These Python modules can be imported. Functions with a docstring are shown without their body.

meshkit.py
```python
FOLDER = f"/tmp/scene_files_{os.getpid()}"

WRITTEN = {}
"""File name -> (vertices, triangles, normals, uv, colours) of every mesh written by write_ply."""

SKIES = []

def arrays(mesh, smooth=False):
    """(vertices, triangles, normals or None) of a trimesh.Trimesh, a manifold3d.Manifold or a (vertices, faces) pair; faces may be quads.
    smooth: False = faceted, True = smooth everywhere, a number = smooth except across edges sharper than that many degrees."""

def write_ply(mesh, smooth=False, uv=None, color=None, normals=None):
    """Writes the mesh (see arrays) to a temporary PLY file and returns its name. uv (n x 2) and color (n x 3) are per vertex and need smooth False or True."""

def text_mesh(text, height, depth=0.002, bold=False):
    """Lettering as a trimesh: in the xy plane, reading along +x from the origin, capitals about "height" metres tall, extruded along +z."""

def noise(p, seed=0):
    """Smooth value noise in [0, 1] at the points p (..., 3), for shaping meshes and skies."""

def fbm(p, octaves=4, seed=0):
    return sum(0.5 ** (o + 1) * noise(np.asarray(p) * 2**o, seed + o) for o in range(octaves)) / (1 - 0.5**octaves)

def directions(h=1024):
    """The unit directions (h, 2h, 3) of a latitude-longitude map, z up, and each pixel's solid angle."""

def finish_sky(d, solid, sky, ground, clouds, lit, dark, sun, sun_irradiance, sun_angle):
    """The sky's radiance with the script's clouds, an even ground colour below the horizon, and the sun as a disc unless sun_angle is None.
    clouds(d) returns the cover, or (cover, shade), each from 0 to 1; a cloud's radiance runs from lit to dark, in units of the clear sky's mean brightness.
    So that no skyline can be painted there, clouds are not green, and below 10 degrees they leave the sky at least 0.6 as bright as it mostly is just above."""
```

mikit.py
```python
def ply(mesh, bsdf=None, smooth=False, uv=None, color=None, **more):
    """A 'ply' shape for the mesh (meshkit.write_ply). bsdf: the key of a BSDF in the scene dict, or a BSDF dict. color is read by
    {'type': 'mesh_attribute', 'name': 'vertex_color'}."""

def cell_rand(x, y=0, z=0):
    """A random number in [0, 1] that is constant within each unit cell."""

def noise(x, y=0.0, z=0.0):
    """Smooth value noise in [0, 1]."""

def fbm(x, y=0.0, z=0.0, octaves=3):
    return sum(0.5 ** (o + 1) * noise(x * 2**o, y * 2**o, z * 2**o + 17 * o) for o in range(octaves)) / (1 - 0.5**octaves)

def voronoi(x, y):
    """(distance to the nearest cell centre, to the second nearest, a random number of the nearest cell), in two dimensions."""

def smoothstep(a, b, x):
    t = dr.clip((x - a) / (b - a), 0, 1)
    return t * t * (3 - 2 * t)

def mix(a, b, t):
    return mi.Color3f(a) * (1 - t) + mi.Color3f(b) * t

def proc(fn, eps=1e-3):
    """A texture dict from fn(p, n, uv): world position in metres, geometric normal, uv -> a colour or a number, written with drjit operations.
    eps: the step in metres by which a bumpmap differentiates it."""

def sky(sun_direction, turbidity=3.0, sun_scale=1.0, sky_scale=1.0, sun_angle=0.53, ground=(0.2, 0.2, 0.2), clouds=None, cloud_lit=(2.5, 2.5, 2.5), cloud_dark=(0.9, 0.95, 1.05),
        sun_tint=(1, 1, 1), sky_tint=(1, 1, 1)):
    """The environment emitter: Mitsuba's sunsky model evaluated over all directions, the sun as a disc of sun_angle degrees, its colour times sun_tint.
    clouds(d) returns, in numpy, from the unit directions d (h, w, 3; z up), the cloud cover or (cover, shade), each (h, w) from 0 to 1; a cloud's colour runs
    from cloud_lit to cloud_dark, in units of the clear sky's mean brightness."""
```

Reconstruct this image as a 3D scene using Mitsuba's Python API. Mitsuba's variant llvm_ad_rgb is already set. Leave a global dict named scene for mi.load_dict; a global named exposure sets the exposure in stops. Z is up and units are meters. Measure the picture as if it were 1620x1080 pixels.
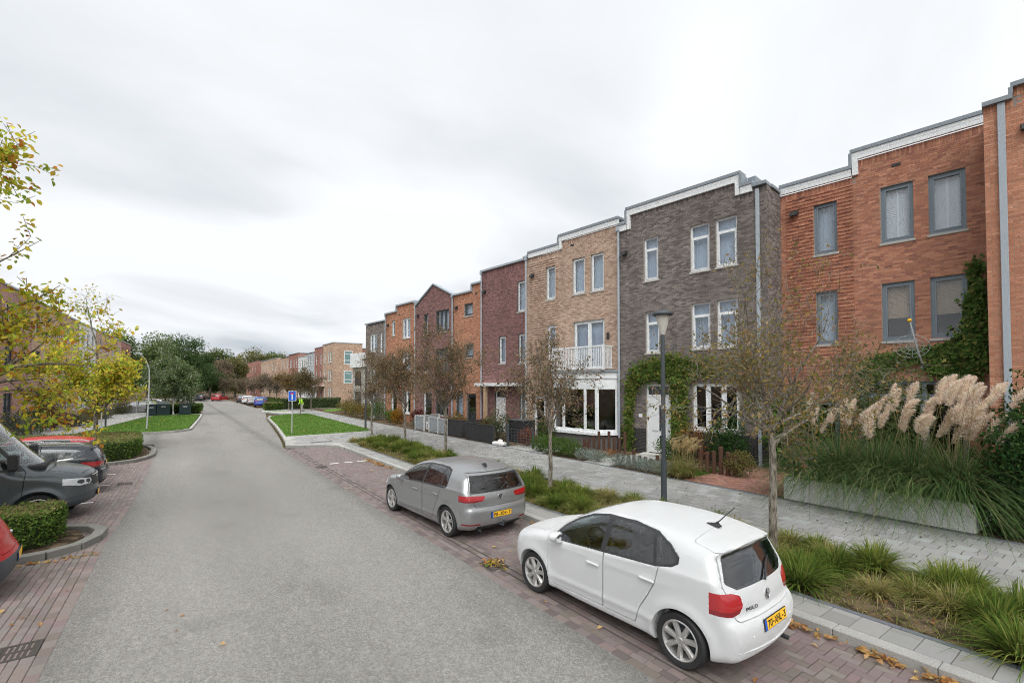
import math, random
import numpy as np, trimesh, shapely, manifold3d
import drjit as dr
import mitsuba as mi
import mikit, meshkit
from shapely.geometry import Polygon, box as sbox
T = mi.ScalarTransform4f
scene, labels = {}, {}

# ------------------------------------------------------------------ camera, sky, exposure
CAM = np.array([0.0, 0.0, 3.15])
YAW, PITCH = math.radians(35.5), math.atan(18 / 740)
FWD = np.array([math.sin(YAW) * math.cos(PITCH), math.cos(YAW) * math.cos(PITCH), math.sin(PITCH)])
scene['camera'] = dict(type='perspective', fov=2 * math.degrees(math.atan(810 / 740)), fov_axis='x', near_clip=0.1, far_clip=3000.0,
                       principal_point_offset_x=0.0, principal_point_offset_y=-52 / 1080,
                       to_world=T().look_at(origin=CAM.tolist(), target=(CAM + FWD).tolist(), up=[0, 0, 1]))
exposure = 2.87


def cloud_cover(d):
    h = d[..., :2] / (d[..., 2:3] + 0.22)
    q = np.stack([h[..., 0] * 0.8 + h[..., 1] * 0.3, h[..., 1] * 1.1 - h[..., 0] * 0.3, 0 * h[..., 0] + 3.1], -1)
    warp = meshkit.fbm(q * 0.8 + 2.0, 3, seed=3)[..., None] * [1.3, 0.9, 0]
    soft = meshkit.fbm(q * [0.75, 0.95, 1] + warp + 4.0, 6, seed=5)
    puff = meshkit.fbm(q * [1.6, 2.3, 1] + warp * 1.6 + 9.0, 6, seed=11)
    low = np.clip(1.0 - d[..., 2] / 0.60, 0, 1)
    shade = np.clip((0.62 * soft + 0.5 * puff - 0.44) * 3.2, 0, 1) * (0.20 + 0.80 * low) + 0.06 * low
    return np.ones_like(shade), np.clip(shade, 0, 1)


scene['sky'] = mikit.sky([-0.35, -0.55, 0.76], turbidity=3, sun_scale=0.3, sun_angle=50, clouds=cloud_cover, cloud_lit=(1.50, 1.53, 1.57), cloud_dark=(0.56, 0.66, 0.76), sun_tint=(0.76, 0.93, 1.18), ground=(0.2, 0.2, 0.19))

# ------------------------------------------------------------------ helpers
RNG = np.random.default_rng(7)
_used = {}


def numbered(key):
    n = _used.get(key, -1) + 1
    _used[key] = n
    return key if n == 0 else f'{key}_{n:03d}'


def vc(m=1.0):
    return {'type': 'mesh_attribute', 'name': 'vertex_color'}


def rgb(*c):
    return {'type': 'rgb', 'value': list(map(float, c))}


class MB:
    """Collects pieces into one mesh, with a colour per vertex."""

    def __init__(self):
        self.v, self.f, self.c, self.n = [], [], [], 0

    def add(self, v, f, c=(0.5, 0.5, 0.5)):
        v, f = np.asarray(v, float), np.asarray(f, int)
        if len(f) and f.shape[1] == 4:
            f = np.vstack([f[:, [0, 1, 2]], f[:, [0, 2, 3]]])
        self.v.append(v)
        self.f.append(f + self.n)
        self.c.append(np.broadcast_to(np.asarray(c, float), (len(v), 3)))
        self.n += len(v)
        return self

    def tm(self, m, c=(0.5, 0.5, 0.5)):
        return self.add(m.vertices, m.faces, c)

    def box(self, x0, x1, y0, y1, z0, z1, c=(0.5, 0.5, 0.5), ch=0.0):
        if ch > 0:
            v, f = chamfer_box(x0, x1, y0, y1, z0, z1, ch)
            return self.add(v, f, c)
        v = np.array([[x, y, z] for x in (x0, x1) for y in (y0, y1) for z in (z0, z1)], float)
        return self.add(v, BOXF, c)

    def tube(self, pts, radii, sides=6, c=(0.5, 0.5, 0.5), cap=True):
        v, f = tube_mesh(pts, radii, sides, cap)
        return self.add(v, f, c)

    def arrays(self):
        return np.vstack(self.v), np.vstack(self.f), np.vstack(self.c)


BOXF = np.array([[0, 1, 3], [0, 3, 2], [4, 6, 7], [4, 7, 5], [0, 4, 5], [0, 5, 1], [2, 3, 7], [2, 7, 6], [0, 2, 6], [0, 6, 4], [1, 5, 7], [1, 7, 3]])


def chamfer_box(x0, x1, y0, y1, z0, z1, ch):
    p = []
    for x, sx in ((x0, 1), (x1, -1)):
        for y, sy in ((y0, 1), (y1, -1)):
            for z, sz in ((z0, 1), (z1, -1)):
                p += [[x + sx * ch, y + sy * ch, z], [x + sx * ch, y, z + sz * ch], [x, y + sy * ch, z + sz * ch]]
    h = trimesh.convex.convex_hull(np.array(p))
    return np.array(h.vertices), np.array(h.faces)


def tube_mesh(pts, radii, sides=6, cap=True):
    p = np.asarray(pts, float)
    r = np.broadcast_to(np.asarray(radii, float), (len(p),))
    t = np.gradient(p, axis=0)
    t /= np.linalg.norm(t, axis=1, keepdims=True) + 1e-12
    ref = np.array([0, 0, 1.0]) if abs(t[0][2]) < 0.9 else np.array([1.0, 0, 0])
    a = np.cross(t, ref)
    a /= np.linalg.norm(a, axis=1, keepdims=True) + 1e-12
    b, ang = np.cross(t, a), np.arange(sides) * 2 * np.pi / sides
    v = p[:, None] + r[:, None, None] * (np.cos(ang)[None, :, None] * a[:, None] + np.sin(ang)[None, :, None] * b[:, None])
    i, j = np.meshgrid(np.arange(len(p) - 1), np.arange(sides), indexing='ij')
    q = np.stack([i * sides + j, i * sides + (j + 1) % sides, (i + 1) * sides + (j + 1) % sides, (i + 1) * sides + j], -1).reshape(-1, 4)
    f = np.vstack([q[:, [0, 2, 1]], q[:, [0, 3, 2]]])
    v = v.reshape(-1, 3)
    if cap:
        n = len(v)
        v = np.vstack([v, p[:1], p[-1:]])
        k = np.arange(sides)
        f = np.vstack([f, np.stack([k, (k + 1) % sides, k * 0 + n], 1), np.stack([n - sides + (k + 1) % sides, n - sides + k, k * 0 + n + 1], 1)])
    return v, f


def rod_batch(mb, a, b, r, c, sides=4):
    """Many straight tapered rods at once: a, b (n,3), r (n,2), c (n,3)."""
    a, b, r = np.asarray(a, float), np.asarray(b, float), np.asarray(r, float)
    n = len(a)
    if n == 0:
        return
    t = b - a
    t /= np.linalg.norm(t, axis=1, keepdims=True) + 1e-9
    ref = np.where(np.abs(t[:, 2:]) < 0.9, [[0, 0, 1.0]], [[1.0, 0, 0]])
    u = np.cross(t, ref)
    u /= np.linalg.norm(u, axis=1, keepdims=True) + 1e-9
    w = np.cross(t, u)
    ang = np.arange(sides) * 2 * np.pi / sides
    ring = np.cos(ang)[None, :, None] * u[:, None] + np.sin(ang)[None, :, None] * w[:, None]
    v = np.concatenate([a[:, None] + ring * r[:, :1, None], b[:, None] + ring * r[:, 1:, None]], 1)
    k = np.arange(sides)
    f0 = np.vstack([np.stack([k, (k + 1) % sides + sides, (k + 1) % sides], 1), np.stack([k, k + sides, (k + 1) % sides + sides], 1)])
    f = (f0[None] + (np.arange(n) * 2 * sides)[:, None, None]).reshape(-1, 3)
    mb.add(v.reshape(-1, 3), f, np.repeat(np.broadcast_to(c, (n, 3)), 2 * sides, 0))


def put(key, mesh, bsdf, M=None, smooth=False, **more):
    """One shape entry of the scene from an MB, a trimesh, or (v, f)."""
    color = None
    if isinstance(mesh, MB):
        v, f, color = mesh.arrays()
        if not bsdf.startswith('v_'):
            color = None
    elif isinstance(mesh, tuple):
        v, f = np.asarray(mesh[0], float), np.asarray(mesh[1], int)
    elif hasattr(mesh, 'to_mesh'):
        m = mesh.to_mesh()
        v, f = np.array(m.vert_properties[:, :3], float), np.array(m.tri_verts)
    else:
        v, f = np.array(mesh.vertices), np.array(mesh.faces)
    if M is not None:
        v = v @ M[:3, :3].T + M[:3, 3]
    if color is not None and smooth not in (False, True):
        smooth = False
    scene[key] = mikit.ply((v, f), 'mat_' + bsdf, smooth=smooth, color=color, **more)
    return key


def describe(key, label, cat, group=None, kind=None):
    e = {'label': label}
    if cat:
        e['category'] = cat
    if group:
        e['group'] = group
    if kind:
        e['kind'] = kind
    labels[key] = e
    return key


def thing(name, label, cat, group=None, kind=None):
    return describe(numbered(name), label, cat, group, kind)


def structure(name, mesh, bsdf, label=None, M=None, smooth=False):
    k = numbered(name)
    put(k, mesh, bsdf, M, smooth)
    labels[k] = {'kind': 'structure', **({'label': label} if label else {})}
    return k


def part(parent, name, mesh, bsdf, M=None, smooth=False, label=None, kind=None):
    k = numbered(f'{parent}__{name}')
    put(k, mesh, bsdf, M, smooth)
    if label or kind:
        labels[k] = {**({'label': label} if label else {}), **({'kind': kind} if kind else {})}
    return k


def frame(o, x, y, z=(0, 0, 1)):
    M = np.eye(4)
    M[:3, 0], M[:3, 1], M[:3, 2], M[:3, 3] = x, y, z, o
    return M


def place(x, y, z=0.0, deg=0.0, s=1.0):
    a = math.radians(deg)
    M = np.eye(4)
    M[:3, :3] = np.array([[math.cos(a), -math.sin(a), 0], [math.sin(a), math.cos(a), 0], [0, 0, 1]]) * s
    M[:3, 3] = x, y, z
    return M


def tf(M):
    return T(np.asarray(M, float).tolist())


def group_of(mesh, bsdf, smooth=False):
    """A shape group: its copies are 'instance' entries under keys of their own."""
    k = numbered('shape_group')
    put(k, mesh, bsdf, None, smooth)
    scene[k] = {'type': 'shapegroup', 'shape': scene[k]}
    return k


def inst(key, group, M):
    scene[key] = {'type': 'instance', 'shapegroup': {'type': 'ref', 'id': group}, 'to_world': tf(M)}
    return key


def copy_shape(key, src, M):
    d = dict(scene[src])
    d['to_world'] = tf(M)
    scene[key] = d
    return key


# ------------------------------------------------------------------ materials
def two(d):
    return {'type': 'twosided', 'bsdf': d}


def pr(color, rough=0.7, spec=0.4, **k):
    return two({'type': 'principled', 'base_color': color, 'roughness': rough, 'specular': spec, **k})


F, NZ, FBM, SS, MIX = mi.Float, mikit.noise, mikit.fbm, mikit.smoothstep, mikit.mix


def asphalt_fn(p, n, uv):
    g = mikit.voronoi(p.x * 95, p.y * 95)
    g2 = mikit.voronoi(p.x * 34 + 5, p.y * 34)
    big = FBM(p.x * 0.35, p.y * 0.22, 0.0, 3)
    stain = FBM(p.x * 1.6 + 20, p.y * 0.5, 2.0, 3)
    far = SS(14.0, 40.0, dr.sqrt(p.x * p.x + p.y * p.y))
    stone = 0.62 + 0.85 * g[2] * g[2] - 0.35 * SS(0.25, 0.75, g[0])
    g3 = mikit.cell_rand(dr.floor(p.x * 14), dr.floor(p.y * 9), 5)
    stone2 = 0.70 + 0.62 * g2[2] * g2[2] + 0.16 * g3
    t = (0.55 * dr.lerp(stone, F(0.83), far) + 0.45 * dr.lerp(stone2, F(0.98), SS(40.0, 75.0, far * 0 + dr.sqrt(p.x * p.x + p.y * p.y)))) * (0.86 + 0.14 * big + 0.10 * (stain - 0.5))
    wob = 0.5 * FBM(p.x * 0.9, p.y * 0.9, 4.0, 3)
    seam = dr.minimum(dr.abs(p.y - 33.2 - wob - 0.05 * p.x), dr.abs(p.y - 41.5 - 2 * wob + 0.2 * p.x))
    crack = dr.minimum(dr.abs(p.x - 1.62 - 0.25 * FBM(p.x * 2, p.y * 1.1, 7.0, 3) - 0.3 * NZ(p.y * 0.2)), dr.abs(p.y - 22.5 - 1.2 * FBM(p.x * 1.5, 3.0, 1.0, 3)))
    t = t * (1 - 0.38 * (1 - SS(0.015, 0.05, seam))) * (1 - 0.14 * (1 - SS(0.004, 0.012, crack)) * SS(0.45, 0.6, NZ(p.x * 0.8, p.y * 0.5)))
    oil = SS(0.66, 0.74, FBM(p.x * 1.1 + 31, p.y * 0.8, 3.0, 3))
    t = t * (1 - 0.12 * oil)
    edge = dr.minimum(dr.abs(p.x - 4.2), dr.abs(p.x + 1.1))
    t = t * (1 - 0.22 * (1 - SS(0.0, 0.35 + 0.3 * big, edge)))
    wheel = dr.exp(-dr.square((p.x - 0.25) / 0.5)) + dr.exp(-dr.square((p.x - 2.6) / 0.55))
    t = t * (1.0 + 0.07 * wheel)
    return mi.Color3f(0.270, 0.257, 0.241) * t


def asphalt_bump(p, n, uv):
    g = mikit.voronoi(p.x * 95, p.y * 95)
    return 0.0035 * (1 - g[0])


def lawn_fn(p, n, uv):
    b = FBM(p.x * 0.5, p.y * 0.5, 1.0, 4)
    s = FBM(p.x * 7, p.y * 7, 3.0, 3)
    c = MIX((0.06, 0.13, 0.022), (0.115, 0.19, 0.04), SS(0.3, 0.7, s))
    return c * (0.75 + 0.5 * b)


def soil_fn(p, n, uv):
    s = FBM(p.x * 9, p.y * 9, 5.0, 4)
    return MIX((0.045, 0.032, 0.022), (0.13, 0.095, 0.06), SS(0.35, 0.7, s))


def farbrick(ca, cb, cm):
    def fn(p, n, uv):
        ux, uy = p.x + p.y, p.z
        row = dr.floor(uy / 0.075)
        x = ux / 0.23 + 0.5 * (row - 2 * dr.floor(row / 2))
        r = mikit.cell_rand(dr.floor(x), row, 3)
        c = MIX(ca, cb, r)
        fx, fy = x - dr.floor(x), uy / 0.075 - row
        m = dr.maximum(SS(0.92, 0.97, fx), SS(0.80, 0.9, fy))
        return (c * (1 - m) + mi.Color3f(cm) * m) * (0.8 + 0.4 * FBM(ux * 0.6, uy * 0.6, 1.0, 3))
    return fn


def bark_fn(p, n, uv):
    s = FBM(p.x * 40, p.y * 40, p.z * 9, 3)
    return MIX((0.10, 0.085, 0.065), (0.27, 0.24, 0.20), SS(0.3, 0.7, s))


def birch_fn(p, n, uv):
    s = FBM(p.x * 6, p.y * 6, p.z * 5, 3)
    return MIX((0.72, 0.70, 0.65), (0.12, 0.11, 0.1), SS(0.62, 0.7, s))


def concrete_fn(p, n, uv):
    s = FBM(p.x * 1.3, p.y * 1.3, p.z * 1.3, 4)
    g = NZ(p.x * 160, p.y * 160, p.z * 160)
    return mi.Color3f(0.345, 0.338, 0.322) * (0.66 + 0.5 * s) * (0.75 + 0.5 * g)


def render_fn(p, n, uv):
    s = FBM(p.x * 2.2, p.y * 2.2, p.z * 1.2, 4)
    drip = FBM(p.x * 5, p.y * 5, p.z * 0.7, 3)
    return mi.Color3f(0.83, 0.825, 0.81) * (0.84 + 0.24 * s) * (1 - 0.22 * SS(0.55, 0.8, drip))


class _Mats(dict):
    def __setitem__(self, k, v):
        scene['mat_' + k] = v


B = _Mats()
B['v_matte'] = pr(vc(), 0.85, 0.25)
B['v_paver'] = pr(vc(), 0.7, 0.35)
B['v_brick'] = pr(vc(), 0.82, 0.3)
B['v_satin'] = pr(vc(), 0.45, 0.5)
B['v_leaf'] = {'type': 'principledthin', 'base_color': vc(), 'roughness': 0.5, 'diff_trans': 0.9, 'spec_trans': 0.0, 'eta': 1.4}
B['v_straw'] = {'type': 'principledthin', 'base_color': vc(), 'roughness': 0.7, 'diff_trans': 1.0, 'spec_trans': 0.0, 'eta': 1.3}
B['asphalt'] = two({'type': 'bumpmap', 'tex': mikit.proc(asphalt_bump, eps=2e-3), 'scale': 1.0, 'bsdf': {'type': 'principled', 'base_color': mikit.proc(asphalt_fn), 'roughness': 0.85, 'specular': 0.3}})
B['lawn'] = pr(mikit.proc(lawn_fn), 0.95, 0.1)
B['soil'] = pr(mikit.proc(soil_fn), 0.95, 0.1)
B['bark'] = pr(mikit.proc(bark_fn), 0.9, 0.2)
B['birch_bark'] = pr(mikit.proc(birch_fn), 0.8, 0.3)
B['concrete'] = pr(mikit.proc(concrete_fn), 0.85, 0.25)
B['white_render'] = pr(mikit.proc(render_fn), 0.85, 0.25)
B['cast_iron'] = pr(rgb(0.055, 0.048, 0.042), 0.7, 0.4)
B['mortar'] = pr(rgb(0.30, 0.27, 0.24), 0.95, 0.1)
B['mortar_dark'] = pr(rgb(0.13, 0.12, 0.115), 0.95, 0.1)
B['joint'] = pr(rgb(0.075, 0.068, 0.06), 0.95, 0.1)
B['white_paint'] = pr(rgb(0.74, 0.75, 0.76), 0.35, 0.5)
B['marking'] = pr(rgb(0.68, 0.68, 0.66), 0.7, 0.3)
B['zinc'] = pr(rgb(0.23, 0.26, 0.29), 0.45, 0.5)
B['zinc_light'] = pr(rgb(0.36, 0.40, 0.44), 0.4, 0.5)
B['grey_frame'] = pr(rgb(0.17, 0.205, 0.24), 0.38, 0.5)
B['dark_frame'] = pr(rgb(0.055, 0.06, 0.065), 0.4, 0.5)
B['sill_stone'] = pr(rgb(0.42, 0.40, 0.37), 0.8, 0.3)
B['inside'] = pr(rgb(0.10, 0.095, 0.09), 0.9, 0.2)
B['roof_felt'] = pr(rgb(0.08, 0.08, 0.082), 0.9, 0.2)
B['curtain'] = pr(rgb(0.50, 0.57, 0.65), 0.9, 0.1)
B['shutter_white'] = pr(rgb(0.78, 0.79, 0.80), 0.5, 0.4)
B['wood_blind'] = pr(rgb(0.46, 0.33, 0.21), 0.6, 0.4)
B['pane'] = {'type': 'thindielectric', 'int_ior': 1.62, 'specular_transmittance': rgb(0.78, 0.82, 0.86)}
B['far_glass'] = pr(rgb(0.04, 0.05, 0.06), 0.08, 1.0)
B['far_red'] = pr(mikit.proc(farbrick((0.27, 0.11, 0.085), (0.36, 0.155, 0.115), (0.34, 0.28, 0.25))), 0.85, 0.2)
B['far_pink'] = pr(mikit.proc(farbrick((0.40, 0.22, 0.185), (0.30, 0.145, 0.13), (0.42, 0.36, 0.32))), 0.85, 0.2)
B['far_tan'] = pr(mikit.proc(farbrick((0.52, 0.36, 0.25), (0.36, 0.21, 0.145), (0.46, 0.40, 0.34))), 0.85, 0.2)
B['far_grey'] = pr(rgb(0.42, 0.43, 0.44), 0.85, 0.2)
B['far_white'] = pr(rgb(0.66, 0.66, 0.65), 0.85, 0.2)
B['slate'] = pr(rgb(0.06, 0.062, 0.075), 0.7, 0.4)
B['green_glass'] = pr(rgb(0.13, 0.24, 0.23), 0.1, 1.0)
B['black_rubber'] = pr(rgb(0.022, 0.022, 0.023), 0.65, 0.4)
B['black_plastic'] = pr(rgb(0.03, 0.031, 0.033), 0.5, 0.4)
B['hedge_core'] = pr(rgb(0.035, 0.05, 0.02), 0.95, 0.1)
B['concrete_old'] = pr(rgb(0.19, 0.185, 0.17), 0.9, 0.2)
B['steel_dark'] = pr(rgb(0.058, 0.068, 0.078), 0.45, 0.5)
B['steel_galv'] = pr(rgb(0.45, 0.46, 0.46), 0.45, 0.5)
# ------------------------------------------------------------------ ground, road, pavements
def sheet(poly, z, res=None):
    v, f = trimesh.creation.triangulate_polygon(poly, engine='earcut')
    return np.column_stack([v, np.full(len(v), z)]), f


def slab(poly, z0, z1):
    m = trimesh.creation.extrude_polygon(poly, z1 - z0, engine='earcut')
    m.apply_translation([0, 0, z0])
    return m


RZ = 0.12                                                            # raised pavements stand this high above the road
structure('ground', sheet(sbox(-900, -300, 900, 1500), -0.08), 'soil', 'bare earth under the whole neighbourhood')
def left_edge(y):
    return float(np.interp(y, [3, 12, 16, 27, 31], [-1.2, -1.14, -0.95, -0.78, -0.95]))


road_poly = Polygon([(-1.26, -14), (4.25, -14), (4.25, 24.5), (5.0, 31), (6.9, 50), (9.0, 66), (16, 68.5), (40, 69.5), (40, 73.2), (12, 72.2), (8.9, 74.0), (9.1, 100), (8.4, 140), (-4, 142), (2.8, 104), (2.2, 60), (0.75, 40.2), (-0.8, 38.7), (-40, 38.7), (-40, 33.4), (-3, 33.4), (-1.0, 31.5), (-0.83, 27), (-1.0, 16), (-1.19, 12), (-1.25, 3)])
structure('road', sheet(road_poly, -0.004), 'asphalt', 'light grey chip-seal asphalt road running into the distance')


def cam_dist(x, y, z=0.0):
    return np.sqrt((x - CAM[0]) ** 2 + (y - CAM[1]) ** 2 + (z - CAM[2]) ** 2)


def in_view(x, y, m=0.06):
    """Whether a ground point stands inside the photograph's frame (only to choose which pieces become parts)."""
    xc, zc = x * math.cos(YAW) - y * math.sin(YAW), x * math.sin(YAW) + y * math.cos(YAW)
    return zc > 2 and abs(xc / zc) < 1.095 + m and 3.15 / zc < 0.64 + m


def lay(holder, piece, rects, z, colour, bsdf='v_paver', gap=0.006, h=0.05, most=300, ch=0.006, jitter=0.0015, hidden=()):
    """Pavers: the most visible ones as parts of their own, the rest as one part. rects: (x0, x1, y0, y1)."""
    R = np.array(rects, float)
    cx, cy = (R[:, 0] + R[:, 1]) / 2, (R[:, 2] + R[:, 3]) / 2
    d = cam_dist(cx, cy)
    vis = np.array([in_view(a, b) and not any(x0 < a < x1 and y0 < b < y1 for x0, x1, y0, y1 in hidden) for a, b in zip(cx, cy)])
    order = np.argsort(np.where(vis, d, d + 1e3))
    tones = [colour() for _ in range(10)]
    unit, rest = {}, MB()
    for rank, i in enumerate(order):
        x0, x1, y0, y1 = R[i]
        L, Wd = x1 - x0 - gap, y1 - y0 - gap
        dz = float(RNG.uniform(-jitter, jitter))
        k = int(RNG.integers(10))
        if rank < most and vis[i]:
            u = (round(L, 3), round(Wd, 3), k)
            key = numbered(f'{holder}__{piece}')
            if u not in unit:
                m = MB().box(-L / 2, L / 2, -Wd / 2, Wd / 2, -h, 0, tones[k], ch=ch)
                unit[u] = group_of(m, bsdf)
            M = place(cx[i], cy[i], z + dz, float(RNG.normal(0, 0.25)))
            inst(key, unit[u], M)
        else:
            v = np.array([[x, y, zz] for x in (-L / 2, L / 2) for y in (-Wd / 2, Wd / 2) for zz in (-h, 0)]) + [cx[i], cy[i], z + dz]
            rest.add(v, BOXF[[2, 3, 4, 5, 6, 7, 0, 1, 10, 11]], tones[k])
    if rest.n:
        part(holder, 'far_' + piece, rest, bsdf, kind='stuff')


def tone(base, var=0.12, warm=0.04):
    def f():
        g = RNG.normal(1, var)
        return np.clip(np.array(base) * g * (1 + RNG.normal(0, warm, 3)), 0.02, 0.9)
    return f


PAV = tone((0.188, 0.152, 0.144), 0.12, 0.03)
GREYTILE = tone((0.275, 0.270, 0.262), 0.09, 0.012)
# right-hand parking strip: gutter courses along the asphalt, then herringbone blocks
pr_k = structure('parking_strip', slab(sbox(4.2, -6, 6.7, 25.6), -0.06, -0.012), 'joint', 'strip of reddish brown paving blocks where cars park along the right kerb')
rects = []
x = 4.205
for wd, ln in ((0.135, 0.21), (0.105, 0.21), (0.105, 0.21), (0.03, 0), (0.105, 0.21), (0.03, 0), (0.105, 0.21), (0.105, 0.21)):
    if ln:
        y = -4 + RNG.uniform(0, 0.2)
        while y < 25.4:
            rects.append((x, x + wd, y, y + ln))
            y += ln
    x += wd
lay(pr_k, 'gutter_brick', rects, 0.002, PAV, most=300, hidden=[(4.55, 6.6, 2.2, 6.5), (4.55, 6.6, 7.9, 12.3)])
rects, a = [], 0.105
hx0, hx1 = x, 6.69
for i in range(-60, 320):
    for j in range(-60, 320):
        # 90 degree herringbone on a grid of half-bricks
        k = (i - j) % 4
        px, py = hx0 + i * a, -4 + j * a
        if k == 0:
            r = (px, px + 2 * a, py, py + a)
        elif k == 3:
            r = (px, px + a, py, py + 2 * a)
        else:
            continue
        if r[1] <= hx0 or r[0] >= hx1 or r[3] > 25.6 or r[2] < -4:
            continue
        rects.append((max(r[0], hx0), min(r[1], hx1), r[2], r[3]))
rects = [r for r in rects if r[1] - r[0] > 0.03]
lay(pr_k, 'paving_block', rects, 0.0, PAV, most=300, hidden=[(4.6, 6.9, 2.4, 6.6), (4.6, 6.9, 8.2, 12.5)])
for xx in (5.2, 5.75, 6.3):                                         # painted dashes of the bay
    part(pr_k, 'bay_mark', MB().box(xx - 0.17, xx + 0.17, 19.63, 19.75, 0.0, 0.006), 'marking')

# left-hand parking area
pl_poly = Polygon([(-1.2, -8), (-1.14, 12), (-0.95, 16), (-0.78, 27), (-0.95, 31), (-9.5, 31), (-9.5, -8)])
pl_k = structure('parking_area', slab(pl_poly, -0.06, -0.012), 'joint', 'area of brown paving blocks with parking bays on the left of the road')
rects = []
for k, wd in enumerate((0.14, 0.13, 0.1, 0.1, 0.1, 0.1, 0.1, 0.1)):
    x0 = 0.0 - sum((0.14, 0.13, 0.1, 0.1, 0.1, 0.1, 0.1, 0.1)[:k])
    y = 3 + RNG.uniform(0, 0.2)
    while y < 30:
        rects.append((left_edge(y) + x0 - wd, left_edge(y) + x0, y, y + 0.21))
        y += 0.21
lay(pl_k, 'gutter_brick', rects, 0.002, PAV, most=300)
rects = []
for j in range(122):
    y = 5.4 + j * 0.21
    for i in range(60):
        x1 = left_edge(y) - 0.875 - i * 0.105
        rects.append((x1 - 0.105, x1, y + (i % 2) * 0.105, y + (i % 2) * 0.105 + 0.21))
lay(pl_k, 'paving_block', rects, 0.0, PAV, most=300, hidden=[(-9, -1.6, 14.5, 31)])
for (xa, ya) in ((-2.05, 16.95), (-1.95, 19.6), (-2.0, 21.9), (-2.75, 21.7)):
    part(pl_k, 'bay_mark', MB().box(xa - 0.22, xa + 0.22, ya - 0.05, ya + 0.05, 0.0, 0.006), 'marking')

# right kerb, slab strip, planting bed, edgings, pavement
kerb_k = structure('kerb', slab(sbox(6.71, -6, 6.90, 24.0), -0.05, RZ - 0.02), 'joint', 'grey concrete kerb along the right parking strip')
for i in range(29):
    y0 = -4.5 + i * 1.0
    if y0 + 1 > 24.0:
        break
    part(kerb_k, 'kerb_stone', MB().box(6.70, 6.90, y0 + 0.003, y0 + 0.997, -0.04, RZ, ch=0.009), 'concrete')
strip_k = structure('slab_strip', slab(sbox(6.9, -6, 7.36, 25.5), -0.05, RZ - 0.02), 'joint', 'narrow strip of grey concrete slabs between kerb and planting bed')
rects = []
y = -4.0
while y < 25.3:
    off = 0.0
    rects += [(6.905, 7.235, y, y + 0.32), (7.235, 7.36, y, y + 0.32)]
    y += 0.32
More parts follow.
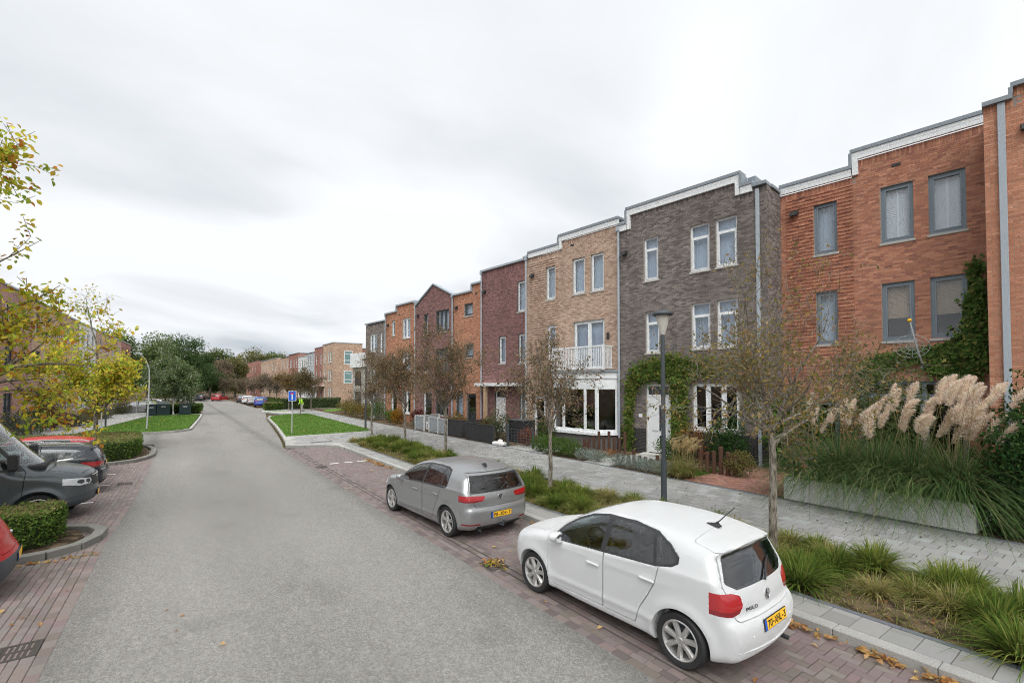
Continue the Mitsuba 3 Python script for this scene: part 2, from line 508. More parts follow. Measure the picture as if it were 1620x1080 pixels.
lay(strip_k, 'slab', rects, RZ, GREYTILE, gap=0.007, most=180)
bed_k = structure('planting_bed', slab(sbox(7.45, -6, 9.80, 26.0), -0.05, RZ - 0.03), 'soil', 'bare brown soil of the planting bed under the street trees')
ed_k = structure('edging', slab(sbox(7.365, -6, 7.44, 26.0), -0.05, RZ - 0.03), 'joint', 'dark slate coloured edging stones around the planting bed')
DARKST = tone((0.125, 0.135, 0.15), 0.08, 0.02)
rects = [(7.362, 7.452, -4 + i, -3 + i) for i in range(29)] + [(9.80, 9.90, -4 + i, -3 + i) for i in range(29)] + [(13.15, 13.27, -4 + i, -3 + i) for i in range(52)]
lay(ed_k, 'edging_stone', rects, RZ + 0.006, DARKST, gap=0.004, h=0.1, most=120)
walk_poly = Polygon([(9.88, -6), (13.27, -6), (13.27, 34), (13.9, 66), (11.4, 66), (11.0, 36), (10.2, 30.6), (9.88, 26)])
walk_k = structure('pavement', slab(walk_poly, -0.05, RZ - 0.015), 'joint', 'pavement of pale grey concrete tiles in half bond in front of the houses')
rects = []
for i in range(10):
    x0 = 9.91 + i * 0.324
    for j in range(210):
        y0 = -4 + j * 0.32 + (i % 2) * 0.16
        if y0 < 66:
            dx = max(0.0, (y0 - 26) * 0.028)
            if dx > 0.9 and i == 0:
                continue
            rects.append((x0 + dx * 0.7, x0 + dx * 0.7 + 0.324, y0, y0 + 0.32))
lay(walk_k, 'tile', rects, RZ, GREYTILE, gap=0.014, most=300, ch=0.007, jitter=0.003)

# the paved corner of the island before the lawn
corner_poly = Polygon([(4.5, 26.2), (6.0, 25.4), (6.7, 24.9), (6.7, 23.6), (6.95, 23.4), (10.4, 25.5), (10.7, 31.3), (5.25, 30.7)])
cor_k = structure('pavement_corner', slab(corner_poly, -0.05, RZ - 0.004), 'concrete', 'pale paved corner between the parking strip and the lawn')
rects = []
for i in range(17):
    for j in range(16):
        x0, y0 = 5.0 + i * 0.32, 25.8 + j * 0.32 + (i % 2) * 0.16
        if Polygon(corner_poly).buffer(-0.25).contains(sbox(x0, y0, x0 + 0.32, y0 + 0.32)):
            rects.append((x0, x0 + 0.32, y0, y0 + 0.32))
lay(cor_k, 'tile', rects, RZ + 0.002, GREYTILE, gap=0.008, h=0.03, most=300, ch=0.004)


def kerb_path(name, pts, w, label, h=RZ, mat='concrete', step=0.9):
    """A kerb of stones that follow a polyline."""
    line = shapely.LineString(pts)
    k = numbered(name)
    labels[k] = {'kind': 'structure', 'label': label}
    n = max(1, int(line.length / step))
    for i in range(n):
        a, b = line.interpolate(i / n, normalized=True), line.interpolate((i + 1) / n, normalized=True)
        d = np.array([b.x - a.x, b.y - a.y])
        L = np.linalg.norm(d)
        M = place((a.x + b.x) / 2, (a.y + b.y) / 2, 0, math.degrees(math.atan2(d[1], d[0])))
        part(k, 'kerb_stone', MB().box(-L / 2 - 0.004, L / 2 + 0.004, -w / 2, w / 2, -0.04, h, ch=0.008), mat, M)
    return k


def arc(cx, cy, r, a0, a1, n=8):
    return [(cx + r * math.cos(math.radians(a)), cy + r * math.sin(math.radians(a))) for a in np.linspace(a0, a1, n)]


kerb_path('corner_kerb', [(6.8, 23.7), (6.7, 24.8), (6.3, 25.3), (5.0, 25.75), (4.65, 26.1), (4.9, 28), (5.25, 31), (6.2, 40), (7.0, 49.6), (7.6, 52.5), (9.4, 54.6), (12, 55.4)], 0.2, 'pale concrete kerb around the right lawn island')
lawn_r = Polygon([(5.3, 30.8), (6.25, 40), (7.05, 49.5), (7.7, 52.3), (9.4, 54.4), (11.6, 55), (11.3, 44), (10.9, 32.0), (10.4, 31.3)])
lawn_k = structure('lawn', slab(lawn_r, -0.05, RZ + 0.01), 'lawn', 'bright green lawn on the island right of the road')
lawn_l = Polygon([(0.55, 40.3), (-0.8, 38.95), (-5.4, 38.8), (-4.9, 42), (-3.6, 50.5), (-2.0, 60.0), (1.9, 60.0), (1.4, 52)])
lawn2_k = structure('lawn', slab(lawn_l, -0.05, RZ + 0.01), 'lawn', 'bright green lawn on the island left of the road')
lawn_3 = Polygon([(8.2, 61.4), (12.6, 62.2), (12.7, 63.6), (9.0, 63.2)])
structure('lawn', slab(lawn_3, -0.05, RZ - 0.02), 'lawn', 'thin strip of grass before the far hedge on the right')
lawn_4 = Polygon([(14.3, 57.5), (18.5, 60), (18.5, 63.5), (15.0, 63.0)])
structure('lawn', slab(lawn_4, -0.05, RZ + 0.01), 'lawn', 'small patch of grass beyond the right pavement')
kerb_path('lawn_kerb', [(-5.6, 38.7), (-0.9, 38.75), (0.0, 39.1), (0.72, 40.2), (1.55, 51.5), (2.1, 60.2), (1.6, 61.2)], 0.18, 'pale concrete kerb around the left lawn island')
lw = Polygon([(-5.6, 38.8), (-8.2, 36), (-8.6, 41), (-5.2, 66), (-4.0, 90), (-1.9, 90), (-2.2, 62), (-3.7, 50.6), (-5.0, 42)])
structure('pavement', slab(lw, -0.05, RZ), 'concrete', 'pale pavement along the left row of houses')
structure('pavement', slab(Polygon([(-3.0, 60.1), (2.05, 60.1), (2.2, 61.6), (-3.0, 61.6)]), -0.05, RZ - 0.01), 'concrete', 'paved strip behind the left lawn under the containers')
structure('pavement', slab(Polygon([(11.5, 55.3), (13.6, 55.3), (13.9, 66), (12.8, 66), (9.6, 64.6), (8.4, 65.4), (8.0, 61.0), (9.2, 57.2)]), -0.05, RZ - 0.03), 'concrete', 'pale paving where the footpath crosses beyond the right lawn')
# front gardens: earth and paths
structure('garden_soil', slab(Polygon([(13.25, -6), (24, -6), (24, 66), (13.9, 66), (13.25, 34)]), -0.05, RZ - 0.01), 'soil', 'dark earth of the front gardens on the right')
structure('garden_soil', slab(Polygon([(-8.6, 41), (-8.2, 36), (-12, 36), (-12, 95), (-4.2, 95), (-5.2, 66)]), -0.05, RZ - 0.02), 'soil', 'dark earth of the front gardens on the left')
path_k = structure('garden_path', slab(sbox(13.3, 6.15, 18.6, 9.2), -0.05, RZ + 0.0), 'joint', 'path of red bricks between the white planter and the pampas tuft')
REDB = tone((0.235, 0.125, 0.095), 0.2, 0.06)
rects = [(13.32 + i * 0.105, 13.32 + (i + 1) * 0.105, 6.2 + j * 0.21 + (i % 2) * 0.105, 6.2 + j * 0.21 + (i % 2) * 0.105 + 0.21) for i in range(50) for j in range(14)]
lay(path_k, 'brick', rects, RZ + 0.012, REDB, gap=0.012, h=0.03, most=300, jitter=0.003)
structure('garden_path', slab(sbox(13.3, 12.35, 17.3, 13.7), -0.05, RZ + 0.01), 'concrete', 'pale concrete path to the white front door')
structure('garden_path', slab(sbox(13.3, 16.4, 17.0, 19.3), -0.05, RZ + 0.005), 'concrete', 'grey paved yard before the purple brick house')
# ------------------------------------------------------------------ the near row of houses: s runs along the facades towards the camera, w into the house, z up
RO = np.array([17.3, 13.1, 0.0])
RD = np.array([0.125, -0.992, 0.0]) / np.linalg.norm([0.125, -0.992])
RN = np.array([-RD[1], RD[0], 0.0])
RM = frame(RO, RD, RN)


def rowpt(s, w, z=0.0):
    return RO + RD * s + RN * w + np.array([0, 0, z])


def stepped(segs):
    """Outline of a facade whose top is a row of (s0, s1, z) steps."""
    pts = [(segs[0][0], 0.0)]
    for s0, s1, z in segs:
        pts += [(s0, z), (s1, z)]
    return Polygon(pts + [(segs[-1][1], 0.0)])


def wall_mesh(outline, holes, w0, w1):
    p = outline
    for h in holes:
        p = p.difference(sbox(*h))
    ms = []
    for g in getattr(p, 'geoms', [p]):
        m = trimesh.creation.extrude_polygon(g, w1 - w0, engine='earcut')
        v = np.array(m.vertices)
        ms.append(trimesh.Trimesh(np.column_stack([v[:, 0], w0 + v[:, 2], v[:, 1]]), np.array(m.faces)[:, ::-1], process=False))
    return trimesh.util.concatenate(ms)


def courses(top, s0, s1, z0, holes, relief=None, gable=False, L=0.215, H=0.0655, soldier=0.0):
    """(sa, sb, za, zb, proud) of every brick of a facade in running bond, cut round the openings."""
    out, r = [], 0
    z = z0
    zmax = max(top(s) for s in np.linspace(s0 + 0.01, s1 - 0.01, 60))
    while z < zmax - 0.02:
        za, zb = z + 0.010, z + H
        cuts = sorted((h[0], h[2]) for h in holes if h[1] < zb - 0.02 and h[3] > za + 0.02)
        spans, a = [], s0
        for c0, c1 in cuts:
            if c0 > a:
                spans.append((a, c0))
            a = max(a, c1)
        if a < s1:
            spans.append((a, s1))
        for a, b in spans:
            x = math.floor((a - s0) / L) * L + s0 - (L / 2 if r % 2 else 0)
            while x < b:
                sa, sb = max(x, a) + 0.004, min(x + L, b) - 0.004
                x += L
                if sb - sa < 0.03 or zb > min(top(sa), top(sb)) - soldier + 1e-6:
                    continue
                proud = 0.006 + float(RNG.uniform(0, 0.003))
                if relief and relief[0] <= sa and sb <= relief[1] + 0.05 and za > relief[2] and r % 2 == 0:
                    proud = 0.034
                out.append((sa, sb, za, zb, proud))
        z += H
        r += 1
    if soldier:
        x = s0
        while x < s1 - 0.03:
            t = min(top(x + 0.004), top(min(x + 0.06, s1 - 0.004)))
            if not any(h[0] < x + 0.06 and h[2] > x and h[1] < t and h[3] > t - soldier for h in holes):
                out.append((x + 0.004, min(x + 0.0615, s1), z0 + math.floor((t - soldier - z0) / H + 1e-6) * H + 0.012, t - 0.006, 0.009))
            x += 0.0655
    return out


BRICK_FACES = BOXF[[0, 1, 2, 3, 4, 5, 8, 9, 10, 11]]


def brick_mesh(bricks, w, tonef, plinth=None):
    n = len(bricks)
    b = np.array(bricks)
    i = np.arange(8)
    v = np.stack([np.where((i // 4)[None] == 0, b[:, :1], b[:, 1:2]), np.where(((i // 2) % 2)[None] == 0, w - b[:, 4:5], w + 0.02), np.where((i % 2)[None] == 0, b[:, 2:3], b[:, 3:4])], -1)
    keep = [k for k in range(12) if k not in (6, 7)]
    f = BOXF[keep][None] + (np.arange(n) * 8)[:, None, None]
    c = np.array([tonef(q) for q in bricks])
    mb = MB()
    mb.add(v.reshape(-1, 3), f.reshape(-1, 3), np.repeat(c, 8, 0))
    return mb


def brick_tones(cols, weights, plinth=None, ph=0.0, seed=0):
    cols, cum = np.array(cols), np.cumsum(weights) / np.sum(weights)
    rng = np.random.default_rng(seed)

    def f(q):
        if plinth is not None and q[3] < ph:
            return np.clip(np.array(plinth) * rng.normal(1, 0.12), 0.01, 1)
        patch = meshkit.noise(np.array([q[0] * 0.55, q[2] * 0.8, seed * 3.1]))
        streak = meshkit.noise(np.array([q[0] * 3.1, q[2] * 0.22, seed * 5.7]))
        k = int(np.searchsorted(cum, np.clip(rng.random() * 0.8 + patch * 0.2, 0, 0.9999)))
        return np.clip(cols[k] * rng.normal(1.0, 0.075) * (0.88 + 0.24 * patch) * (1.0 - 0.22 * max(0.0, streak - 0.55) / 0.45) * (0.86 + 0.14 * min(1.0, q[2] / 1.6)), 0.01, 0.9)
    return f


def window(house, s0, s1, z0, z1, w, mat, transom=None, mull=(), inside='curtain', bar=0.062, name='window', sill=True, half=None, tilt=False, blind_top=None):
    """Frame in a reveal; pane, sill and what hangs behind it are sub-parts. half: how far down a blind hangs."""
    mb, wf = MB(), w + 0.085
    mb.box(s0, s0 + bar, wf, wf + 0.09, z0, z1)
    mb.box(s1 - bar, s1, wf, wf + 0.09, z0, z1)
    mb.box(s0 + bar, s1 - bar, wf, wf + 0.09, z1 - bar, z1)
    mb.box(s0 + bar, s1 - bar, wf, wf + 0.09, z0, z0 + bar + 0.015)
    edges = [s0 + bar] + list(mull) + [s1 - bar]
    for m in mull:
        mb.box(m - bar * 0.6, m + bar * 0.6, wf + 0.002, wf + 0.088, z0 + bar, z1 - bar)
    zt = z1 - bar
    if transom:
        for a, b in zip(edges[:-1], edges[1:]):
            mb.box(a + (bar * 0.6 if a in mull else 0), b - (bar * 0.6 if b in mull else 0), wf + 0.002, wf + 0.088, transom - bar * 0.55, transom + bar * 0.55)
        zt = transom - bar * 0.55
    sb = 0.045
    for a, b in zip(edges[:-1], edges[1:]):                          # the opening sash stands a little proud
        a2, b2 = a + (bar * 0.6 if a in mull else 0) + 0.004, b - (bar * 0.6 if b in mull else 0) - 0.004
        za, zb, wa = z0 + bar + 0.02, zt - 0.004, wf + 0.02 - 0.035
        mb.box(a2, a2 + sb, wa, wa + 0.06, za, zb)
        mb.box(b2 - sb, b2, wa, wa + 0.06, za, zb)
        mb.box(a2 + sb, b2 - sb, wa, wa + 0.06, zb - sb, zb)
        mb.box(a2 + sb, b2 - sb, wa, wa + 0.06, za, za + sb)
    k = part(house, name, mb, mat, RM)
    wp = wf + 0.045
    pane = (np.array([[s0 + 0.03, wp, z0 + 0.03], [s1 - 0.03, wp, z0 + 0.03], [s1 - 0.03, wp, z1 - 0.03], [s0 + 0.03, wp, z1 - 0.03]]), np.array([[0, 1, 2], [0, 2, 3]]))
    part(k, 'pane', pane, 'pane', RM)
    if sill:
        part(k, 'sill', MB().box(s0 - 0.05, s1 + 0.05, w - 0.05, w + 0.11, z0 - 0.085, z0 - 0.004, ch=0.012), 'sill_stone', RM)
    if inside == 'curtain':
        mb, n = MB(), 40
        x = np.linspace(s0, s1, n)
        y = wp + 0.16 + 0.006 * np.sin(x * 58 + s0) + 0.006 * np.sin(x * 23)
        zb = z0 if half is None else z1 - (z1 - z0) * half
        v = np.vstack([np.column_stack([x, y, x * 0 + zb]), np.column_stack([x, y, x * 0 + z1])])
        f = np.array([[i, i + 1, n + i + 1, n + i] for i in range(n - 1)])
        mb.add(v, f)
        part(k, 'curtain', mb, 'curtain', RM, smooth=True)
    elif inside in ('wood_blind', 'shutter_white'):
        mb, wb = MB(), wp + 0.09
        zz, zb = z1 - 0.06, z0 + 0.05 if half is None else z1 - (z1 - z0) * half
        st = 0.042 if inside == 'wood_blind' else 0.06
        while zz > zb:
            v = np.array([[s0 + 0.06, wb, zz], [s1 - 0.06, wb, zz], [s1 - 0.06, wb + 0.024, zz + st * 1.04], [s0 + 0.06, wb + 0.024, zz + st * 1.04]])
            mb.add(v, np.array([[0, 1, 2, 3]]))
            zz -= st
        if inside == 'shutter_white':
            for x in (s0 + 0.06, (s0 + s1) / 2 - 0.03, s1 - 0.12):
                mb.box(x, x + 0.06, wb - 0.012, wb - 0.002, z0 + 0.05, z1 - 0.05)
        part(k, 'blind', mb, inside, RM)
    return k


def cornice(house, segs, w, cap='zinc', fascia='white_paint', fh=0.27, ends=(True, True), fasc_on=None):
    """Zinc capping along the stepped parapet, with a white board under it."""
    cm, fm = MB(), MB()
    for i, (s0, s1, z) in enumerate(segs):
        cm.box(s0 - 0.02, s1 + 0.02, w - 0.15, w + 0.42, z - 0.045, z + 0.075)
        on = fasc_on[i] if fasc_on else True
        if fascia and on:
            fm.box(s0 + 0.004, s1 - 0.004, w - 0.105, w - 0.004, z - 0.055 - fh, z - 0.05)
            fm.box(s0 + 0.004, s1 - 0.004, w - 0.113, w - 0.1035, z - 0.055 - fh * 0.42, z - 0.052)
        if i:
            zp = segs[i - 1][2]
            lo, hi, d = (min(zp, z), max(zp, z), 1 if z > zp else -1)
            e = s0
            cm.box(e - 0.065 if d > 0 else e - 0.03, e + 0.03 if d > 0 else e + 0.065, w - 0.15, w + 0.42, lo + 0.077, hi - 0.047)
            if fascia and on and (fasc_on is None or fasc_on[i - 1]):
                fm.box(e + 0.033 if d > 0 else e - 0.20, e + 0.20 if d > 0 else e - 0.033, w - 0.104, w - 0.005, lo - 0.05 - fh * (1 if d > 0 else 1), hi - 0.056 - fh)
    part(house, 'parapet_cap', cm, cap, RM)
    if fascia:
        part(house, 'fascia_board', fm, fascia, RM)


def house(name, label, segs, w, holes, tones, mortar='mortar', relief=None, gable=None, parts_most=0, soldier=0.21, depth=9.0, side=None, z0=0.1):
    h = thing(name, label, 'house', 'row houses on the right side of the street')
    s0, s1 = segs[0][0], segs[-1][1]
    if gable:
        outline = Polygon([(s0, 0), (s0, segs[0][2]), (gable[0], gable[1]), (s1, segs[-1][2]), (s1, 0)])

        def top(s):
            return segs[0][2] + (gable[1] - segs[0][2]) * (s - s0) / (gable[0] - s0) if s < gable[0] else segs[-1][2] + (gable[1] - segs[-1][2]) * (s1 - s) / (s1 - gable[0])
    else:
        outline = stepped(segs)

        def top(s):
            return next((z for a, b, z in segs if a - 1e-6 <= s <= b + 1e-6), 0)
    wall = part(h, 'wall', wall_mesh(outline, holes, w, w + 0.28), mortar, RM)
    br = courses(top, s0, s1, z0, holes, relief, soldier=0 if gable else soldier)
    if side:                                                         # bricks of the end wall that stands free between two setbacks
        wa, wb, zt, ss = side
    if parts_most:
        P = np.array([rowpt((q[0] + q[1]) / 2, w, (q[2] + q[3]) / 2) for q in br])
        full = np.array([q[1] - q[0] > 0.19 and 3.6 < q[2] and q[0] < 11.4 for q in br])
        d = np.linalg.norm(P - CAM, axis=1) + np.where(full, 0, 1e3)
        pick = set(np.argsort(d)[:parts_most].tolist())
        groups = []
        for t in range(8):
            q = (-0.1035, 0.1035, -0.0275, 0.0275, 0.008)
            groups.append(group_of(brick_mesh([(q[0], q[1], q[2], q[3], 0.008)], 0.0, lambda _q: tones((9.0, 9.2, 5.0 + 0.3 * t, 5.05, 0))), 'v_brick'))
        for i in sorted(pick):
            q = br[i]
            M = RM @ np.array([[1, 0, 0, (q[0] + q[1]) / 2], [0, 1, 0, w - (q[4] - 0.008)], [0, 0, 1, (q[2] + q[3]) / 2], [0, 0, 0, 1.0]])
            inst(numbered(f'{wall}__brick'), groups[int(RNG.integers(8))], M)
        br = [q for i, q in enumerate(br) if i not in pick]
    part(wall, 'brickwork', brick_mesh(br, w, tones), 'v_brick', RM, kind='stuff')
    zt = min(z for _, _, z in segs) - 0.12
    mb = MB()
    mb.box(s0 + 0.01, s0 + 0.25, w + 0.283, w + depth, 0, zt - 0.01)
    mb.box(s1 - 0.25, s1 - 0.01, w + 0.283, w + depth, 0, zt - 0.01)
    mb.box(s0 + 0.25, s1 - 0.25, w + depth - 0.2, w + depth, 0, zt - 0.01)
    for zf in (3.55, 6.95):
        mb.box(s0 + 0.252, s1 - 0.252, w + 0.6, w + depth - 0.2, zf - 0.1, zf)
    part(h, 'side_wall', mb, 'inside', RM)
    part(h, 'roof', MB().box(s0 + 0.01, s1 - 0.01, w + 0.284, w + depth, zt, zt + 0.1), 'roof_felt', RM)
    return h, wall


def downpipe(h, s, w, z0, z1, r=0.05, flat=None, mat='zinc_light'):
    mb = MB()
    if flat:
        mb.box(s - flat / 2, s + flat / 2, w - 0.085, w - 0.012, z0, z1, ch=0.008)
    else:
        mb.tube([(s, w - r - 0.03, z0), (s, w - r - 0.03, z1)], r, 10)
        for z in np.arange(z0 + 0.4, z1, 1.9):
            mb.tube([(s, w - r - 0.03, z), (s, w - r - 0.03, z + 0.05)], r + 0.012, 10)
        mb.box(s - 0.09, s + 0.09, w - 0.17, w - 0.012, z1 - 0.01, z1 + 0.2, ch=0.01)
    part(h, 'downpipe', mb, mat, RM)


def wall_box(h, s, w, z, name='ventilation_hood'):
    mb = MB()
    v = np.array([(s - 0.14, w - 0.012, z), (s + 0.14, w - 0.012, z), (s + 0.14, w - 0.012, z + 0.2), (s - 0.14, w - 0.012, z + 0.2),
                  (s - 0.12, w - 0.24, z - 0.03), (s + 0.12, w - 0.24, z - 0.03), (s + 0.12, w - 0.2, z + 0.1), (s - 0.12, w - 0.2, z + 0.1)])
    hull = trimesh.convex.convex_hull(v)
    mb.tm(hull)
    part(h, name, mb, 'black_plastic', RM)


def air_slot(h, s, w, z):
    part(h, 'air_slot', MB().box(s - 0.12, s + 0.12, w - 0.03, w + 0.02, z - 0.05, z + 0.05, ch=0.01), 'black_plastic', RM)


RED = brick_tones([(0.41, 0.172, 0.106), (0.48, 0.222, 0.14), (0.33, 0.135, 0.092), (0.235, 0.105, 0.08)], [5, 3.4, 2.6, 0.9], seed=1)
RED0 = brick_tones([(0.50, 0.235, 0.145), (0.46, 0.20, 0.122), (0.55, 0.275, 0.175), (0.37, 0.155, 0.10)], [5, 4, 2, 1], seed=2)
DARK = brick_tones([(0.172, 0.145, 0.136), (0.225, 0.19, 0.177), (0.128, 0.11, 0.106), (0.28, 0.24, 0.22), (0.5, 0.46, 0.42)], [5, 4, 3, 1.4, 0.12], plinth=(0.035, 0.034, 0.035), ph=1.27, seed=3)
TAN = brick_tones([(0.45, 0.315, 0.238), (0.52, 0.375, 0.29), (0.38, 0.25, 0.185), (0.25, 0.165, 0.13)], [5, 4, 2.5, 0.5], plinth=(0.045, 0.042, 0.042), ph=0.8, seed=4)
PURPLE = brick_tones([(0.235, 0.125, 0.118), (0.30, 0.155, 0.145), (0.18, 0.098, 0.096)], [5, 3, 3], seed=5)
ORANGE = brick_tones([(0.43, 0.195, 0.118), (0.49, 0.24, 0.15), (0.36, 0.155, 0.095)], [5, 3, 2], seed=6)
GREYB = brick_tones([(0.20, 0.17, 0.155), (0.27, 0.225, 0.20), (0.15, 0.125, 0.115)], [5, 3, 3], seed=7)
S = 1.45                                                             # the setback of every second group of facades

# house at the right edge of the picture
H0w = [(12.2, 8.0, 13.1, 9.95), (12.2, 4.6, 13.1, 6.6), (13.6, 8.0, 14.5, 9.95), (13.6, 4.6, 14.5, 6.6), (12.2, 0.9, 14.5, 3.2)]
h0, _ = house('brick_house', 'orange red brick house cut off by the right edge, grey strip on its pier', [(10.27, 10.83, 11.06), (10.83, 16.6, 11.36)], 0.0, H0w, RED0, parts_most=300)
for q in H0w:
    window(h0, q[0], q[2], q[1], q[3], 0.0, 'grey_frame')
cornice(h0, [(10.27, 10.83, 11.09), (10.83, 16.6, 11.4)], 0.0, fascia=None)
downpipe(h0, 10.625, 0.0, 0.1, 11.03, flat=0.155)
wall_box(h0, 11.12, 0.0, 10.1)
part(h0, 'return_wall', MB().box(10.272, 10.5, 0.283, 1.45, 0, 11.0), 'mortar', RM)

# red house with grey window frames
H1w = [(5.68, 8.04, 6.42, 9.95), (7.69, 8.04, 8.55, 9.98), (8.93, 8.05, 9.81, 9.99), (5.72, 4.68, 6.40, 6.62), (7.68, 4.66, 8.54, 6.65), (8.93, 4.67, 9.80, 6.66), (7.0, 0.15, 9.76, 3.29), (5.35, 0.15, 6.4, 2.6)]
h1, _ = house('brick_house', 'red brick house with blue grey window frames and relief brickwork on its left half', [(4.54, 6.88, 10.62), (6.88, 10.27, 11.17)], S, H1w, RED, relief=(4.6, 6.86, 3.5), parts_most=300)
for i, q in enumerate(H1w[:6]):
    window(h1, q[0], q[2], q[1], q[3], S, 'grey_frame', inside=('curtain', 'shutter_white', 'shutter_white', 'curtain', 'wood_blind', 'wood_blind')[i], half=(None, None, None, None, 0.62, 0.6)[i], bar=0.085)
window(h1, 7.0, 9.76, 0.15, 3.29, S, 'grey_frame', transom=2.82, mull=(8.72,), inside=None, name='shop_front', sill=False, bar=0.09)
window(h1, 5.35, 6.4, 0.15, 2.6, S, 'grey_frame', inside=None, name='door', sill=False, bar=0.1)
cornice(h1, [(4.56, 6.88, 10.95), (6.88, 10.25, 11.5)], S, fh=0.25)
wall_box(h1, 5.05, S, 9.72)
air_slot(h1, 8.13, S, 10.65)

# dark brick house with the white stepped cornice
D_ = [(-0.68, 7.89, 0.04, 9.84), (1.53, 7.90, 2.35, 9.86), (2.61, 7.91, 3.44, 9.87), (-0.61, 4.62, 0.08, 6.48), (1.56, 4.68, 2.35, 6.58), (2.63, 4.68, 3.43, 6.58), (-0.62, 0.14, 0.59, 3.21), (1.58, 1.31, 3.46, 3.25)]
h2, dwall = house('brick_house', 'dark grey brown brick house with white windows and a stepped white cornice', [(-2.0, -1.55, 10.50), (-1.55, 3.62, 11.12), (3.62, 4.05, 10.62), (4.05, 4.54, 10.70)], 0.0, D_, DARK, mortar='mortar')
for i, q in enumerate(D_[:6]):
    window(h2, q[0], q[2], q[1], q[3], 0.0, 'white_paint', transom=q[1] + (q[3] - q[1]) * 0.73)
window(h2, 1.58, 3.46, 1.31, 3.25, 0.0, 'white_paint', mull=(2.2, 2.84), inside=None, bar=0.075)
cornice(h2, [(-1.99, -1.55, 10.78), (-1.55, 3.62, 11.42), (3.62, 4.06, 10.9), (4.08, 4.54, 10.76)], 0.0, fh=0.27, fasc_on=[True, True, True, False])
part(h2, 'roof_riser', MB().box(3.69, 4.0, 0.43, 1.4, 10.62, 11.34), 'zinc', RM)
downpipe(h2, 4.22, 0.0, 0.1, 10.62, flat=0.13)
downpipe(h2, -2.0, 0.0, 0.1, 10.5, r=0.055)
wall_box(h2, -1.68, 0.0, 9.3)
# its free end wall towards the red house
mb_end = part(h2, 'end_wall', MB().box(4.30, 4.53, 0.283, 1.46, 0.0, 10.68), 'mortar', RM)
eb = []
for r in range(int(10.6 / 0.0655)):
    za = 0.1 + r * 0.0655
    y = -0.107 * (r % 2)
    while y < 1.45:
        a, b = max(y, 0.0) + 0.004, min(y + 0.215, 1.45) - 0.004
        y += 0.215
        if b - a > 0.03:
            eb.append((a, b, za + 0.01, za + 0.0655, 0.007))
em = brick_mesh(eb, 0.0, DARK)
v, f, c = em.arrays()
v2 = np.column_stack([4.549 - v[:, 1], v[:, 0], v[:, 2]])
em2 = MB().add(v2, f, c)
part(mb_end, 'brickwork', em2, 'v_brick', RM, kind='stuff')
part(h2, 'end_cap', MB().box(4.40, 4.60, 0.424, 1.46, 10.715, 10.832), 'zinc', RM)
# front door
dm = MB()
dm.box(-0.62, -0.545, 0.085, 0.18, 0.14, 3.21).box(0.515, 0.59, 0.085, 0.18, 0.14, 3.21).box(-0.545, 0.515, 0.085, 0.18, 3.13, 3.21).box(-0.545, 0.515, 0.085, 0.18, 2.66, 2.75)
dk = part(h2, 'door', dm, 'white_paint', RM)
lm = MB()
lm.box(-0.54, 0.16, 0.105, 0.16, 0.18, 2.655, ch=0.006).box(0.21, 0.51, 0.105, 0.16, 0.18, 2.655, ch=0.006).box(0.163, 0.207, 0.10, 0.165, 0.18, 2.655)
part(dk, 'leaf', lm, 'white_paint', RM)
part(dk, 'glass_strip', MB().box(-0.02, 0.09, 0.094, 0.104, 1.15, 2.3).box(0.0, 0.09, 0.094, 0.104, 0.35, 0.95), 'far_glass', RM)
part(dk, 'handle', MB().tube([(0.1, 0.05, 1.12), (0.1, 0.05, 1.3)], 0.014, 8), 'steel_galv', RM)
part(dk, 'pane', MB().box(-0.545, 0.515, 0.13, 0.14, 2.75, 3.13), 'far_glass', RM)
part(h2, 'door_step', MB().box(-0.7, 0.7, -0.45, -0.012, 0.0, 0.16, ch=0.015), 'sill_stone', RM)
nb = part(h2, 'house_number_plate', MB().box(-0.98, -0.80, -0.03, -0.012, 1.72, 1.88, ch=0.004), 'white_paint', RM)
part(h2, 'letterbox', MB().box(-0.38, -0.08, 0.092, 0.104, 1.1, 1.18), 'steel_galv', RM)

# tan brick house with bay window and balcony
T_ = [(-6.77, 7.86, -6.08, 9.68), (-4.89, 7.88, -4.08, 9.73), (-3.70, 7.87, -2.90, 9.75), (-6.68, 4.62, -6.05, 6.42), (-4.82, 3.98, -2.88, 6.43), (-6.0, 0.8, -2.2, 3.2), (-7.75, 0.1, -6.85, 2.6)]
h3, twall = house('brick_house', 'tan brick house with a white bay window below a white balcony', [(-8.46, -8.1, 10.45), (-8.1, -5.78, 10.42), (-5.78, -2.0, 10.84)], 0.0, T_, TAN, relief=(-8.05, -5.8, 3.4))
for q in T_[:4]:
    window(h3, q[0], q[2], q[1], q[3], 0.0, 'white_paint')
window(h3, -4.82, -2.88, 3.98, 6.43, 0.0, 'white_paint', mull=(-3.85,), bar=0.08, name='french_window', sill=False)
window(h3, -7.75, -6.85, 0.1, 2.6, 0.0, 'white_paint', inside=None, name='door', sill=False, bar=0.1)
cornice(h3, [(-8.46, -8.1, 10.52), (-8.1, -5.78, 10.73), (-5.78, -1.99, 11.15)], 0.0, fh=0.24, fasc_on=[False, True, True])
downpipe(h3, -8.28, 0.0, 0.1, 10.35, r=0.05)
wall_box(h3, -7.8, 0.0, 9.3)
air_slot(h3, -4.9, 0.0, 10.5)
part(h3, 'wall_lamp', MB().box(-2.68, -2.58, -0.12, -0.012, 5.4, 5.72, ch=0.01), 'black_plastic', RM)
bay_pts = [(-6.15, -0.02), (-5.52, -0.78), (-2.78, -0.78), (-2.12, -0.02)]


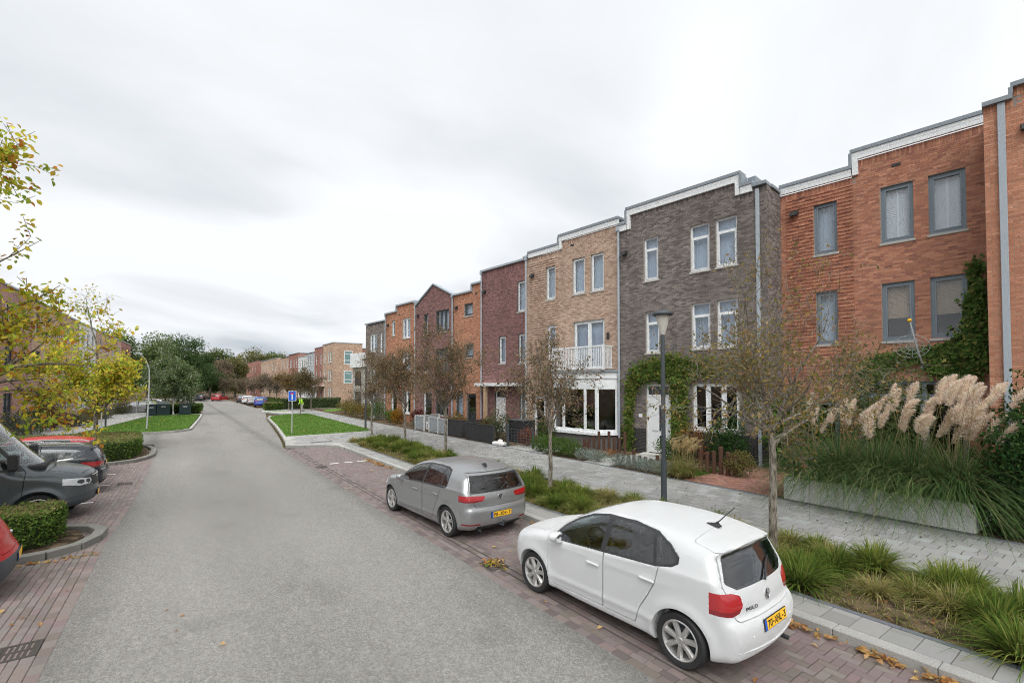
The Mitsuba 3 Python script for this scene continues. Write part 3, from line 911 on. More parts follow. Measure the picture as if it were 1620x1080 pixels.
def bay_prism(off, z0, z1):
    p = Polygon([(-6.15 - off, 0.0), (-5.52 - off * 0.6, -0.78 - off), (-2.78 + off * 0.6, -0.78 - off), (-2.12 + off, 0.0), (-2.12 + off, -0.013), (-6.15 - off, -0.013)][:4])
    p = p.intersection(sbox(-9, -3, 0, -0.013))
    m = trimesh.creation.extrude_polygon(p, z1 - z0, engine='earcut')
    m.apply_translation([0, 0, z0])
    return m


bay = part(h3, 'bay_window', bay_prism(0.0, 3.10, 3.5), 'white_paint', RM)
part(bay, 'plinth', bay_prism(-0.03, 0.0, 0.80), 'dark_plinth' if False else 'mortar_dark', RM)
part(bay, 'sill', bay_prism(0.1, 0.80, 0.93), 'white_paint', RM)
part(bay, 'cornice', bay_prism(0.06, 3.502, 3.80), 'white_paint', RM)
part(bay, 'roof', bay_prism(0.16, 3.802, 3.90), 'zinc', RM)
fm, gm = MB(), MB()
for a, b, cuts in ((bay_pts[0], bay_pts[1], (0.5,)), (bay_pts[1], bay_pts[2], (0.24, 0.74)), (bay_pts[2], bay_pts[3], ())):
    a, b = np.array(a), np.array(b)
    L = np.linalg.norm(b - a)
    d = (b - a) / L
    M = frame([a[0], a[1], 0], [d[0], d[1], 0], [-d[1], d[0], 0])

    def bb(x0, x1, z0, z1, t=0.07, M=M, y=0.0):
        vv, ff = chamfer_box(x0, x1, y, y + t, z0, z1, 0.006)
        fm.add(vv @ M[:3, :3].T + M[:3, 3], ff)
    if L > 0.9:
        bb(0.0, 0.11, 0.932, 3.098)
        bb(L - 0.11, L, 0.932, 3.098)
    bb(0.112, L - 0.112, 0.932, 1.06)
    bb(0.112, L - 0.112, 2.98, 3.098)
    for c in (cuts if L > 1.5 else ()):
        bb(L * c - 0.07, L * c + 0.07, 1.062, 2.978)
    vv = np.array([[0.05, 0.04, 1.0], [L - 0.05, 0.04, 1.0], [L - 0.05, 0.04, 3.05], [0.05, 0.04, 3.05]])
    gm.add(vv @ M[:3, :3].T + M[:3, 3], np.array([[0, 1, 2, 3]]))
part(bay, 'frame', fm, 'white_paint', RM)
part(bay, 'pane', gm, 'pane', RM)
bl = part(h3, 'balcony', MB().box(-5.62, -2.36, -0.80, -0.74, 3.96, 4.04).box(-5.62, -2.36, -0.81, -0.73, 5.0, 5.07).box(-5.62, -5.55, -0.74, -0.02, 5.0, 5.07).box(-2.43, -2.36, -0.73, -0.02, 5.0, 5.07).box(-2.43, -2.36, -0.73, -0.02, 3.97, 4.03).box(-2.45, -2.34, -0.82, -0.72, 3.9, 5.1).box(-5.64, -5.53, -0.82, -0.72, 3.9, 5.1), 'white_paint', RM)
gb = group_of(MB().box(-0.021, 0.021, -0.012, 0.012, 0, 0.96), 'white_paint')
for i in range(30):
    inst(numbered(f'{bl}__baluster'), gb, RM @ place(-5.47 + i * 0.104, -0.77, 4.04))
for i in range(6):
    inst(numbered(f'{bl}__baluster'), gb, RM @ place(-2.395, -0.66 + i * 0.11, 4.04, 90))

# purple brick house, orange houses, gabled house, grey house
P_ = [(-10.62, 7.80, -9.62, 9.72), (-10.53, 4.53, -9.6, 6.39), (-12.38, 4.6, -11.74, 6.37), (-12.8, 0.13, -11.73, 2.8), (-10.4, 0.9, -9.5, 3.0)]
h4, _ = house('brick_house', 'purple red brick house set back beside the tan house', [(-14.23, -8.47, 10.95)], S, P_, PURPLE, mortar='mortar_dark', soldier=0.42)
for q in P_[:3] + P_[4:]:
    window(h4, q[0], q[2], q[1], q[3], S, 'white_paint')
cornice(h4, [(-14.22, -8.47, 11.0)], S, fascia=None, cap='zinc_light')
dk = part(h4, 'door', MB().box(-12.79, -11.74, S + 0.09, S + 0.15, 0.14, 2.4, ch=0.01).box(-12.79, -12.7, S + 0.085, S + 0.16, 2.402, 2.79).box(-11.83, -11.74, S + 0.085, S + 0.16, 2.402, 2.79), 'white_paint', RM)
part(dk, 'pane', MB().box(-12.7, -11.83, S + 0.11, S + 0.12, 2.402, 2.79), 'far_glass', RM)
part(h4, 'canopy', MB().box(-14.1, -9.4, S - 0.75, S - 0.012, 3.12, 3.32, ch=0.02), 'white_paint', RM)
part(h4, 'canopy_post', MB().box(-13.16, -12.98, S - 0.7, S - 0.5, 0.1, 3.118), 'wood_blind', RM)
downpipe(h4, -14.16, S, 0.1, 10.8, r=0.05)
wall_box(h4, -13.85, S, 9.5)
O_ = [(-16.19, 8.13, -15.2, 9.02), (-16.15, 5.16, -15.13, 6.1), (-15.9, 0.12, -14.8, 2.6), (-17.2, 0.9, -16.3, 2.8)]
h5, _ = house('brick_house', 'narrow orange brick house with two small square grey windows', [(-17.5, -15.26, 9.78), (-15.26, -14.25, 10.24)], S, O_, ORANGE)
for q in O_[:2] + O_[3:]:
    window(h5, q[0], q[2], q[1], q[3], S, 'dark_frame', bar=0.08)
window(h5, -15.9, -14.8, 0.12, 2.6, S, 'dark_frame', inside=None, name='door', sill=False, bar=0.1)
cornice(h5, [(-17.48, -15.26, 9.83), (-15.26, -14.26, 10.3)], S, fascia=None, cap='zinc_light')
air_slot(h5, -14.8, S, 9.6)
wall_box(h5, -17.1, S, 8.8)
G_ = [(-21.56, 7.26, -20.98, 8.9), (-19.82, 7.26, -18.1, 8.92), (-19.8, 4.2, -18.17, 6.02), (-21.5, 4.3, -20.95, 6.0), (-21.6, 0.12, -20.4, 2.7), (-19.8, 0.9, -18.2, 2.8)]
h6, _ = house('brick_house', 'purple brown brick house with a pointed gable', [(-22.76, -20.17, 9.72), (-20.17, -17.52, 9.85)], S, G_, PURPLE, mortar='mortar_dark', gable=(-20.17, 11.05))
for i, q in enumerate(G_):
    window(h6, q[0], q[2], q[1], q[3], S, 'dark_frame' if i != 4 else 'white_paint', mull=(q[0] + (q[2] - q[0]) / 3, q[0] + 2 * (q[2] - q[0]) / 3) if q[2] - q[0] > 1.5 else (), sill=i != 4, name='window' if i != 4 else 'door', inside='curtain' if i < 4 else None)
for a, b in (((-22.8, 9.74), (-20.17, 11.1)), ((-20.17, 11.1), (-17.48, 9.86))):
    d = np.array(b) - np.array(a)
    L = np.linalg.norm(d)
    d /= L
    M = RM @ frame([a[0], S, a[1]], [d[0], 0, d[1]], [0, 1, 0], [-d[1], 0, d[0]])
    part(h6, 'verge_cap', MB().box(0, L, -0.12, 0.4, -0.03, 0.07), 'zinc_light', M)
downpipe(h6, -17.58, S, 0.1, 9.7, r=0.05)
wall_box(h6, -22.4, S, 8.8)
R_ = [(-26.86, 7.56, -26.3, 8.87), (-24.98, 7.18, -23.7, 8.87), (-24.96, 4.42, -23.58, 5.93), (-26.86, 4.3, -26.3, 5.93), (-26.9, 0.12, -25.9, 2.6), (-25.0, 0.8, -23.6, 2.7)]
h7, _ = house('brick_house', 'orange brick house with white windows left of the gabled house', [(-28.05, -25.96, 9.58), (-25.96, -22.8, 10.06)], S, R_, ORANGE)
for i, q in enumerate(R_):
    window(h7, q[0], q[2], q[1], q[3], S, 'white_paint', mull=((q[0] + q[2]) / 2,) if q[2] - q[0] > 1.2 else (), inside='curtain' if i < 4 else None, sill=i != 4, name='door' if i == 4 else 'window')
cornice(h7, [(-28.04, -25.96, 9.63), (-25.96, -22.82, 10.12)], S, fascia=None, cap='zinc_light')
downpipe(h7, -22.86, S, 0.1, 9.95, r=0.05)
downpipe(h7, -27.95, S, 0.1, 9.4, r=0.05)
air_slot(h7, -25.5, S, 9.3)
wall_box(h7, -27.5, S, 8.5)
Y_ = [(-31.12, 6.28, -29.74, 8.02), (-29.06, 6.2, -28.5, 8.04), (-31.1, 3.0, -29.7, 4.9), (-31.1, 0.12, -29.8, 2.5)]
h8, _ = house('brick_house', 'small grey brown brick house at the far end of the near row', [(-32.0, -28.08, 8.95)], S, Y_, GREYB, mortar='mortar')
for i, q in enumerate(Y_):
    window(h8, q[0], q[2], q[1], q[3], S, 'white_paint', mull=((q[0] + q[2]) / 2,) if q[2] - q[0] > 1.2 else (), sill=False)
cornice(h8, [(-31.98, -28.1, 9.05)], S, fascia=None, cap='zinc')
ann = part(h8, 'terrace_wing', MB().box(-36.2, -32.01, S + 0.6, S + 8, 0, 5.0), 'tan_render' if False else 'sill_stone', RM)
part(ann, 'parapet', MB().box(-36.4, -32.012, S + 0.35, S + 8, 5.002, 6.45, ch=0.02), 'white_paint', RM)
part(ann, 'window', MB().box(-35.6, -34.3, S + 0.55, S + 0.598, 0.9, 2.6).box(-35.6, -34.3, S + 0.55, S + 0.598, 3.2, 4.6), 'far_glass', RM)
# ------------------------------------------------------------------ vehicles: x forward from the rear axle, y to the left, z up
from scipy.spatial import cKDTree
from scipy.interpolate import PchipInterpolator
MF = manifold3d.Manifold

B['paint_white'] = pr(rgb(0.57, 0.575, 0.58), 0.2, 0.5, clearcoat=1.0, clearcoat_gloss=0.96)
B['paint_silver'] = pr(rgb(0.33, 0.335, 0.34), 0.27, 0.5, metallic=0.6, clearcoat=1.0, clearcoat_gloss=0.96)
B['paint_anthracite'] = pr(rgb(0.085, 0.098, 0.108), 0.25, 0.5, metallic=0.4, clearcoat=1.0, clearcoat_gloss=0.96)
B['paint_black'] = pr(rgb(0.022, 0.026, 0.034), 0.15, 0.5, clearcoat=1.0, clearcoat_gloss=0.97)
B['paint_red'] = pr(rgb(0.42, 0.03, 0.035), 0.2, 0.5, clearcoat=1.0, clearcoat_gloss=0.96)
B['paint_blue'] = pr(rgb(0.03, 0.075, 0.36), 0.38, 0.5, clearcoat=1.0, clearcoat_gloss=0.96)
B['lamp_red'] = pr(rgb(0.36, 0.010, 0.014), 0.12, 0.8, clearcoat=1.0, clearcoat_gloss=0.98)
B['lamp_dark_red'] = pr(rgb(0.20, 0.005, 0.01), 0.12, 0.8, clearcoat=1.0)
B['lamp_clear'] = pr(rgb(0.62, 0.64, 0.66), 0.12, 0.9, clearcoat=1.0)
B['plate_yellow'] = pr(rgb(0.85, 0.47, 0.02), 0.45, 0.5)
B['plate_blue'] = pr(rgb(0.02, 0.09, 0.45), 0.45, 0.5)
B['alloy'] = pr(rgb(0.52, 0.51, 0.50), 0.32, 0.5, metallic=0.7)
B['chrome'] = pr(rgb(0.75, 0.75, 0.76), 0.12, 0.5, metallic=1.0)
B['letter_black'] = pr(rgb(0.015, 0.015, 0.015), 0.5, 0.4)
B['car_inside'] = pr(rgb(0.035, 0.035, 0.038), 0.8, 0.3)
B['car_glass'] = {'type': 'thindielectric', 'int_ior': 1.52, 'specular_transmittance': rgb(0.50, 0.58, 0.58)}
B['car_glass_dark'] = {'type': 'thindielectric', 'int_ior': 1.60, 'specular_transmittance': rgb(0.24, 0.27, 0.29)}


def smax(a, b, k):
    h = np.maximum(k - np.abs(a - b), 0) / k
    return np.maximum(a, b) + h * h * k * 0.25


def sstep(a, b, x):
    t = np.clip((x - a) / (b - a), 0, 1)
    return t * t * (3 - 2 * t)


def spline_loop(pts, n=14):
    """Closed centripetal-like smooth loop through the points; a repeated point makes a corner."""
    p = np.array(pts, float)
    out = []
    N = len(p)
    for i in range(N):
        p0, p1, p2, p3 = p[i - 1], p[i], p[(i + 1) % N], p[(i + 2) % N]
        d1, d2, d3 = (max(np.linalg.norm(b - a), 1e-4) ** 0.5 for a, b in ((p0, p1), (p1, p2), (p2, p3)))
        m1 = (p2 - p1 + d2 * ((p1 - p0) / d1 - (p2 - p0) / (d1 + d2)))
        m2 = (p2 - p1 + d2 * ((p3 - p2) / d3 - (p3 - p1) / (d2 + d3)))
        for t in np.linspace(0, 1, n, endpoint=False):
            out.append((2 * t ** 3 - 3 * t ** 2 + 1) * p1 + (t ** 3 - 2 * t ** 2 + t) * m1 + (-2 * t ** 3 + 3 * t ** 2) * p2 + (t ** 3 - t ** 2) * m2)
    return np.array(out)


class Body:
    """A car body as a smooth level set: side silhouette, plan taper, tumblehome and crowned ends."""

    def __init__(self, loop, width, belt, roof_in, nose=0.72, tail=0.86, xf=2.4, xr=0.3, cf=0.20, cr=0.10, k=0.13, arches=(), arch_r=0.36, ridge=((0.42, 0.010),), waist=0.03):
        q = spline_loop(loop)
        self.x0, self.x1, self.z0, self.z1 = q[:, 0].min(), q[:, 0].max(), q[:, 1].min(), q[:, 1].max()
        poly = Polygon(q).buffer(0)
        res = 0.0125
        gx, gz = np.arange(self.x0 - 0.6, self.x1 + 0.6, res), np.arange(self.z0 - 0.4, self.z1 + 0.4, res)
        X, Z = np.meshgrid(gx, gz, indexing='ij')
        dense = np.array([poly.exterior.interpolate(t).coords[0] for t in np.arange(0, poly.exterior.length, 0.008)])
        d = cKDTree(dense).query(np.column_stack([X.ravel(), Z.ravel()]))[0].reshape(X.shape)
        d[shapely.contains_xy(poly, X, Z)] *= -1
        self.grid, self.o, self.res = d, (gx[0], gz[0]), res
        self.__dict__.update(width=width, belt=PchipInterpolator(*np.array(belt, float).T), roof_in=roof_in, nose=nose, tail=tail, xf=xf, xr=xr, cf=cf, cr=cr, k=k, arches=arches, arch_r=arch_r, ridge=ridge, waist=waist)

    def sil(self, x, z):
        i, j = (x - self.o[0]) / self.res, (z - self.o[1]) / self.res
        i, j = np.clip(i, 0, self.grid.shape[0] - 2.001), np.clip(j, 0, self.grid.shape[1] - 2.001)
        a, b = i.astype(int), j.astype(int)
        u, v, g = i - a, j - b, self.grid
        return (g[a, b] * (1 - u) + g[a + 1, b] * u) * (1 - v) + (g[a, b + 1] * (1 - u) + g[a + 1, b + 1] * u) * v

    def half(self, x, z):
        t = np.clip((x - self.xf) / (self.x1 - self.xf), 0, 1)
        r = np.clip((self.xr - x) / (self.xr - self.x0), 0, 1)
        w = self.width / 2 * (1 - (1 - self.nose) * t ** 2.6) * (1 - (1 - self.tail) * r ** 2.4)
        zb = self.belt(np.clip(x, self.x0, self.x1))
        up = np.maximum(z - zb, 0)
        w = w - self.roof_in * up - 0.10 * up ** 2 - self.waist * np.clip((zb - 0.12 - z) / (zb - 0.3), 0, 1.3) ** 2 * 1.2 - 0.012 * sstep(-0.02, 0.03, z - zb)
        for zc, a in self.ridge:
            w = w + a * np.exp(-((z - zc - 0.03 * (1.2 - x) * 0.5) / 0.035) ** 2) * sstep(-0.1, 0.4, x) * sstep(2.4, 1.9, x)
        for ax in self.arches:
            d = np.sqrt((x - ax) ** 2 + (z - 0.31) ** 2)
            w = w + 0.022 * np.exp(-((d - self.arch_r - 0.02) / 0.07) ** 2)
        return w

    def __call__(self, x, y, z):
        ay = np.abs(y)
        q = (ay / 0.8) ** 2.2
        xe = x + q * (self.cf * sstep(1.4, 2.6, x) - self.cr * sstep(0.4, -0.2, x))
        ze = z + 0.05 * q * sstep(0.6, 1.2, z)
        s = self.sil(xe, ze)
        side = (ay - self.half(x, z)) * 0.93
        kk = self.k * (0.55 + 0.45 * sstep(1.0, 1.3, z)) + 0.10 * sstep(1.5, 3.0, x) + 0.05 * sstep(0.0, -0.5, x) * sstep(1.0, 0.6, z)
        return smax(s, side, kk)


def surface(fn, lo, hi, h):
    """Surface nets: a closed quad mesh of fn = 0."""
    ax = [np.arange(a - 2 * h, b + 2 * h, h) for a, b in zip(lo, hi)]
    X, Y, Z = np.meshgrid(*ax, indexing='ij')
    V = fn(X, Y, Z)
    inside = V < 0
    n = np.array(V.shape) - 1
    cnt, acc = np.zeros(n), np.zeros((*n, 3))

    def sub(a, o):
        return a[o[0]:o[0] + n[0], o[1]:o[1] + n[1], o[2]:o[2] + n[2]]
    for axis in range(3):
        for o in np.ndindex(2, 2):
            o0 = list(o)
            o0.insert(axis, 0)
            o1 = list(o0)
            o1[axis] = 1
            a, b = sub(V, o0), sub(V, o1)
            cr = (a < 0) != (b < 0)
            t = np.where(cr, a / np.where(a == b, 1, a - b), 0)
            p = np.broadcast_to(np.array(o0, float), (*n, 3)).copy()
            p[..., axis] = t
            acc += np.where(cr[..., None], p, 0)
            cnt += cr
    act = cnt > 0
    idx = -np.ones(n, int)
    idx[act] = np.arange(act.sum())
    v = acc[act] / cnt[act][:, None]
    v = (v + np.argwhere(act)) * h + np.array([a[0] for a in ax])
    quads = []
    for axis in range(3):
        a = inside[tuple(slice(0, -1) if i == axis else slice(None) for i in range(3))]
        b = inside[tuple(slice(1, None) if i == axis else slice(None) for i in range(3))]
        u, w = (axis + 1) % 3, (axis + 2) % 3
        for flip, m in ((False, a & ~b), (True, ~a & b)):
            e = np.argwhere(m)
            e = e[(e[:, u] > 0) & (e[:, w] > 0) & (e[:, u] < n[u]) & (e[:, w] < n[w])]
            q = []
            for du, dw in ((-1, -1), (0, -1), (0, 0), (-1, 0)):
                c = e.copy()
                c[:, u] += du
                c[:, w] += dw
                q.append(idx[c[:, 0], c[:, 1], c[:, 2]])
            q = np.stack(q, 1)
            quads.append(q[:, ::-1] if flip else q)
    f = np.vstack(quads)
    for _ in range(3):
        e = 1e-3
        d = fn(v[:, 0], v[:, 1], v[:, 2])
        g = np.stack([fn(v[:, 0] + e * (i == 0), v[:, 1] + e * (i == 1), v[:, 2] + e * (i == 2)) - d for i in range(3)], 1) / e
        v = v - np.clip(d / np.maximum((g ** 2).sum(1), 0.05), -h, h)[:, None] * g * 0.9
    return v, np.vstack([f[:, [0, 1, 2]], f[:, [0, 2, 3]]])


def to_manifold(v, f):
    return MF(manifold3d.Mesh(np.asarray(v, np.float32), np.asarray(f, np.uint32)))


def prism(poly, axis, a, b):
    """Solid of a 2-D polygon pushed along an axis: 'y' takes (x, z), 'x' takes (y, z), 'z' takes (x, y)."""
    out = []
    for g in getattr(poly, 'geoms', [poly]):
        m = trimesh.creation.extrude_polygon(g, b - a, engine='earcut')
        v, f = np.array(m.vertices), np.array(m.faces)
        if axis == 'y':
            v, f = np.column_stack([v[:, 0], a + v[:, 2], v[:, 1]]), f[:, ::-1]
        elif axis == 'x':
            v = np.column_stack([a + v[:, 2], v[:, 0], v[:, 1]])
        else:
            v = v + [0, 0, a]
        mm = to_manifold(v, f)
        out.append(mm if mm.volume() > 0 else to_manifold(v, f[:, ::-1]))
    r = out[0]
    for o in out[1:]:
        r = r + o
    return r


def both(poly, a=0.22, b=1.4):
    return prism(poly, 'y', a, b) + prism(poly, 'y', -b, -a)


def rounded(pts, r=0.03):
    p = Polygon(pts)
    return p.buffer(-r).buffer(2 * r).buffer(-r)


def wheel_parts(key, R, Wd, M, spokes=7, twin=False, rim_r=0.72, side=1):
    """Tyre with tread shoulder, rim, spokes, hub and brake; the axle runs along y, the outer face looks to +y (side = 1) or -y."""
    prof = [(rim_r * R, -Wd / 2 + 0.012), (rim_r * R + 0.02, -Wd / 2 - 0.004), (R * 0.93, -Wd / 2 - 0.006), (R * 0.985, -Wd / 2 + 0.014), (R, -Wd / 2 + 0.034), (R, Wd / 2 - 0.034), (R * 0.985, Wd / 2 - 0.014), (R * 0.93, Wd / 2 + 0.006), (rim_r * R + 0.02, Wd / 2 + 0.004), (rim_r * R, Wd / 2 - 0.012), (rim_r * R - 0.012, Wd / 2 - 0.03), (rim_r * R - 0.012, -Wd / 2 + 0.03), (rim_r * R, -Wd / 2 + 0.012)]

    def lathe(pr_, n=48):
        pr_ = np.array(pr_)
        a = np.arange(n) * 2 * np.pi / n
        v = np.stack([pr_[None, :, 0] * np.cos(a)[:, None], np.broadcast_to(pr_[None, :, 1], (n, len(pr_))), pr_[None, :, 0] * np.sin(a)[:, None]], -1).reshape(-1, 3)
        k = len(pr_)
        i, j = np.meshgrid(np.arange(n), np.arange(k - 1), indexing='ij')
        q = np.stack([i * k + j, i * k + j + 1, ((i + 1) % n) * k + j + 1, ((i + 1) % n) * k + j], -1).reshape(-1, 4)
        return v, q
    flip = np.diag([1, side, 1, 1.0])
    Mw = M @ flip
    v, q = lathe(prof)
    w = part(key, 'wheel', (v, q if side > 0 else q[:, ::-1]), 'black_rubber', Mw, smooth=40)
    rr = rim_r * R
    v, q = lathe([(rr + 0.004, Wd / 2 - 0.004), (rr - 0.006, Wd / 2 + 0.002), (rr - 0.02, Wd / 2 - 0.008), (rr - 0.032, Wd / 2 - 0.05), (rr - 0.04, -Wd / 2 + 0.03)])
    mb = MB().add(v, q)
    y1, y0 = Wd / 2 - 0.012, Wd / 2 - 0.045
    for s in range(spokes):
        for off in ((-0.13, 0.13) if twin else (0.0,)):
            a = 2 * np.pi * s / spokes + 0.3
            w0, w1 = (0.020, 0.017) if twin else (0.030, 0.036)
            d0, d1 = np.array([np.cos(a + off * 0.5), np.sin(a + off * 0.5)]), np.array([np.cos(a + off), np.sin(a + off)])
            p0, p1 = d0 * 0.05, d1 * (rr - 0.018)
            t = (p1 - p0) / np.linalg.norm(p1 - p0)
            nn = np.array([-t[1], t[0]])
            pts = []
            for p, ww, dy in ((p0, w0, 0.0), (p1, w1, 0.006)):
                for sgn in (-1, 1):
                    pts += [(*(p + nn * ww * sgn), y0 + dy), (*(p + nn * ww * 0.55 * sgn), y1 + dy)]
            pts = np.array(pts)[:, [0, 2, 1]]
            mb.tm(trimesh.convex.convex_hull(pts))
    v, q = lathe([(0.001, y1 + 0.002), (0.03, y1 + 0.002), (0.036, y1 - 0.004), (0.07, y1 - 0.012), (0.075, y0)], 24)
    mb.add(v, q)
    for i in range(5):
        a = 2 * np.pi * i / 5
        v, q = lathe([(0.001, y1 - 0.004), (0.008, y1 - 0.004), (0.009, y1 - 0.02)], 8)
        mb.add(v + [0.052 * np.cos(a), 0, 0.052 * np.sin(a)], q)
    v, f, _ = mb.arrays()
    part(w, 'rim', (v, f if side > 0 else f[:, ::-1]), 'alloy', Mw, smooth=30)
    v, q = lathe([(0.001, -0.01), (rr * 0.72, -0.01), (rr * 0.74, -0.03)], 32)
    v2, q2 = lathe([(rr * 0.74, -0.031), (rr - 0.014, -0.045)], 32)
    part(w, 'brake_disc', MB().add(v, q).add(v2, q2), 'steel_dark', Mw, smooth=30)
    return w


def number_plate(key, text, M, w=0.52, h=0.11, label=None):
    """Faces +x' of M: the plate lies in M's y-z plane."""
    k = part(key, 'number_plate', MB().box(-0.012, 0.0, -w / 2 - 0.008, w / 2 + 0.008, -h / 2 - 0.008, h / 2 + 0.008, ch=0.004), 'black_plastic', M, label=label)
    part(k, 'plate_face', MB().box(0.0005, 0.004, -w / 2, w / 2 - 0.045, -h / 2, h / 2, ch=0.002), 'plate_yellow', M)
    part(k, 'country_band', MB().box(0.0005, 0.004, w / 2 - 0.043, w / 2, -h / 2, h / 2, ch=0.002), 'plate_blue', M)
    if text:
        lettering(k, 'plate_text', text, h * 0.62, M @ frame([0.0042, w / 2 - 0.062, -h * 0.31], [0, -1, 0], [0, 0, 1], [-1, 0, 0]) @ np.diag([1, 1, -1, 1.0]), 'letter_black', fit=w - 0.085, bold=True)
    return k


def lettering(key, name, text, height, M, mat, fit=None, bold=False, depth=0.0025):
    m = meshkit.text_mesh(text, height, depth, bold)
    v = np.array(m.vertices)
    v[:, 0] -= v[:, 0].min()
    if fit:
        v[:, 0] *= fit / v[:, 0].max()
    f = np.array(m.faces)
    if np.linalg.det(M[:3, :3]) < 0:
        f = f[:, ::-1]
    return part(key, name, (v, f), mat, M)


def rbox(x0, x1, y0, y1, z0, z1, r):
    s = MF.sphere(r, 12)
    return MF.batch_hull([s.translate([x, y, z]) for x in (x0 + r, x1 - r) for y in (y0 + r, y1 - r) for z in (z0 + r, z1 - r)])


def build_car(key, M, c, h=0.03, detail=True):
    """The whole vehicle under its key; c holds its outlines."""
    body = Body(c['loop'], c['width'], c['belt'], c['roof_in'], **c.get('shape', {}))
    lo, hi = (body.x0 - 0.05, -c['width'] / 2 - 0.06, body.z0 - 0.05), (body.x1 + 0.05, c['width'] / 2 + 0.06, body.z1 + 0.05)
    v, f = surface(body, lo, hi, h)
    solid = to_manifold(v, f)
    if solid.status() != manifold3d.Error.NoError or solid.volume() < 0:
        solid = to_manifold(v, f[:, ::-1])
    R, wb = c['R'], c['wb']
    for ax in (0.0, wb):
        for s in (-1, 1):
            cyl = MF.cylinder(0.5, c.get('arch', R + 0.045), -1, 48).rotate([90, 0, 0]).translate([ax, 0, R])
            solid = solid - cyl.translate([0, c['width'] / 2 + (0.25 if s > 0 else 0.25) if s > 0 else -c['width'] / 2 + 0.25, 0])
    glass = []
    if detail:
        vi, fi = surface(lambda x, y, z: np.maximum(body(x, y, z) + 0.035, np.maximum(0.48 - z, np.maximum(c.get('cab0', -0.5) - x, x - c.get('cab1', 2.15)))), lo, hi, 0.06)
        cab = to_manifold(vi, fi)
        if cab.volume() < 0:
            cab = to_manifold(vi, fi[:, ::-1])
        solid = solid - cab
    paint = solid
    for name, pz, mat in c['cuts']:
        piece = paint ^ pz
        paint = paint - pz
        if piece.is_empty():
            continue
        glass.append((name, piece, mat))
    for name, pz, gap in (c.get('panels', []) if detail else []):
        piece = paint ^ pz
        paint = paint - gap
        if not piece.is_empty():
            glass.append((name, piece, c['paint']))
    for name, pz, mat in c.get('trims', []):
        piece = paint ^ pz
        paint = paint - pz
        if not piece.is_empty():
            glass.append((name, piece, mat))
    part(key, 'body', paint, c['paint'], M, smooth=28)
    halves = []
    for name, piece, mat in glass:                                   # left and right pieces are parts of their own
        if name in ('windscreen', 'rear_window', 'tailgate', 'bonnet', 'grille', 'spoiler_gloss', 'bumper_valance', 'bumper', 'spoiler', 'plate_recess', 'bonnet_vent'):
            halves.append((name, piece, mat))
        else:
            for sgn in (1, -1):
                q = piece.trim_by_plane([0, sgn, 0], 0.001)
                if not q.is_empty():
                    halves.append((name, q, mat))
    for name, piece, mat in halves:
        if mat.startswith('car_glass'):                              # a pane is one sheet: the outer skin of its piece
            m = piece.to_mesh()
            pv, pf = np.array(m.vert_properties[:, :3], float), np.array(m.tri_verts)
            cen = pv[pf].mean(1)
            keep = np.abs(body(cen[:, 0], cen[:, 1], cen[:, 2])) < 0.02
            if detail and not c.get('opaque'):
                part(key, name, trimesh.Trimesh(pv, pf[keep], process=False), mat, M, smooth=28)
            else:
                part(key, name, trimesh.Trimesh(pv, pf, process=False), 'far_glass', M, smooth=28)
        else:
            part(key, name, piece, mat, M, smooth=28)
    for ax in (0.0, wb):
        for s in (1, -1):
            Mw = M @ place(ax, s * (c['width'] / 2 - c.get('tyre_w', 0.2) / 2 - 0.022), R)
            if detail or s == c.get('near', 1):
                wheel_parts(key, R, c.get('tyre_w', 0.2), Mw, c.get('spokes', 7), c.get('twin', False), side=s)
    under = MB().box(body.x0 + 0.35, body.x1 - 0.4, -c['width'] / 2 + 0.26, c['width'] / 2 - 0.26, 0.17, 0.24)
    part(key, 'underbody', under, 'black_plastic', M)
    return body


def cabin(key, M, wheel_y=0.36, xs=1.05, color='car_inside'):
    for y in (-0.36, 0.36):
        st = rbox(xs - 0.25, xs + 0.28, y - 0.25, y + 0.25, 0.42, 0.6, 0.06) + rbox(xs - 0.36, xs - 0.18, y - 0.25, y + 0.25, 0.5, 1.05, 0.06).rotate([0, 0, 0]) + rbox(xs - 0.38, xs - 0.26, y - 0.13, y + 0.13, 1.08, 1.28, 0.045)
        part(key, 'seat', st, color, M, smooth=40)
    part(key, 'rear_bench', rbox(-0.12, 0.4, -0.6, 0.6, 0.45, 0.62, 0.06) + rbox(-0.2, 0.0, -0.6, 0.6, 0.5, 1.02, 0.06), color, M, smooth=40)
    part(key, 'dashboard', rbox(1.72, 2.2, -0.66, 0.66, 0.55, 0.93, 0.06), color, M, smooth=40)
    a = np.linspace(0, 2 * np.pi, 33)
    ring = np.stack([1.60 + 0.06 * np.sin(a) * 1.0, wheel_y + 0.185 * np.cos(a), 0.92 + 0.17 * np.sin(a)], 1)
    mb = MB().tube(ring, 0.016, 8).tube([(1.62, wheel_y, 0.92), (1.8, wheel_y, 0.86)], 0.04, 8).tube([(1.605, wheel_y - 0.18, 0.92), (1.605, wheel_y + 0.18, 0.92)], 0.014, 6)
    part(key, 'steering_wheel', mb, 'black_plastic', M, smooth=40)


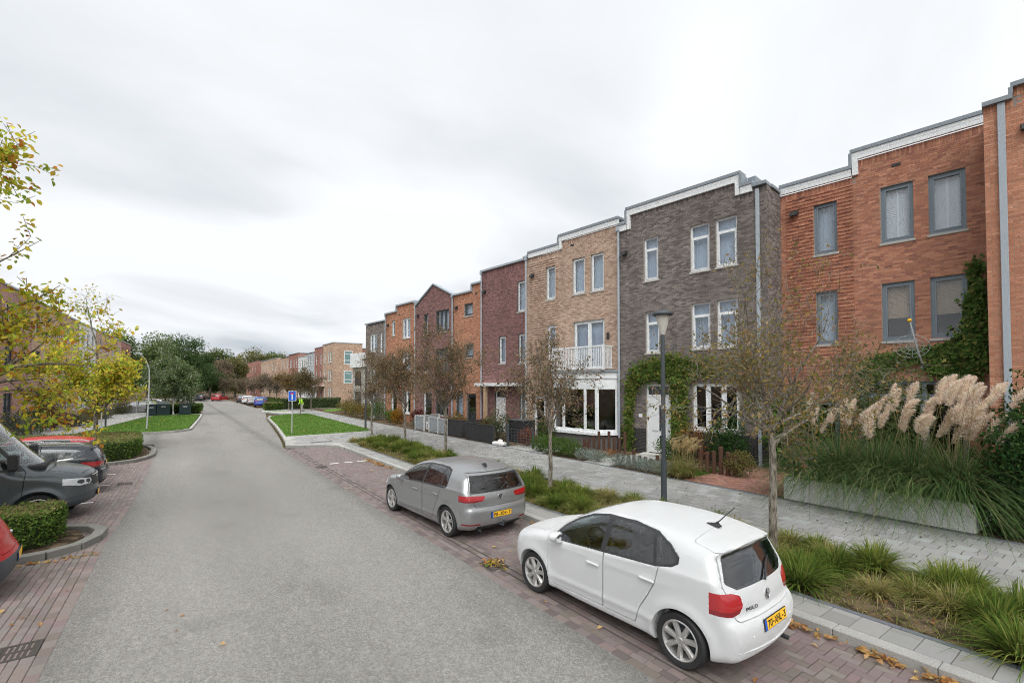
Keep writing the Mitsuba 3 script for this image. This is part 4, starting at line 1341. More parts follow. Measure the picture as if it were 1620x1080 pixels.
def mirror(key, M, x, y, z, paint):
    for s in (1, -1):
        shell = MF.batch_hull([MF.sphere(r, 16).scale([0.8, 1.15, 1.0]).translate([x + dx, s * (y + dy), z + dz]) for dx, dy, dz, r in ((0.0, 0.02, 0.0, 0.062), (0.0, 0.13, 0.01, 0.066), (-0.05, 0.08, 0.0, 0.07))])
        k = part(key, 'mirror', shell, paint, M, smooth=40)
        part(k, 'mirror_foot', MF.batch_hull([MF.sphere(0.025, 10).translate([x + 0.02, s * (y - 0.07), z - 0.06]), MF.sphere(0.03, 10).translate([x, s * (y + 0.03), z - 0.05])]), 'black_plastic', M, smooth=40)
        a = np.linspace(0, 2 * np.pi, 20, endpoint=False)
        gl = np.column_stack([a * 0 + x - 0.102, s * (y + 0.08) + 0.085 * np.cos(a), z + 0.058 * np.sin(a)])
        part(k, 'mirror_glass', trimesh.convex.convex_hull(np.vstack([gl, gl + [0.012, 0, 0]])), 'chrome', M)


def handle(key, M, body, x, z, paint, tilt=0.03):
    for s in (1, -1):
        y = float(body.half(np.array([x]), np.array([z]))[0])
        hd = MF.batch_hull([MF.sphere(0.016, 12).translate([x + dx, s * (y + 0.018), z + tilt * dx]) for dx in (-0.09, 0.09)]) + MF.batch_hull([MF.sphere(0.014, 10).translate([x + 0.09, s * (y - 0.01), z]), MF.sphere(0.014, 10).translate([x + 0.085, s * (y + 0.016), z])])
        part(key, 'door_handle', hd, paint, M, smooth=40)


def round_badge(key, M, r=0.055):
    """A round emblem with a V above a W in a ring; lies in M's y-z plane and faces +x'."""
    a = np.linspace(0, 2 * np.pi, 41)
    k = part(key, 'emblem', MB().tube([(0.004 + 0 * t, r * np.cos(t), r * np.sin(t)) for t in a], 0.0055, 8), 'chrome', M, smooth=40)
    d = np.array([(0.002, r * 0.95 * np.cos(t), r * 0.95 * np.sin(t)) for t in a[:-1]])
    part(k, 'emblem_ground', trimesh.convex.convex_hull(np.vstack([d, d - [0.006, 0, 0]])), 'black_plastic', M)
    mb = MB()
    for line in ([(0.36, 0.86), (0.0, 0.10), (-0.36, 0.86)], [(0.84, 0.36), (0.40, -0.84), (0.0, -0.02), (-0.40, -0.84), (-0.84, 0.36)]):
        mb.tube([(0.005, y * r, z * r) for y, z in line], 0.005, 6)
    part(k, 'emblem_letters', mb, 'chrome', M, smooth=40)


def car_group(parts):
    return parts


def mk_panels(doors, tail=None, hood=None):
    out = []
    for name, pts in doors:
        p = rounded(pts, 0.035)
        out.append((name, both(p.buffer(-0.0055), 0.45), both(p.buffer(0.0055), 0.45)))
    if tail is not None:
        p, xa, xb = tail
        p = rounded(p, 0.06)
        out.append(('tailgate', prism(p.buffer(-0.0055), 'x', xa, xb), prism(p.buffer(0.0055), 'x', xa, xb)))
    if hood is not None:
        p = rounded(hood, 0.05)
        out.append(('bonnet', prism(p.buffer(-0.0055), 'z', 0.62, 1.12), prism(p.buffer(0.0055), 'z', 0.62, 1.12)))
    return out


def rear_edge(body, y, z, x0=-1.2, x1=0.6):
    """x of the tail surface at (y, z)."""
    xs = np.linspace(x0, x1, 600)
    d = body(xs, np.full(600, y), np.full(600, z))
    i = int(np.argmax(d < 0))
    return float(xs[i])


def rear_frame(body, y, z, off=0.004):
    e = 0.03
    p = [np.array([rear_edge(body, y + a, z + b), y + a, z + b]) for a, b in ((0, 0), (e, 0), (0, e), (-e, 0), (0, -e))]
    ty, tz = p[1] - p[3], p[2] - p[4]
    n = np.cross(tz, ty)
    n /= np.linalg.norm(n)
    if n[0] > 0:
        n = -n
    ya = np.cross(n, tz / np.linalg.norm(tz))
    za = np.cross(ya, n)
    return frame(p[0] + n * off, n, ya, za)


# ---- white hatchback
polo = dict(
    loop=[(3.27, 0.50), (3.265, 0.62), (3.19, 0.745), (2.98, 0.86), (2.6, 0.955), (2.27, 1.01), (1.96, 1.19), (1.62, 1.355), (1.25, 1.445), (0.8, 1.467), (0.3, 1.452), (-0.1, 1.405), (-0.36, 1.355), (-0.425, 1.335), (-0.40, 1.305), (-0.435, 1.22), (-0.52, 1.03), (-0.565, 0.92), (-0.595, 0.80), (-0.605, 0.70), (-0.655, 0.64), (-0.685, 0.55), (-0.675, 0.40), (-0.63, 0.26), (-0.5, 0.20), (0.5, 0.185), (2.0, 0.185), (3.0, 0.20), (3.20, 0.27), (3.26, 0.38)],
    width=1.682, belt=[(-0.7, 1.02), (0.0, 1.06), (1.0, 0.975), (2.0, 0.92), (2.6, 0.90), (3.3, 0.72)], roof_in=0.36, wb=2.47, R=0.303, tyre_w=0.195, spokes=7, paint='paint_white',
    shape=dict(arches=(0.0, 2.47), arch_r=0.345, nose=0.66, tail=0.845, cf=0.24, cr=0.10, ridge=((0.40, 0.013), (0.86, 0.006))), cab1=2.2)
P = polo
side_front = rounded([(1.99, 0.945), (1.985, 1.0), (1.87, 1.12), (1.68, 1.245), (1.45, 1.345), (1.17, 1.398), (1.12, 1.395), (1.145, 1.01), (1.2, 0.99)], 0.012)
side_rear = rounded([(1.06, 1.015), (1.03, 1.395), (0.7, 1.405), (0.40, 1.388), (0.33, 1.06)], 0.012)
side_quarter = rounded([(0.355, 1.375), (0.17, 1.30), (0.055, 1.20), (0.05, 1.155), (0.10, 1.115), (0.29, 1.068)], 0.012)
surround = Polygon([(2.04, 0.925), (2.01, 1.02), (1.88, 1.15), (1.68, 1.275), (1.45, 1.372), (1.17, 1.422), (0.72, 1.432), (0.36, 1.402), (0.15, 1.315), (0.02, 1.205), (0.015, 1.14), (0.09, 1.09), (0.3, 1.045), (1.1, 0.985)])
lamp_band = [(0.53, 0.775), (0.55, 0.735), (0.66, 0.715), (1.0, 0.74), (1.0, 0.785), (0.66, 0.765)]
P['cuts'] = [('lower_lamp', prism(Polygon(lamp_band), 'x', -1.0, -0.345) + prism(Polygon([(-a, b) for a, b in lamp_band]), 'x', -1.0, -0.345), 'lamp_dark_red'),
             ('front_side_window', both(side_front), 'car_glass'), ('rear_side_window', both(side_rear), 'car_glass_dark'), ('quarter_window', both(side_quarter), 'car_glass_dark'),
             ('window_surround', both(surround.buffer(0)), 'black_plastic'),
             ('rear_window', prism(rounded([(-0.66, 1.03), (-0.52, 0.955), (0.52, 0.955), (0.66, 1.03), (0.56, 1.29), (0.50, 1.305), (-0.50, 1.305), (-0.56, 1.29)], 0.03), 'x', -1.2, -0.30), 'car_glass_dark'),
             ('windscreen', prism(rounded([(-0.70, 1.03), (0, 1.005), (0.70, 1.03), (0.56, 1.36), (0, 1.40), (-0.56, 1.36)], 0.03), 'x', 1.2, 2.6), 'car_glass'),
             ('tail_lamp', prism(rounded([(0.50, 0.90), (0.49, 0.80), (0.55, 0.735), (0.66, 0.715), (1.0, 0.74), (1.0, 0.965), (0.62, 0.94)], 0.03), 'x', -1.0, -0.34) + prism(rounded([(-0.50, 0.90), (-0.49, 0.80), (-0.55, 0.735), (-0.66, 0.715), (-1.0, 0.74), (-1.0, 0.965), (-0.62, 0.94)], 0.03), 'x', -1.0, -0.34), 'lamp_red'),
             ('headlight', prism(rounded([(0.35, 0.62), (0.9, 0.66), (0.9, 0.86), (0.62, 0.82), (0.38, 0.72)], 0.03), 'x', 2.78, 3.6) + prism(rounded([(-0.35, 0.62), (-0.9, 0.66), (-0.9, 0.86), (-0.62, 0.82), (-0.38, 0.72)], 0.03), 'x', 2.78, 3.6), 'lamp_clear'),
             ('grille', prism(Polygon([(-0.36, 0.63), (0.36, 0.63), (0.36, 0.71), (-0.36, 0.71)]), 'x', 3.0, 3.5), 'black_plastic')]
P['panels'] = mk_panels([('front_door', [(2.16, 0.28), (2.13, 0.5), (2.15, 0.93), (2.0, 1.0), (1.86, 1.14), (1.66, 1.26), (1.45, 1.355), (1.1, 1.40), (1.08, 1.0), (1.11, 0.285)]),
                         ('rear_door', [(1.10, 0.285), (1.07, 1.0), (1.09, 1.40), (0.7, 1.41), (0.36, 1.38), (0.24, 1.10), (0.30, 0.86), (0.40, 0.68), (0.52, 0.50), (0.60, 0.285)])],
                        tail=([(-0.62, 0.66), (0.62, 0.66), (0.66, 0.80), (0.70, 1.0), (0.60, 1.312), (-0.60, 1.312), (-0.70, 1.0), (-0.66, 0.80)], -1.0, -0.2),
                        hood=[(2.32, -0.66), (3.13, -0.55), (3.21, 0), (3.13, 0.55), (2.32, 0.66), (2.40, 0)])
spl = rounded([(-0.7, -0.62), (-0.06, -0.60), (0.0, 0.0), (-0.06, 0.60), (-0.7, 0.62)], 0.05)
P['panels'].append(('spoiler', prism(spl.buffer(-0.004), 'z', 1.318, 1.6), prism(spl.buffer(0.003), 'z', 1.31, 1.6)))
polo_axis = np.array([4.51 - 4.63, 5.68 - 3.23])
polo_axis = polo_axis / np.linalg.norm(polo_axis)
PM = place(4.63 + 0.785 * polo_axis[1], 3.23 - 0.785 * polo_axis[0], 0, math.degrees(math.atan2(polo_axis[1], polo_axis[0])))
pk = thing('parked_car', 'white hatchback nearest to the viewer with a yellow plate reading 70-XHL-3', 'car', 'cars parked along the street')
pb = build_car(pk, PM, P, h=0.026)
cabin(pk, PM)
mirror(pk, PM, 1.93, 0.80, 0.985, 'paint_white')
for x, z in ((1.25, 0.80), (0.40, 0.865)):
    handle(pk, PM, pb, x, z, 'paint_white')
number_plate(pk, '70-XHL-3', PM @ rear_frame(pb, 0.0, 0.565, 0.006), label='yellow plate reading 70-XHL-3')
round_badge(pk, PM @ rear_frame(pb, 0.0, 0.815, 0.004))
Fm = rear_frame(pb, 0.45, 0.735, 0.010)
lettering(pk, 'badge_lettering', 'POLO', 0.032, PM @ Fm @ frame([0, 0, 0], [0, -1, 0], [0, 0, 1], [-1, 0, 0]) @ np.diag([1, 1, -1, 1.0]), 'black_plastic', fit=0.20, bold=True)
Fm = rear_frame(pb, -0.50, 0.77, 0.010)
lettering(pk, 'badge_lettering', 'TSI', 0.026, PM @ Fm @ frame([0, 0, 0], [0, -1, 0], [0, 0, 1], [-1, 0, 0]) @ np.diag([1, 1, -1, 1.0]), 'chrome', fit=0.09, bold=True)
part(pk, 'aerial', MB().tube([(0.03, 0, 1.43), (-0.05, 0, 1.50), (-0.24, 0, 1.70)], [0.018, 0.007, 0.005], 8).tm(trimesh.convex.convex_hull(np.array([(0.12, 0, 1.445), (-0.06, 0.045, 1.425), (-0.06, -0.045, 1.425), (-0.04, 0, 1.475), (0.1, 0.02, 1.44), (0.1, -0.02, 1.44)]))), 'black_plastic', PM, smooth=30)
part(pk, 'wiper', MB().tube([(-0.575, 0.0, 0.965), (-0.50, -0.2, 1.10), (-0.475, -0.30, 1.14)], [0.014, 0.010, 0.006], 6), 'black_plastic', PM)
part(pk, 'exhaust_pipe', MB().tube([(-0.665, -0.38, 0.22), (-0.3, -0.38, 0.24)], 0.026, 10), 'black_plastic', PM)
part(pk, 'bumper_lip', MB().tube([(rear_edge(pb, y, 0.33) - 0.002, y, 0.33 + 0.05 * abs(y)) for y in np.linspace(-0.66, 0.66, 15)], 0.012, 6), 'paint_white', PM, smooth=40)
part(pk, 'brake_light', MB().tube([(-0.372 - 0.0, y, 1.318) for y in np.linspace(-0.18, 0.18, 5)], 0.012, 6), 'lamp_dark_red', PM)
for y in (-0.45, 0.45):
    part(pk, 'parking_sensor', MB().tm(trimesh.creation.icosphere(2, 0.012).apply_translation([rear_edge(pb, y, 0.5) + 0.006, y, 0.5])), 'shutter_white', PM)

# ---- silver hatchback
golf = dict(
    loop=[(3.50, 0.46), (3.49, 0.60), (3.42, 0.72), (3.15, 0.86), (2.7, 0.95), (2.36, 0.995), (2.05, 1.165), (1.7, 1.325), (1.3, 1.425), (0.8, 1.452), (0.3, 1.435), (-0.1, 1.39), (-0.42, 1.335), (-0.50, 1.30), (-0.55, 1.21), (-0.64, 1.03), (-0.68, 0.94), (-0.70, 0.82), (-0.70, 0.69), (-0.735, 0.62), (-0.745, 0.50), (-0.725, 0.34), (-0.66, 0.24), (-0.5, 0.20), (0.5, 0.18), (2.0, 0.18), (3.2, 0.19), (3.42, 0.26), (3.49, 0.36)],
    width=1.80, belt=[(-0.75, 0.99), (0.0, 1.01), (1.0, 0.965), (2.0, 0.92), (2.7, 0.89), (3.5, 0.70)], roof_in=0.40, wb=2.637, R=0.316, tyre_w=0.21, spokes=5, twin=True, paint='paint_silver',
    shape=dict(arches=(0.0, 2.637), arch_r=0.355, nose=0.68, tail=0.85, cf=0.24, cr=0.09, ridge=((0.36, 0.012), (0.80, 0.012))), cab1=2.3, cab0=-0.55)
P = golf
gs_front = rounded([(2.02, 0.93), (2.03, 0.97), (1.9, 1.08), (1.7, 1.195), (1.45, 1.29), (1.05, 1.368), (1.0, 1.368), (1.06, 0.985)], 0.012)
gs_rear = rounded([(0.98, 0.99), (0.93, 1.375), (0.55, 1.385), (0.30, 1.37), (0.245, 1.02)], 0.012)
gs_quarter = rounded([(0.255, 1.365), (0.09, 1.33), (0.045, 1.29), (0.03, 1.06), (0.07, 1.025), (0.20, 1.02)], 0.012)
gsur = Polygon([(2.08, 0.91), (2.06, 0.99), (1.92, 1.10), (1.71, 1.22), (1.45, 1.315), (1.05, 1.395), (0.55, 1.41), (0.25, 1.395), (0.07, 1.355), (0.015, 1.29), (0.0, 1.05), (0.05, 1.0), (1.0, 0.965)])
lamp_band = [(0.44, 0.815), (0.46, 0.795), (0.62, 0.785), (1.0, 0.80), (1.0, 0.838), (0.62, 0.825)]
P['cuts'] = [('lower_lamp', prism(Polygon(lamp_band), 'x', -1.0, -0.405) + prism(Polygon([(-a, b) for a, b in lamp_band]), 'x', -1.0, -0.405), 'lamp_dark_red'),
             ('front_side_window', both(gs_front), 'car_glass'), ('rear_side_window', both(gs_rear), 'car_glass_dark'), ('quarter_window', both(gs_quarter), 'car_glass_dark'), ('window_surround', both(gsur.buffer(0)), 'black_plastic'),
             ('rear_window', prism(rounded([(-0.63, 1.02), (-0.52, 0.975), (0.52, 0.975), (0.63, 1.02), (0.56, 1.235), (0.50, 1.255), (-0.50, 1.255), (-0.56, 1.235)], 0.03), 'x', -1.2, -0.30), 'car_glass_dark'),
             ('spoiler_gloss', prism(rounded([(-0.69, 0.955), (0.69, 0.955), (0.62, 1.292), (-0.62, 1.292)], 0.03), 'x', -1.2, -0.42), 'black_plastic'),
             ('windscreen', prism(rounded([(-0.74, 1.02), (0, 0.995), (0.74, 1.02), (0.60, 1.34), (0, 1.38), (-0.60, 1.34)], 0.03), 'x', 1.2, 2.8), 'car_glass'),
             ('tail_lamp', prism(rounded([(0.40, 0.90), (0.37, 0.87), (0.44, 0.795), (0.62, 0.785), (1.0, 0.80), (1.0, 0.93), (0.6, 0.915)], 0.02), 'x', -1.0, -0.40) + prism(rounded([(-0.40, 0.90), (-0.37, 0.87), (-0.44, 0.795), (-0.62, 0.785), (-1.0, 0.80), (-1.0, 0.93), (-0.6, 0.915)], 0.02), 'x', -1.0, -0.40), 'lamp_red'),
             ('reflector', prism(Polygon([(0.5, 0.325), (0.82, 0.335), (0.82, 0.365), (0.5, 0.355)]), 'x', -1.0, -0.4) + prism(Polygon([(-0.5, 0.325), (-0.82, 0.335), (-0.82, 0.365), (-0.5, 0.355)]), 'x', -1.0, -0.4), 'lamp_dark_red'),
             ('bumper_valance', prism(Polygon([(-0.62, 0.1), (0.62, 0.1), (0.56, 0.30), (-0.56, 0.30)]), 'x', -1.0, -0.5), 'black_plastic'),
             ('headlight', prism(rounded([(0.4, 0.62), (0.95, 0.64), (0.95, 0.8), (0.62, 0.76), (0.42, 0.7)], 0.02), 'x', 2.95, 3.7) + prism(rounded([(-0.4, 0.62), (-0.95, 0.64), (-0.95, 0.8), (-0.62, 0.76), (-0.42, 0.7)], 0.02), 'x', 2.95, 3.7), 'lamp_clear')]
P['panels'] = mk_panels([('front_door', [(2.24, 0.27), (2.22, 0.5), (2.22, 0.92), (2.05, 0.97), (1.92, 1.08), (1.70, 1.20), (1.45, 1.30), (1.02, 1.38), (1.01, 0.98), (1.05, 0.275)]),
                         ('rear_door', [(1.04, 0.275), (1.0, 0.98), (1.01, 1.38), (0.6, 1.39), (0.26, 1.375), (0.20, 1.03), (0.28, 0.82), (0.42, 0.64), (0.53, 0.45), (0.60, 0.275)])],
                        tail=([(-0.60, 0.68), (0.60, 0.68), (0.64, 0.80), (0.70, 1.0), (0.64, 1.33), (-0.64, 1.33), (-0.70, 1.0), (-0.64, 0.80)], -1.0, -0.25),
                        hood=[(2.42, -0.68), (3.3, -0.58), (3.42, 0), (3.3, 0.58), (2.42, 0.68), (2.50, 0)])
ga = np.array([4.45 - 4.63, 11.42 - 8.81])
ga = ga / np.linalg.norm(ga)
GM = place(4.63 + 0.85 * ga[1], 8.81 - 0.85 * ga[0], 0, math.degrees(math.atan2(ga[1], ga[0])))
gk = thing('parked_car', 'silver grey hatchback parked in front of the white one, plate PB-309-T', 'car', 'cars parked along the street')
gb_ = build_car(gk, GM, P, h=0.028)
cabin(gk, GM)
mirror(gk, GM, 2.0, 0.855, 0.96, 'paint_silver')
for x, z in ((1.30, 0.80), (0.42, 0.83)):
    handle(gk, GM, gb_, x, z, 'paint_silver', 0.02)
number_plate(gk, 'PB-309-T', GM @ rear_frame(gb_, 0.0, 0.50, 0.006), label='yellow plate reading PB-309-T')
round_badge(gk, GM @ rear_frame(gb_, 0.0, 0.845, 0.004))
lettering(gk, 'badge_lettering', 'GOLF', 0.028, GM @ rear_frame(gb_, 0.50, 0.715, 0.010) @ frame([0, 0, 0], [0, -1, 0], [0, 0, 1], [-1, 0, 0]) @ np.diag([1, 1, -1, 1.0]), 'chrome', fit=0.16, bold=True)
part(gk, 'aerial', trimesh.convex.convex_hull(np.array([(0.0, 0, 1.43), (-0.2, 0.03, 1.39), (-0.2, -0.03, 1.39), (-0.17, 0, 1.47), (-0.2, 0, 1.46)])), 'black_plastic', GM)
part(gk, 'wiper', MB().tube([(-0.685, 0.0, 0.965), (-0.62, -0.2, 1.07), (-0.60, -0.30, 1.08)], [0.014, 0.010, 0.006], 6), 'black_plastic', GM)
part(gk, 'tow_hook', MB().tube([(-0.62, 0, 0.26), (-0.80, 0, 0.27), (-0.82, 0, 0.36)], 0.02, 8).tm(trimesh.creation.icosphere(2, 0.032).apply_translation([-0.82, 0, 0.38])), 'steel_dark', GM, smooth=40)
part(gk, 'exhaust_pipe', MB().tube([(-0.70, 0.5, 0.21), (-0.3, 0.5, 0.24)], 0.026, 10), 'black_plastic', GM)
# ---- grey van on the left (nose towards the road)
van = dict(
    loop=[(4.62, 0.52), (4.62, 0.80), (4.56, 1.02), (4.40, 1.13), (4.05, 1.235), (3.72, 1.30), (3.45, 1.56), (3.12, 1.98), (2.86, 2.30), (2.66, 2.46), (2.3, 2.55), (1.4, 2.585), (0.0, 2.585), (-0.90, 2.56), (-1.02, 2.48), (-1.05, 2.30), (-1.06, 1.2), (-1.05, 0.45), (-0.98, 0.34), (0.5, 0.30), (2.6, 0.30), (4.2, 0.30), (4.50, 0.34), (4.60, 0.42)],
    width=2.02, belt=[(-1.1, 1.25), (2.5, 1.25), (3.4, 1.22), (4.0, 1.1), (4.7, 0.9)], roof_in=0.13, wb=3.66, R=0.345, tyre_w=0.225, spokes=8, paint='paint_anthracite', arch=0.43,
    shape=dict(arches=(0.0, 3.66), arch_r=0.43, nose=0.80, tail=0.97, xf=3.5, cf=0.22, cr=0.02, waist=0.015, ridge=((0.62, 0.012),)), cab0=-0.9, cab1=3.55)
vs = Polygon([(3.42, 1.24), (3.40, 1.30), (2.96, 1.88), (2.72, 2.10), (2.42, 2.13), (2.38, 1.30)])
van['cuts'] = [('headlight_lens', prism(Polygon([(0.62 + 0.07 * math.cos(t), 0.872 + 0.05 * math.sin(t)) for t in np.linspace(0, 6.1, 16)]), 'x', 4.1, 5.0) + prism(Polygon([(-0.62 + 0.07 * math.cos(t), 0.872 + 0.05 * math.sin(t)) for t in np.linspace(0, 6.1, 16)]), 'x', 4.1, 5.0) + prism(Polygon([(0.80 + 0.07 * math.cos(t), 0.885 + 0.05 * math.sin(t)) for t in np.linspace(0, 6.1, 16)]), 'x', 4.1, 5.0) + prism(Polygon([(-0.80 + 0.07 * math.cos(t), 0.885 + 0.05 * math.sin(t)) for t in np.linspace(0, 6.1, 16)]), 'x', 4.1, 5.0), 'steel_dark'),
               ('front_side_window', both(rounded([(3.30, 1.30), (3.26, 1.38), (2.92, 1.84), (2.70, 2.05), (2.45, 2.08), (2.42, 1.34)], 0.02), 0.5), 'car_glass'),
               ('window_surround', both(vs, 0.5), 'black_plastic'),
               ('windscreen', prism(rounded([(-0.88, 1.36), (0, 1.28), (0.88, 1.36), (0.76, 2.34), (0, 2.40), (-0.76, 2.34)], 0.05), 'x', 2.3, 4.2), 'car_glass'),
               ('headlight', prism(rounded([(0.50, 0.86), (0.60, 0.80), (0.86, 0.80), (1.1, 0.90), (1.1, 1.03), (0.88, 0.98), (0.52, 0.92)], 0.02), 'x', 4.06, 5.0) + prism(rounded([(-0.50, 0.86), (-0.60, 0.80), (-0.86, 0.80), (-1.1, 0.90), (-1.1, 1.03), (-0.88, 0.98), (-0.52, 0.92)], 0.02), 'x', 4.06, 5.0), 'lamp_clear'),
               ('grille', prism(rounded([(-0.48, 0.74), (-0.52, 1.0), (0.52, 1.0), (0.48, 0.74)], 0.04), 'x', 4.2, 5.0), 'black_plastic'),
               ('bumper', prism(Polygon([(-1.2, 0.2), (1.2, 0.2), (1.2, 0.50), (0.7, 0.62), (-0.7, 0.62), (-1.2, 0.50)]), 'x', 4.12, 5.0), 'steel_dark')]
van['panels'] = mk_panels([('front_door', [(3.40, 0.62), (3.46, 1.20), (3.02, 1.86), (2.74, 2.16), (2.36, 2.18), (2.32, 0.42), (3.2, 0.42)])], hood=[(3.62, -0.78), (4.35, -0.72), (4.55, 0), (4.35, 0.72), (3.62, 0.78), (3.76, 0)])
van['panels'][-1] = ('bonnet', prism(rounded([(3.62, -0.78), (4.35, -0.72), (4.52, 0), (4.35, 0.72), (3.62, 0.78), (3.78, 0)], 0.05).buffer(-0.006), 'z', 1.05, 1.5), prism(rounded([(3.62, -0.78), (4.35, -0.72), (4.52, 0), (4.35, 0.72), (3.62, 0.78), (3.78, 0)], 0.05).buffer(0.006), 'z', 1.05, 1.5))
van['near'] = -1
VM = place(-1.62 - 4.62, 15.62, 0, 2.5)
vk = thing('delivery_van', 'dark grey van on the left with its bonnet and headlight facing the road', 'van')
vb = build_car(vk, VM, van, h=0.035)
cabin(vk, VM @ np.array([[1, 0, 0, 1.55], [0, 1.15, 0, 0], [0, 0, 1.2, 0.22], [0, 0, 0, 1.0]]))
for s in (-1, 1):
    mk = part(vk, 'mirror', rbox(3.22, 3.38, min(s * 1.04, s * 1.30), max(s * 1.04, s * 1.30), 1.30, 1.66, 0.05) + MF.batch_hull([MF.sphere(0.04, 10).translate([3.3, s * 0.96, 1.34]), MF.sphere(0.04, 10).translate([3.3, s * 1.08, 1.36])]), 'black_plastic', VM, smooth=40)
for i in range(4):
    z = 0.78 + i * 0.062
    part(vk, 'grille_bar', MB().tube([(4.60 - 0.10 * (y / 0.48) ** 2 * 1.1, y, z) for y in np.linspace(-0.47, 0.47, 11)], 0.014, 6), 'steel_galv', VM, smooth=40)
part(vk, 'wiper', MB().tube([(3.80, -0.75, 1.325), (3.86, -0.1, 1.34)], [0.012, 0.018], 6).tube([(3.80, 0.7, 1.325), (3.84, 0.05, 1.36)], [0.012, 0.018], 6), 'black_plastic', VM)
FM = np.eye(4)
FM[:3, 3] = 4.635, 0, 0.5
number_plate(vk, '', VM @ FM)
handle(vk, VM, vb, 2.5, 1.05, 'black_plastic')

# ---- black estate behind the van, red car beyond it, red car at the left edge: tails towards the road
estate = dict(
    loop=[(3.55, 0.46), (3.54, 0.62), (3.45, 0.76), (3.1, 0.90), (2.6, 0.98), (2.35, 1.02), (2.0, 1.22), (1.6, 1.38), (1.2, 1.46), (0.6, 1.485), (0.0, 1.475), (-0.5, 1.44), (-0.86, 1.40), (-0.93, 1.365), (-0.90, 1.33), (-0.99, 1.18), (-1.08, 1.00), (-1.11, 0.86), (-1.10, 0.74), (-1.15, 0.66), (-1.16, 0.52), (-1.13, 0.36), (-1.05, 0.26), (-0.8, 0.21), (0.5, 0.19), (2.2, 0.19), (3.3, 0.20), (3.5, 0.28)],
    width=1.82, belt=[(-1.2, 1.05), (0.0, 1.02), (1.0, 0.98), (2.0, 0.93), (2.7, 0.90), (3.6, 0.7)], roof_in=0.42, wb=2.70, R=0.325, tyre_w=0.21, spokes=5, twin=True, paint='paint_black',
    shape=dict(arches=(0.0, 2.70), arch_r=0.365, nose=0.68, tail=0.86, cf=0.24, cr=0.10, ridge=((0.38, 0.012), (0.84, 0.010))), cab0=-0.8, cab1=2.3, near=-1, opaque=True)
estate['cuts'] = [('front_side_window', both(rounded([(2.05, 0.95), (2.02, 1.02), (1.75, 1.20), (1.4, 1.34), (1.05, 1.395), (1.08, 1.0)], 0.012)), 'car_glass'),
                  ('rear_side_window', both(rounded([(1.0, 1.005), (0.96, 1.40), (0.3, 1.41), (0.24, 1.04)], 0.012)), 'car_glass_dark'),
                  ('quarter_window', both(rounded([(0.18, 1.045), (0.22, 1.41), (-0.25, 1.39), (-0.62, 1.28), (-0.66, 1.22), (-0.45, 1.10)], 0.02)), 'car_glass_dark'),
                  ('window_trim', both(Polygon([(2.08, 0.925), (1.0, 0.978), (0.2, 1.018), (-0.46, 1.075), (-0.45, 1.098), (0.2, 1.042), (1.0, 1.002), (2.08, 0.948)])), 'chrome'),
                  ('rear_window', prism(rounded([(-0.64, 1.06), (-0.5, 1.0), (0.5, 1.0), (0.64, 1.06), (0.54, 1.30), (-0.54, 1.30)], 0.03), 'x', -1.6, -0.6), 'car_glass_dark'),
                  ('tail_lamp', prism(rounded([(0.42, 0.93), (0.46, 0.84), (0.9, 0.80), (1.1, 0.84), (1.1, 0.96), (0.7, 0.95)], 0.015), 'x', -1.5, -0.62) + prism(rounded([(-0.42, 0.93), (-0.46, 0.84), (-0.9, 0.80), (-1.1, 0.84), (-1.1, 0.96), (-0.7, 0.95)], 0.015), 'x', -1.5, -0.62), 'lamp_red'),
                  ('windscreen', prism(rounded([(-0.74, 1.05), (0, 1.02), (0.74, 1.05), (0.6, 1.38), (0, 1.41), (-0.6, 1.38)], 0.03), 'x', 1.2, 2.8), 'car_glass'),
                  ('bumper_valance', prism(Polygon([(-0.9, 0.1), (0.9, 0.1), (0.8, 0.40), (-0.8, 0.40)]), 'x', -1.6, -0.75), 'black_plastic')]
estate['panels'] = mk_panels([('front_door', [(2.2, 0.3), (2.2, 0.92), (1.8, 1.22), (1.4, 1.40), (1.04, 1.44), (1.04, 0.3)]), ('rear_door', [(1.03, 0.3), (1.02, 1.44), (0.22, 1.45), (0.18, 1.02), (0.40, 0.66), (0.60, 0.3)])], tail=([(-0.60, 0.66), (0.60, 0.66), (0.66, 0.85), (0.70, 1.0), (0.58, 1.38), (-0.58, 1.38), (-0.70, 1.0), (-0.66, 0.85)], -1.5, -0.55))
EM = place(-1.72 - 1.16, 18.95, 0, 181.5)
ek = thing('parked_car', 'black estate car with a wide red tail lamp parked between van and hedge', 'car', 'cars parked along the street')
# its tail is at x = -1.16, so it stands with its nose away from the road
ebod = build_car(ek, EM, estate, h=0.032)
cabin(ek, EM)
mirror(ek, EM, 2.02, 0.86, 0.98, 'paint_black')
for s in (-1, 1):
    part(ek, 'roof_rail', MB().tube([(1.3, s * 0.56, 1.455), (1.2, s * 0.57, 1.505), (0.2, s * 0.58, 1.52), (-0.55, s * 0.57, 1.475), (-0.65, s * 0.56, 1.43)], 0.016, 8), 'steel_galv', EM, smooth=40)
number_plate(ek, '', EM @ rear_frame(ebod, 0.0, 0.83, 0.006))
part(ek, 'bumper_lip', MB().tube([(rear_edge(ebod, y, 0.6) - 0.004, y, 0.6) for y in np.linspace(-0.7, 0.7, 11)], 0.02, 6), 'steel_dark', EM, smooth=40)

def hatch(paint, **kw):
    """A plain hatchback from the outlines of the silver one, for cars seen small or in part."""
    c = dict(golf)
    c['paint'] = paint
    c['panels'] = []
    c['shape'] = dict(golf['shape'])
    c.update(kw)
    return c


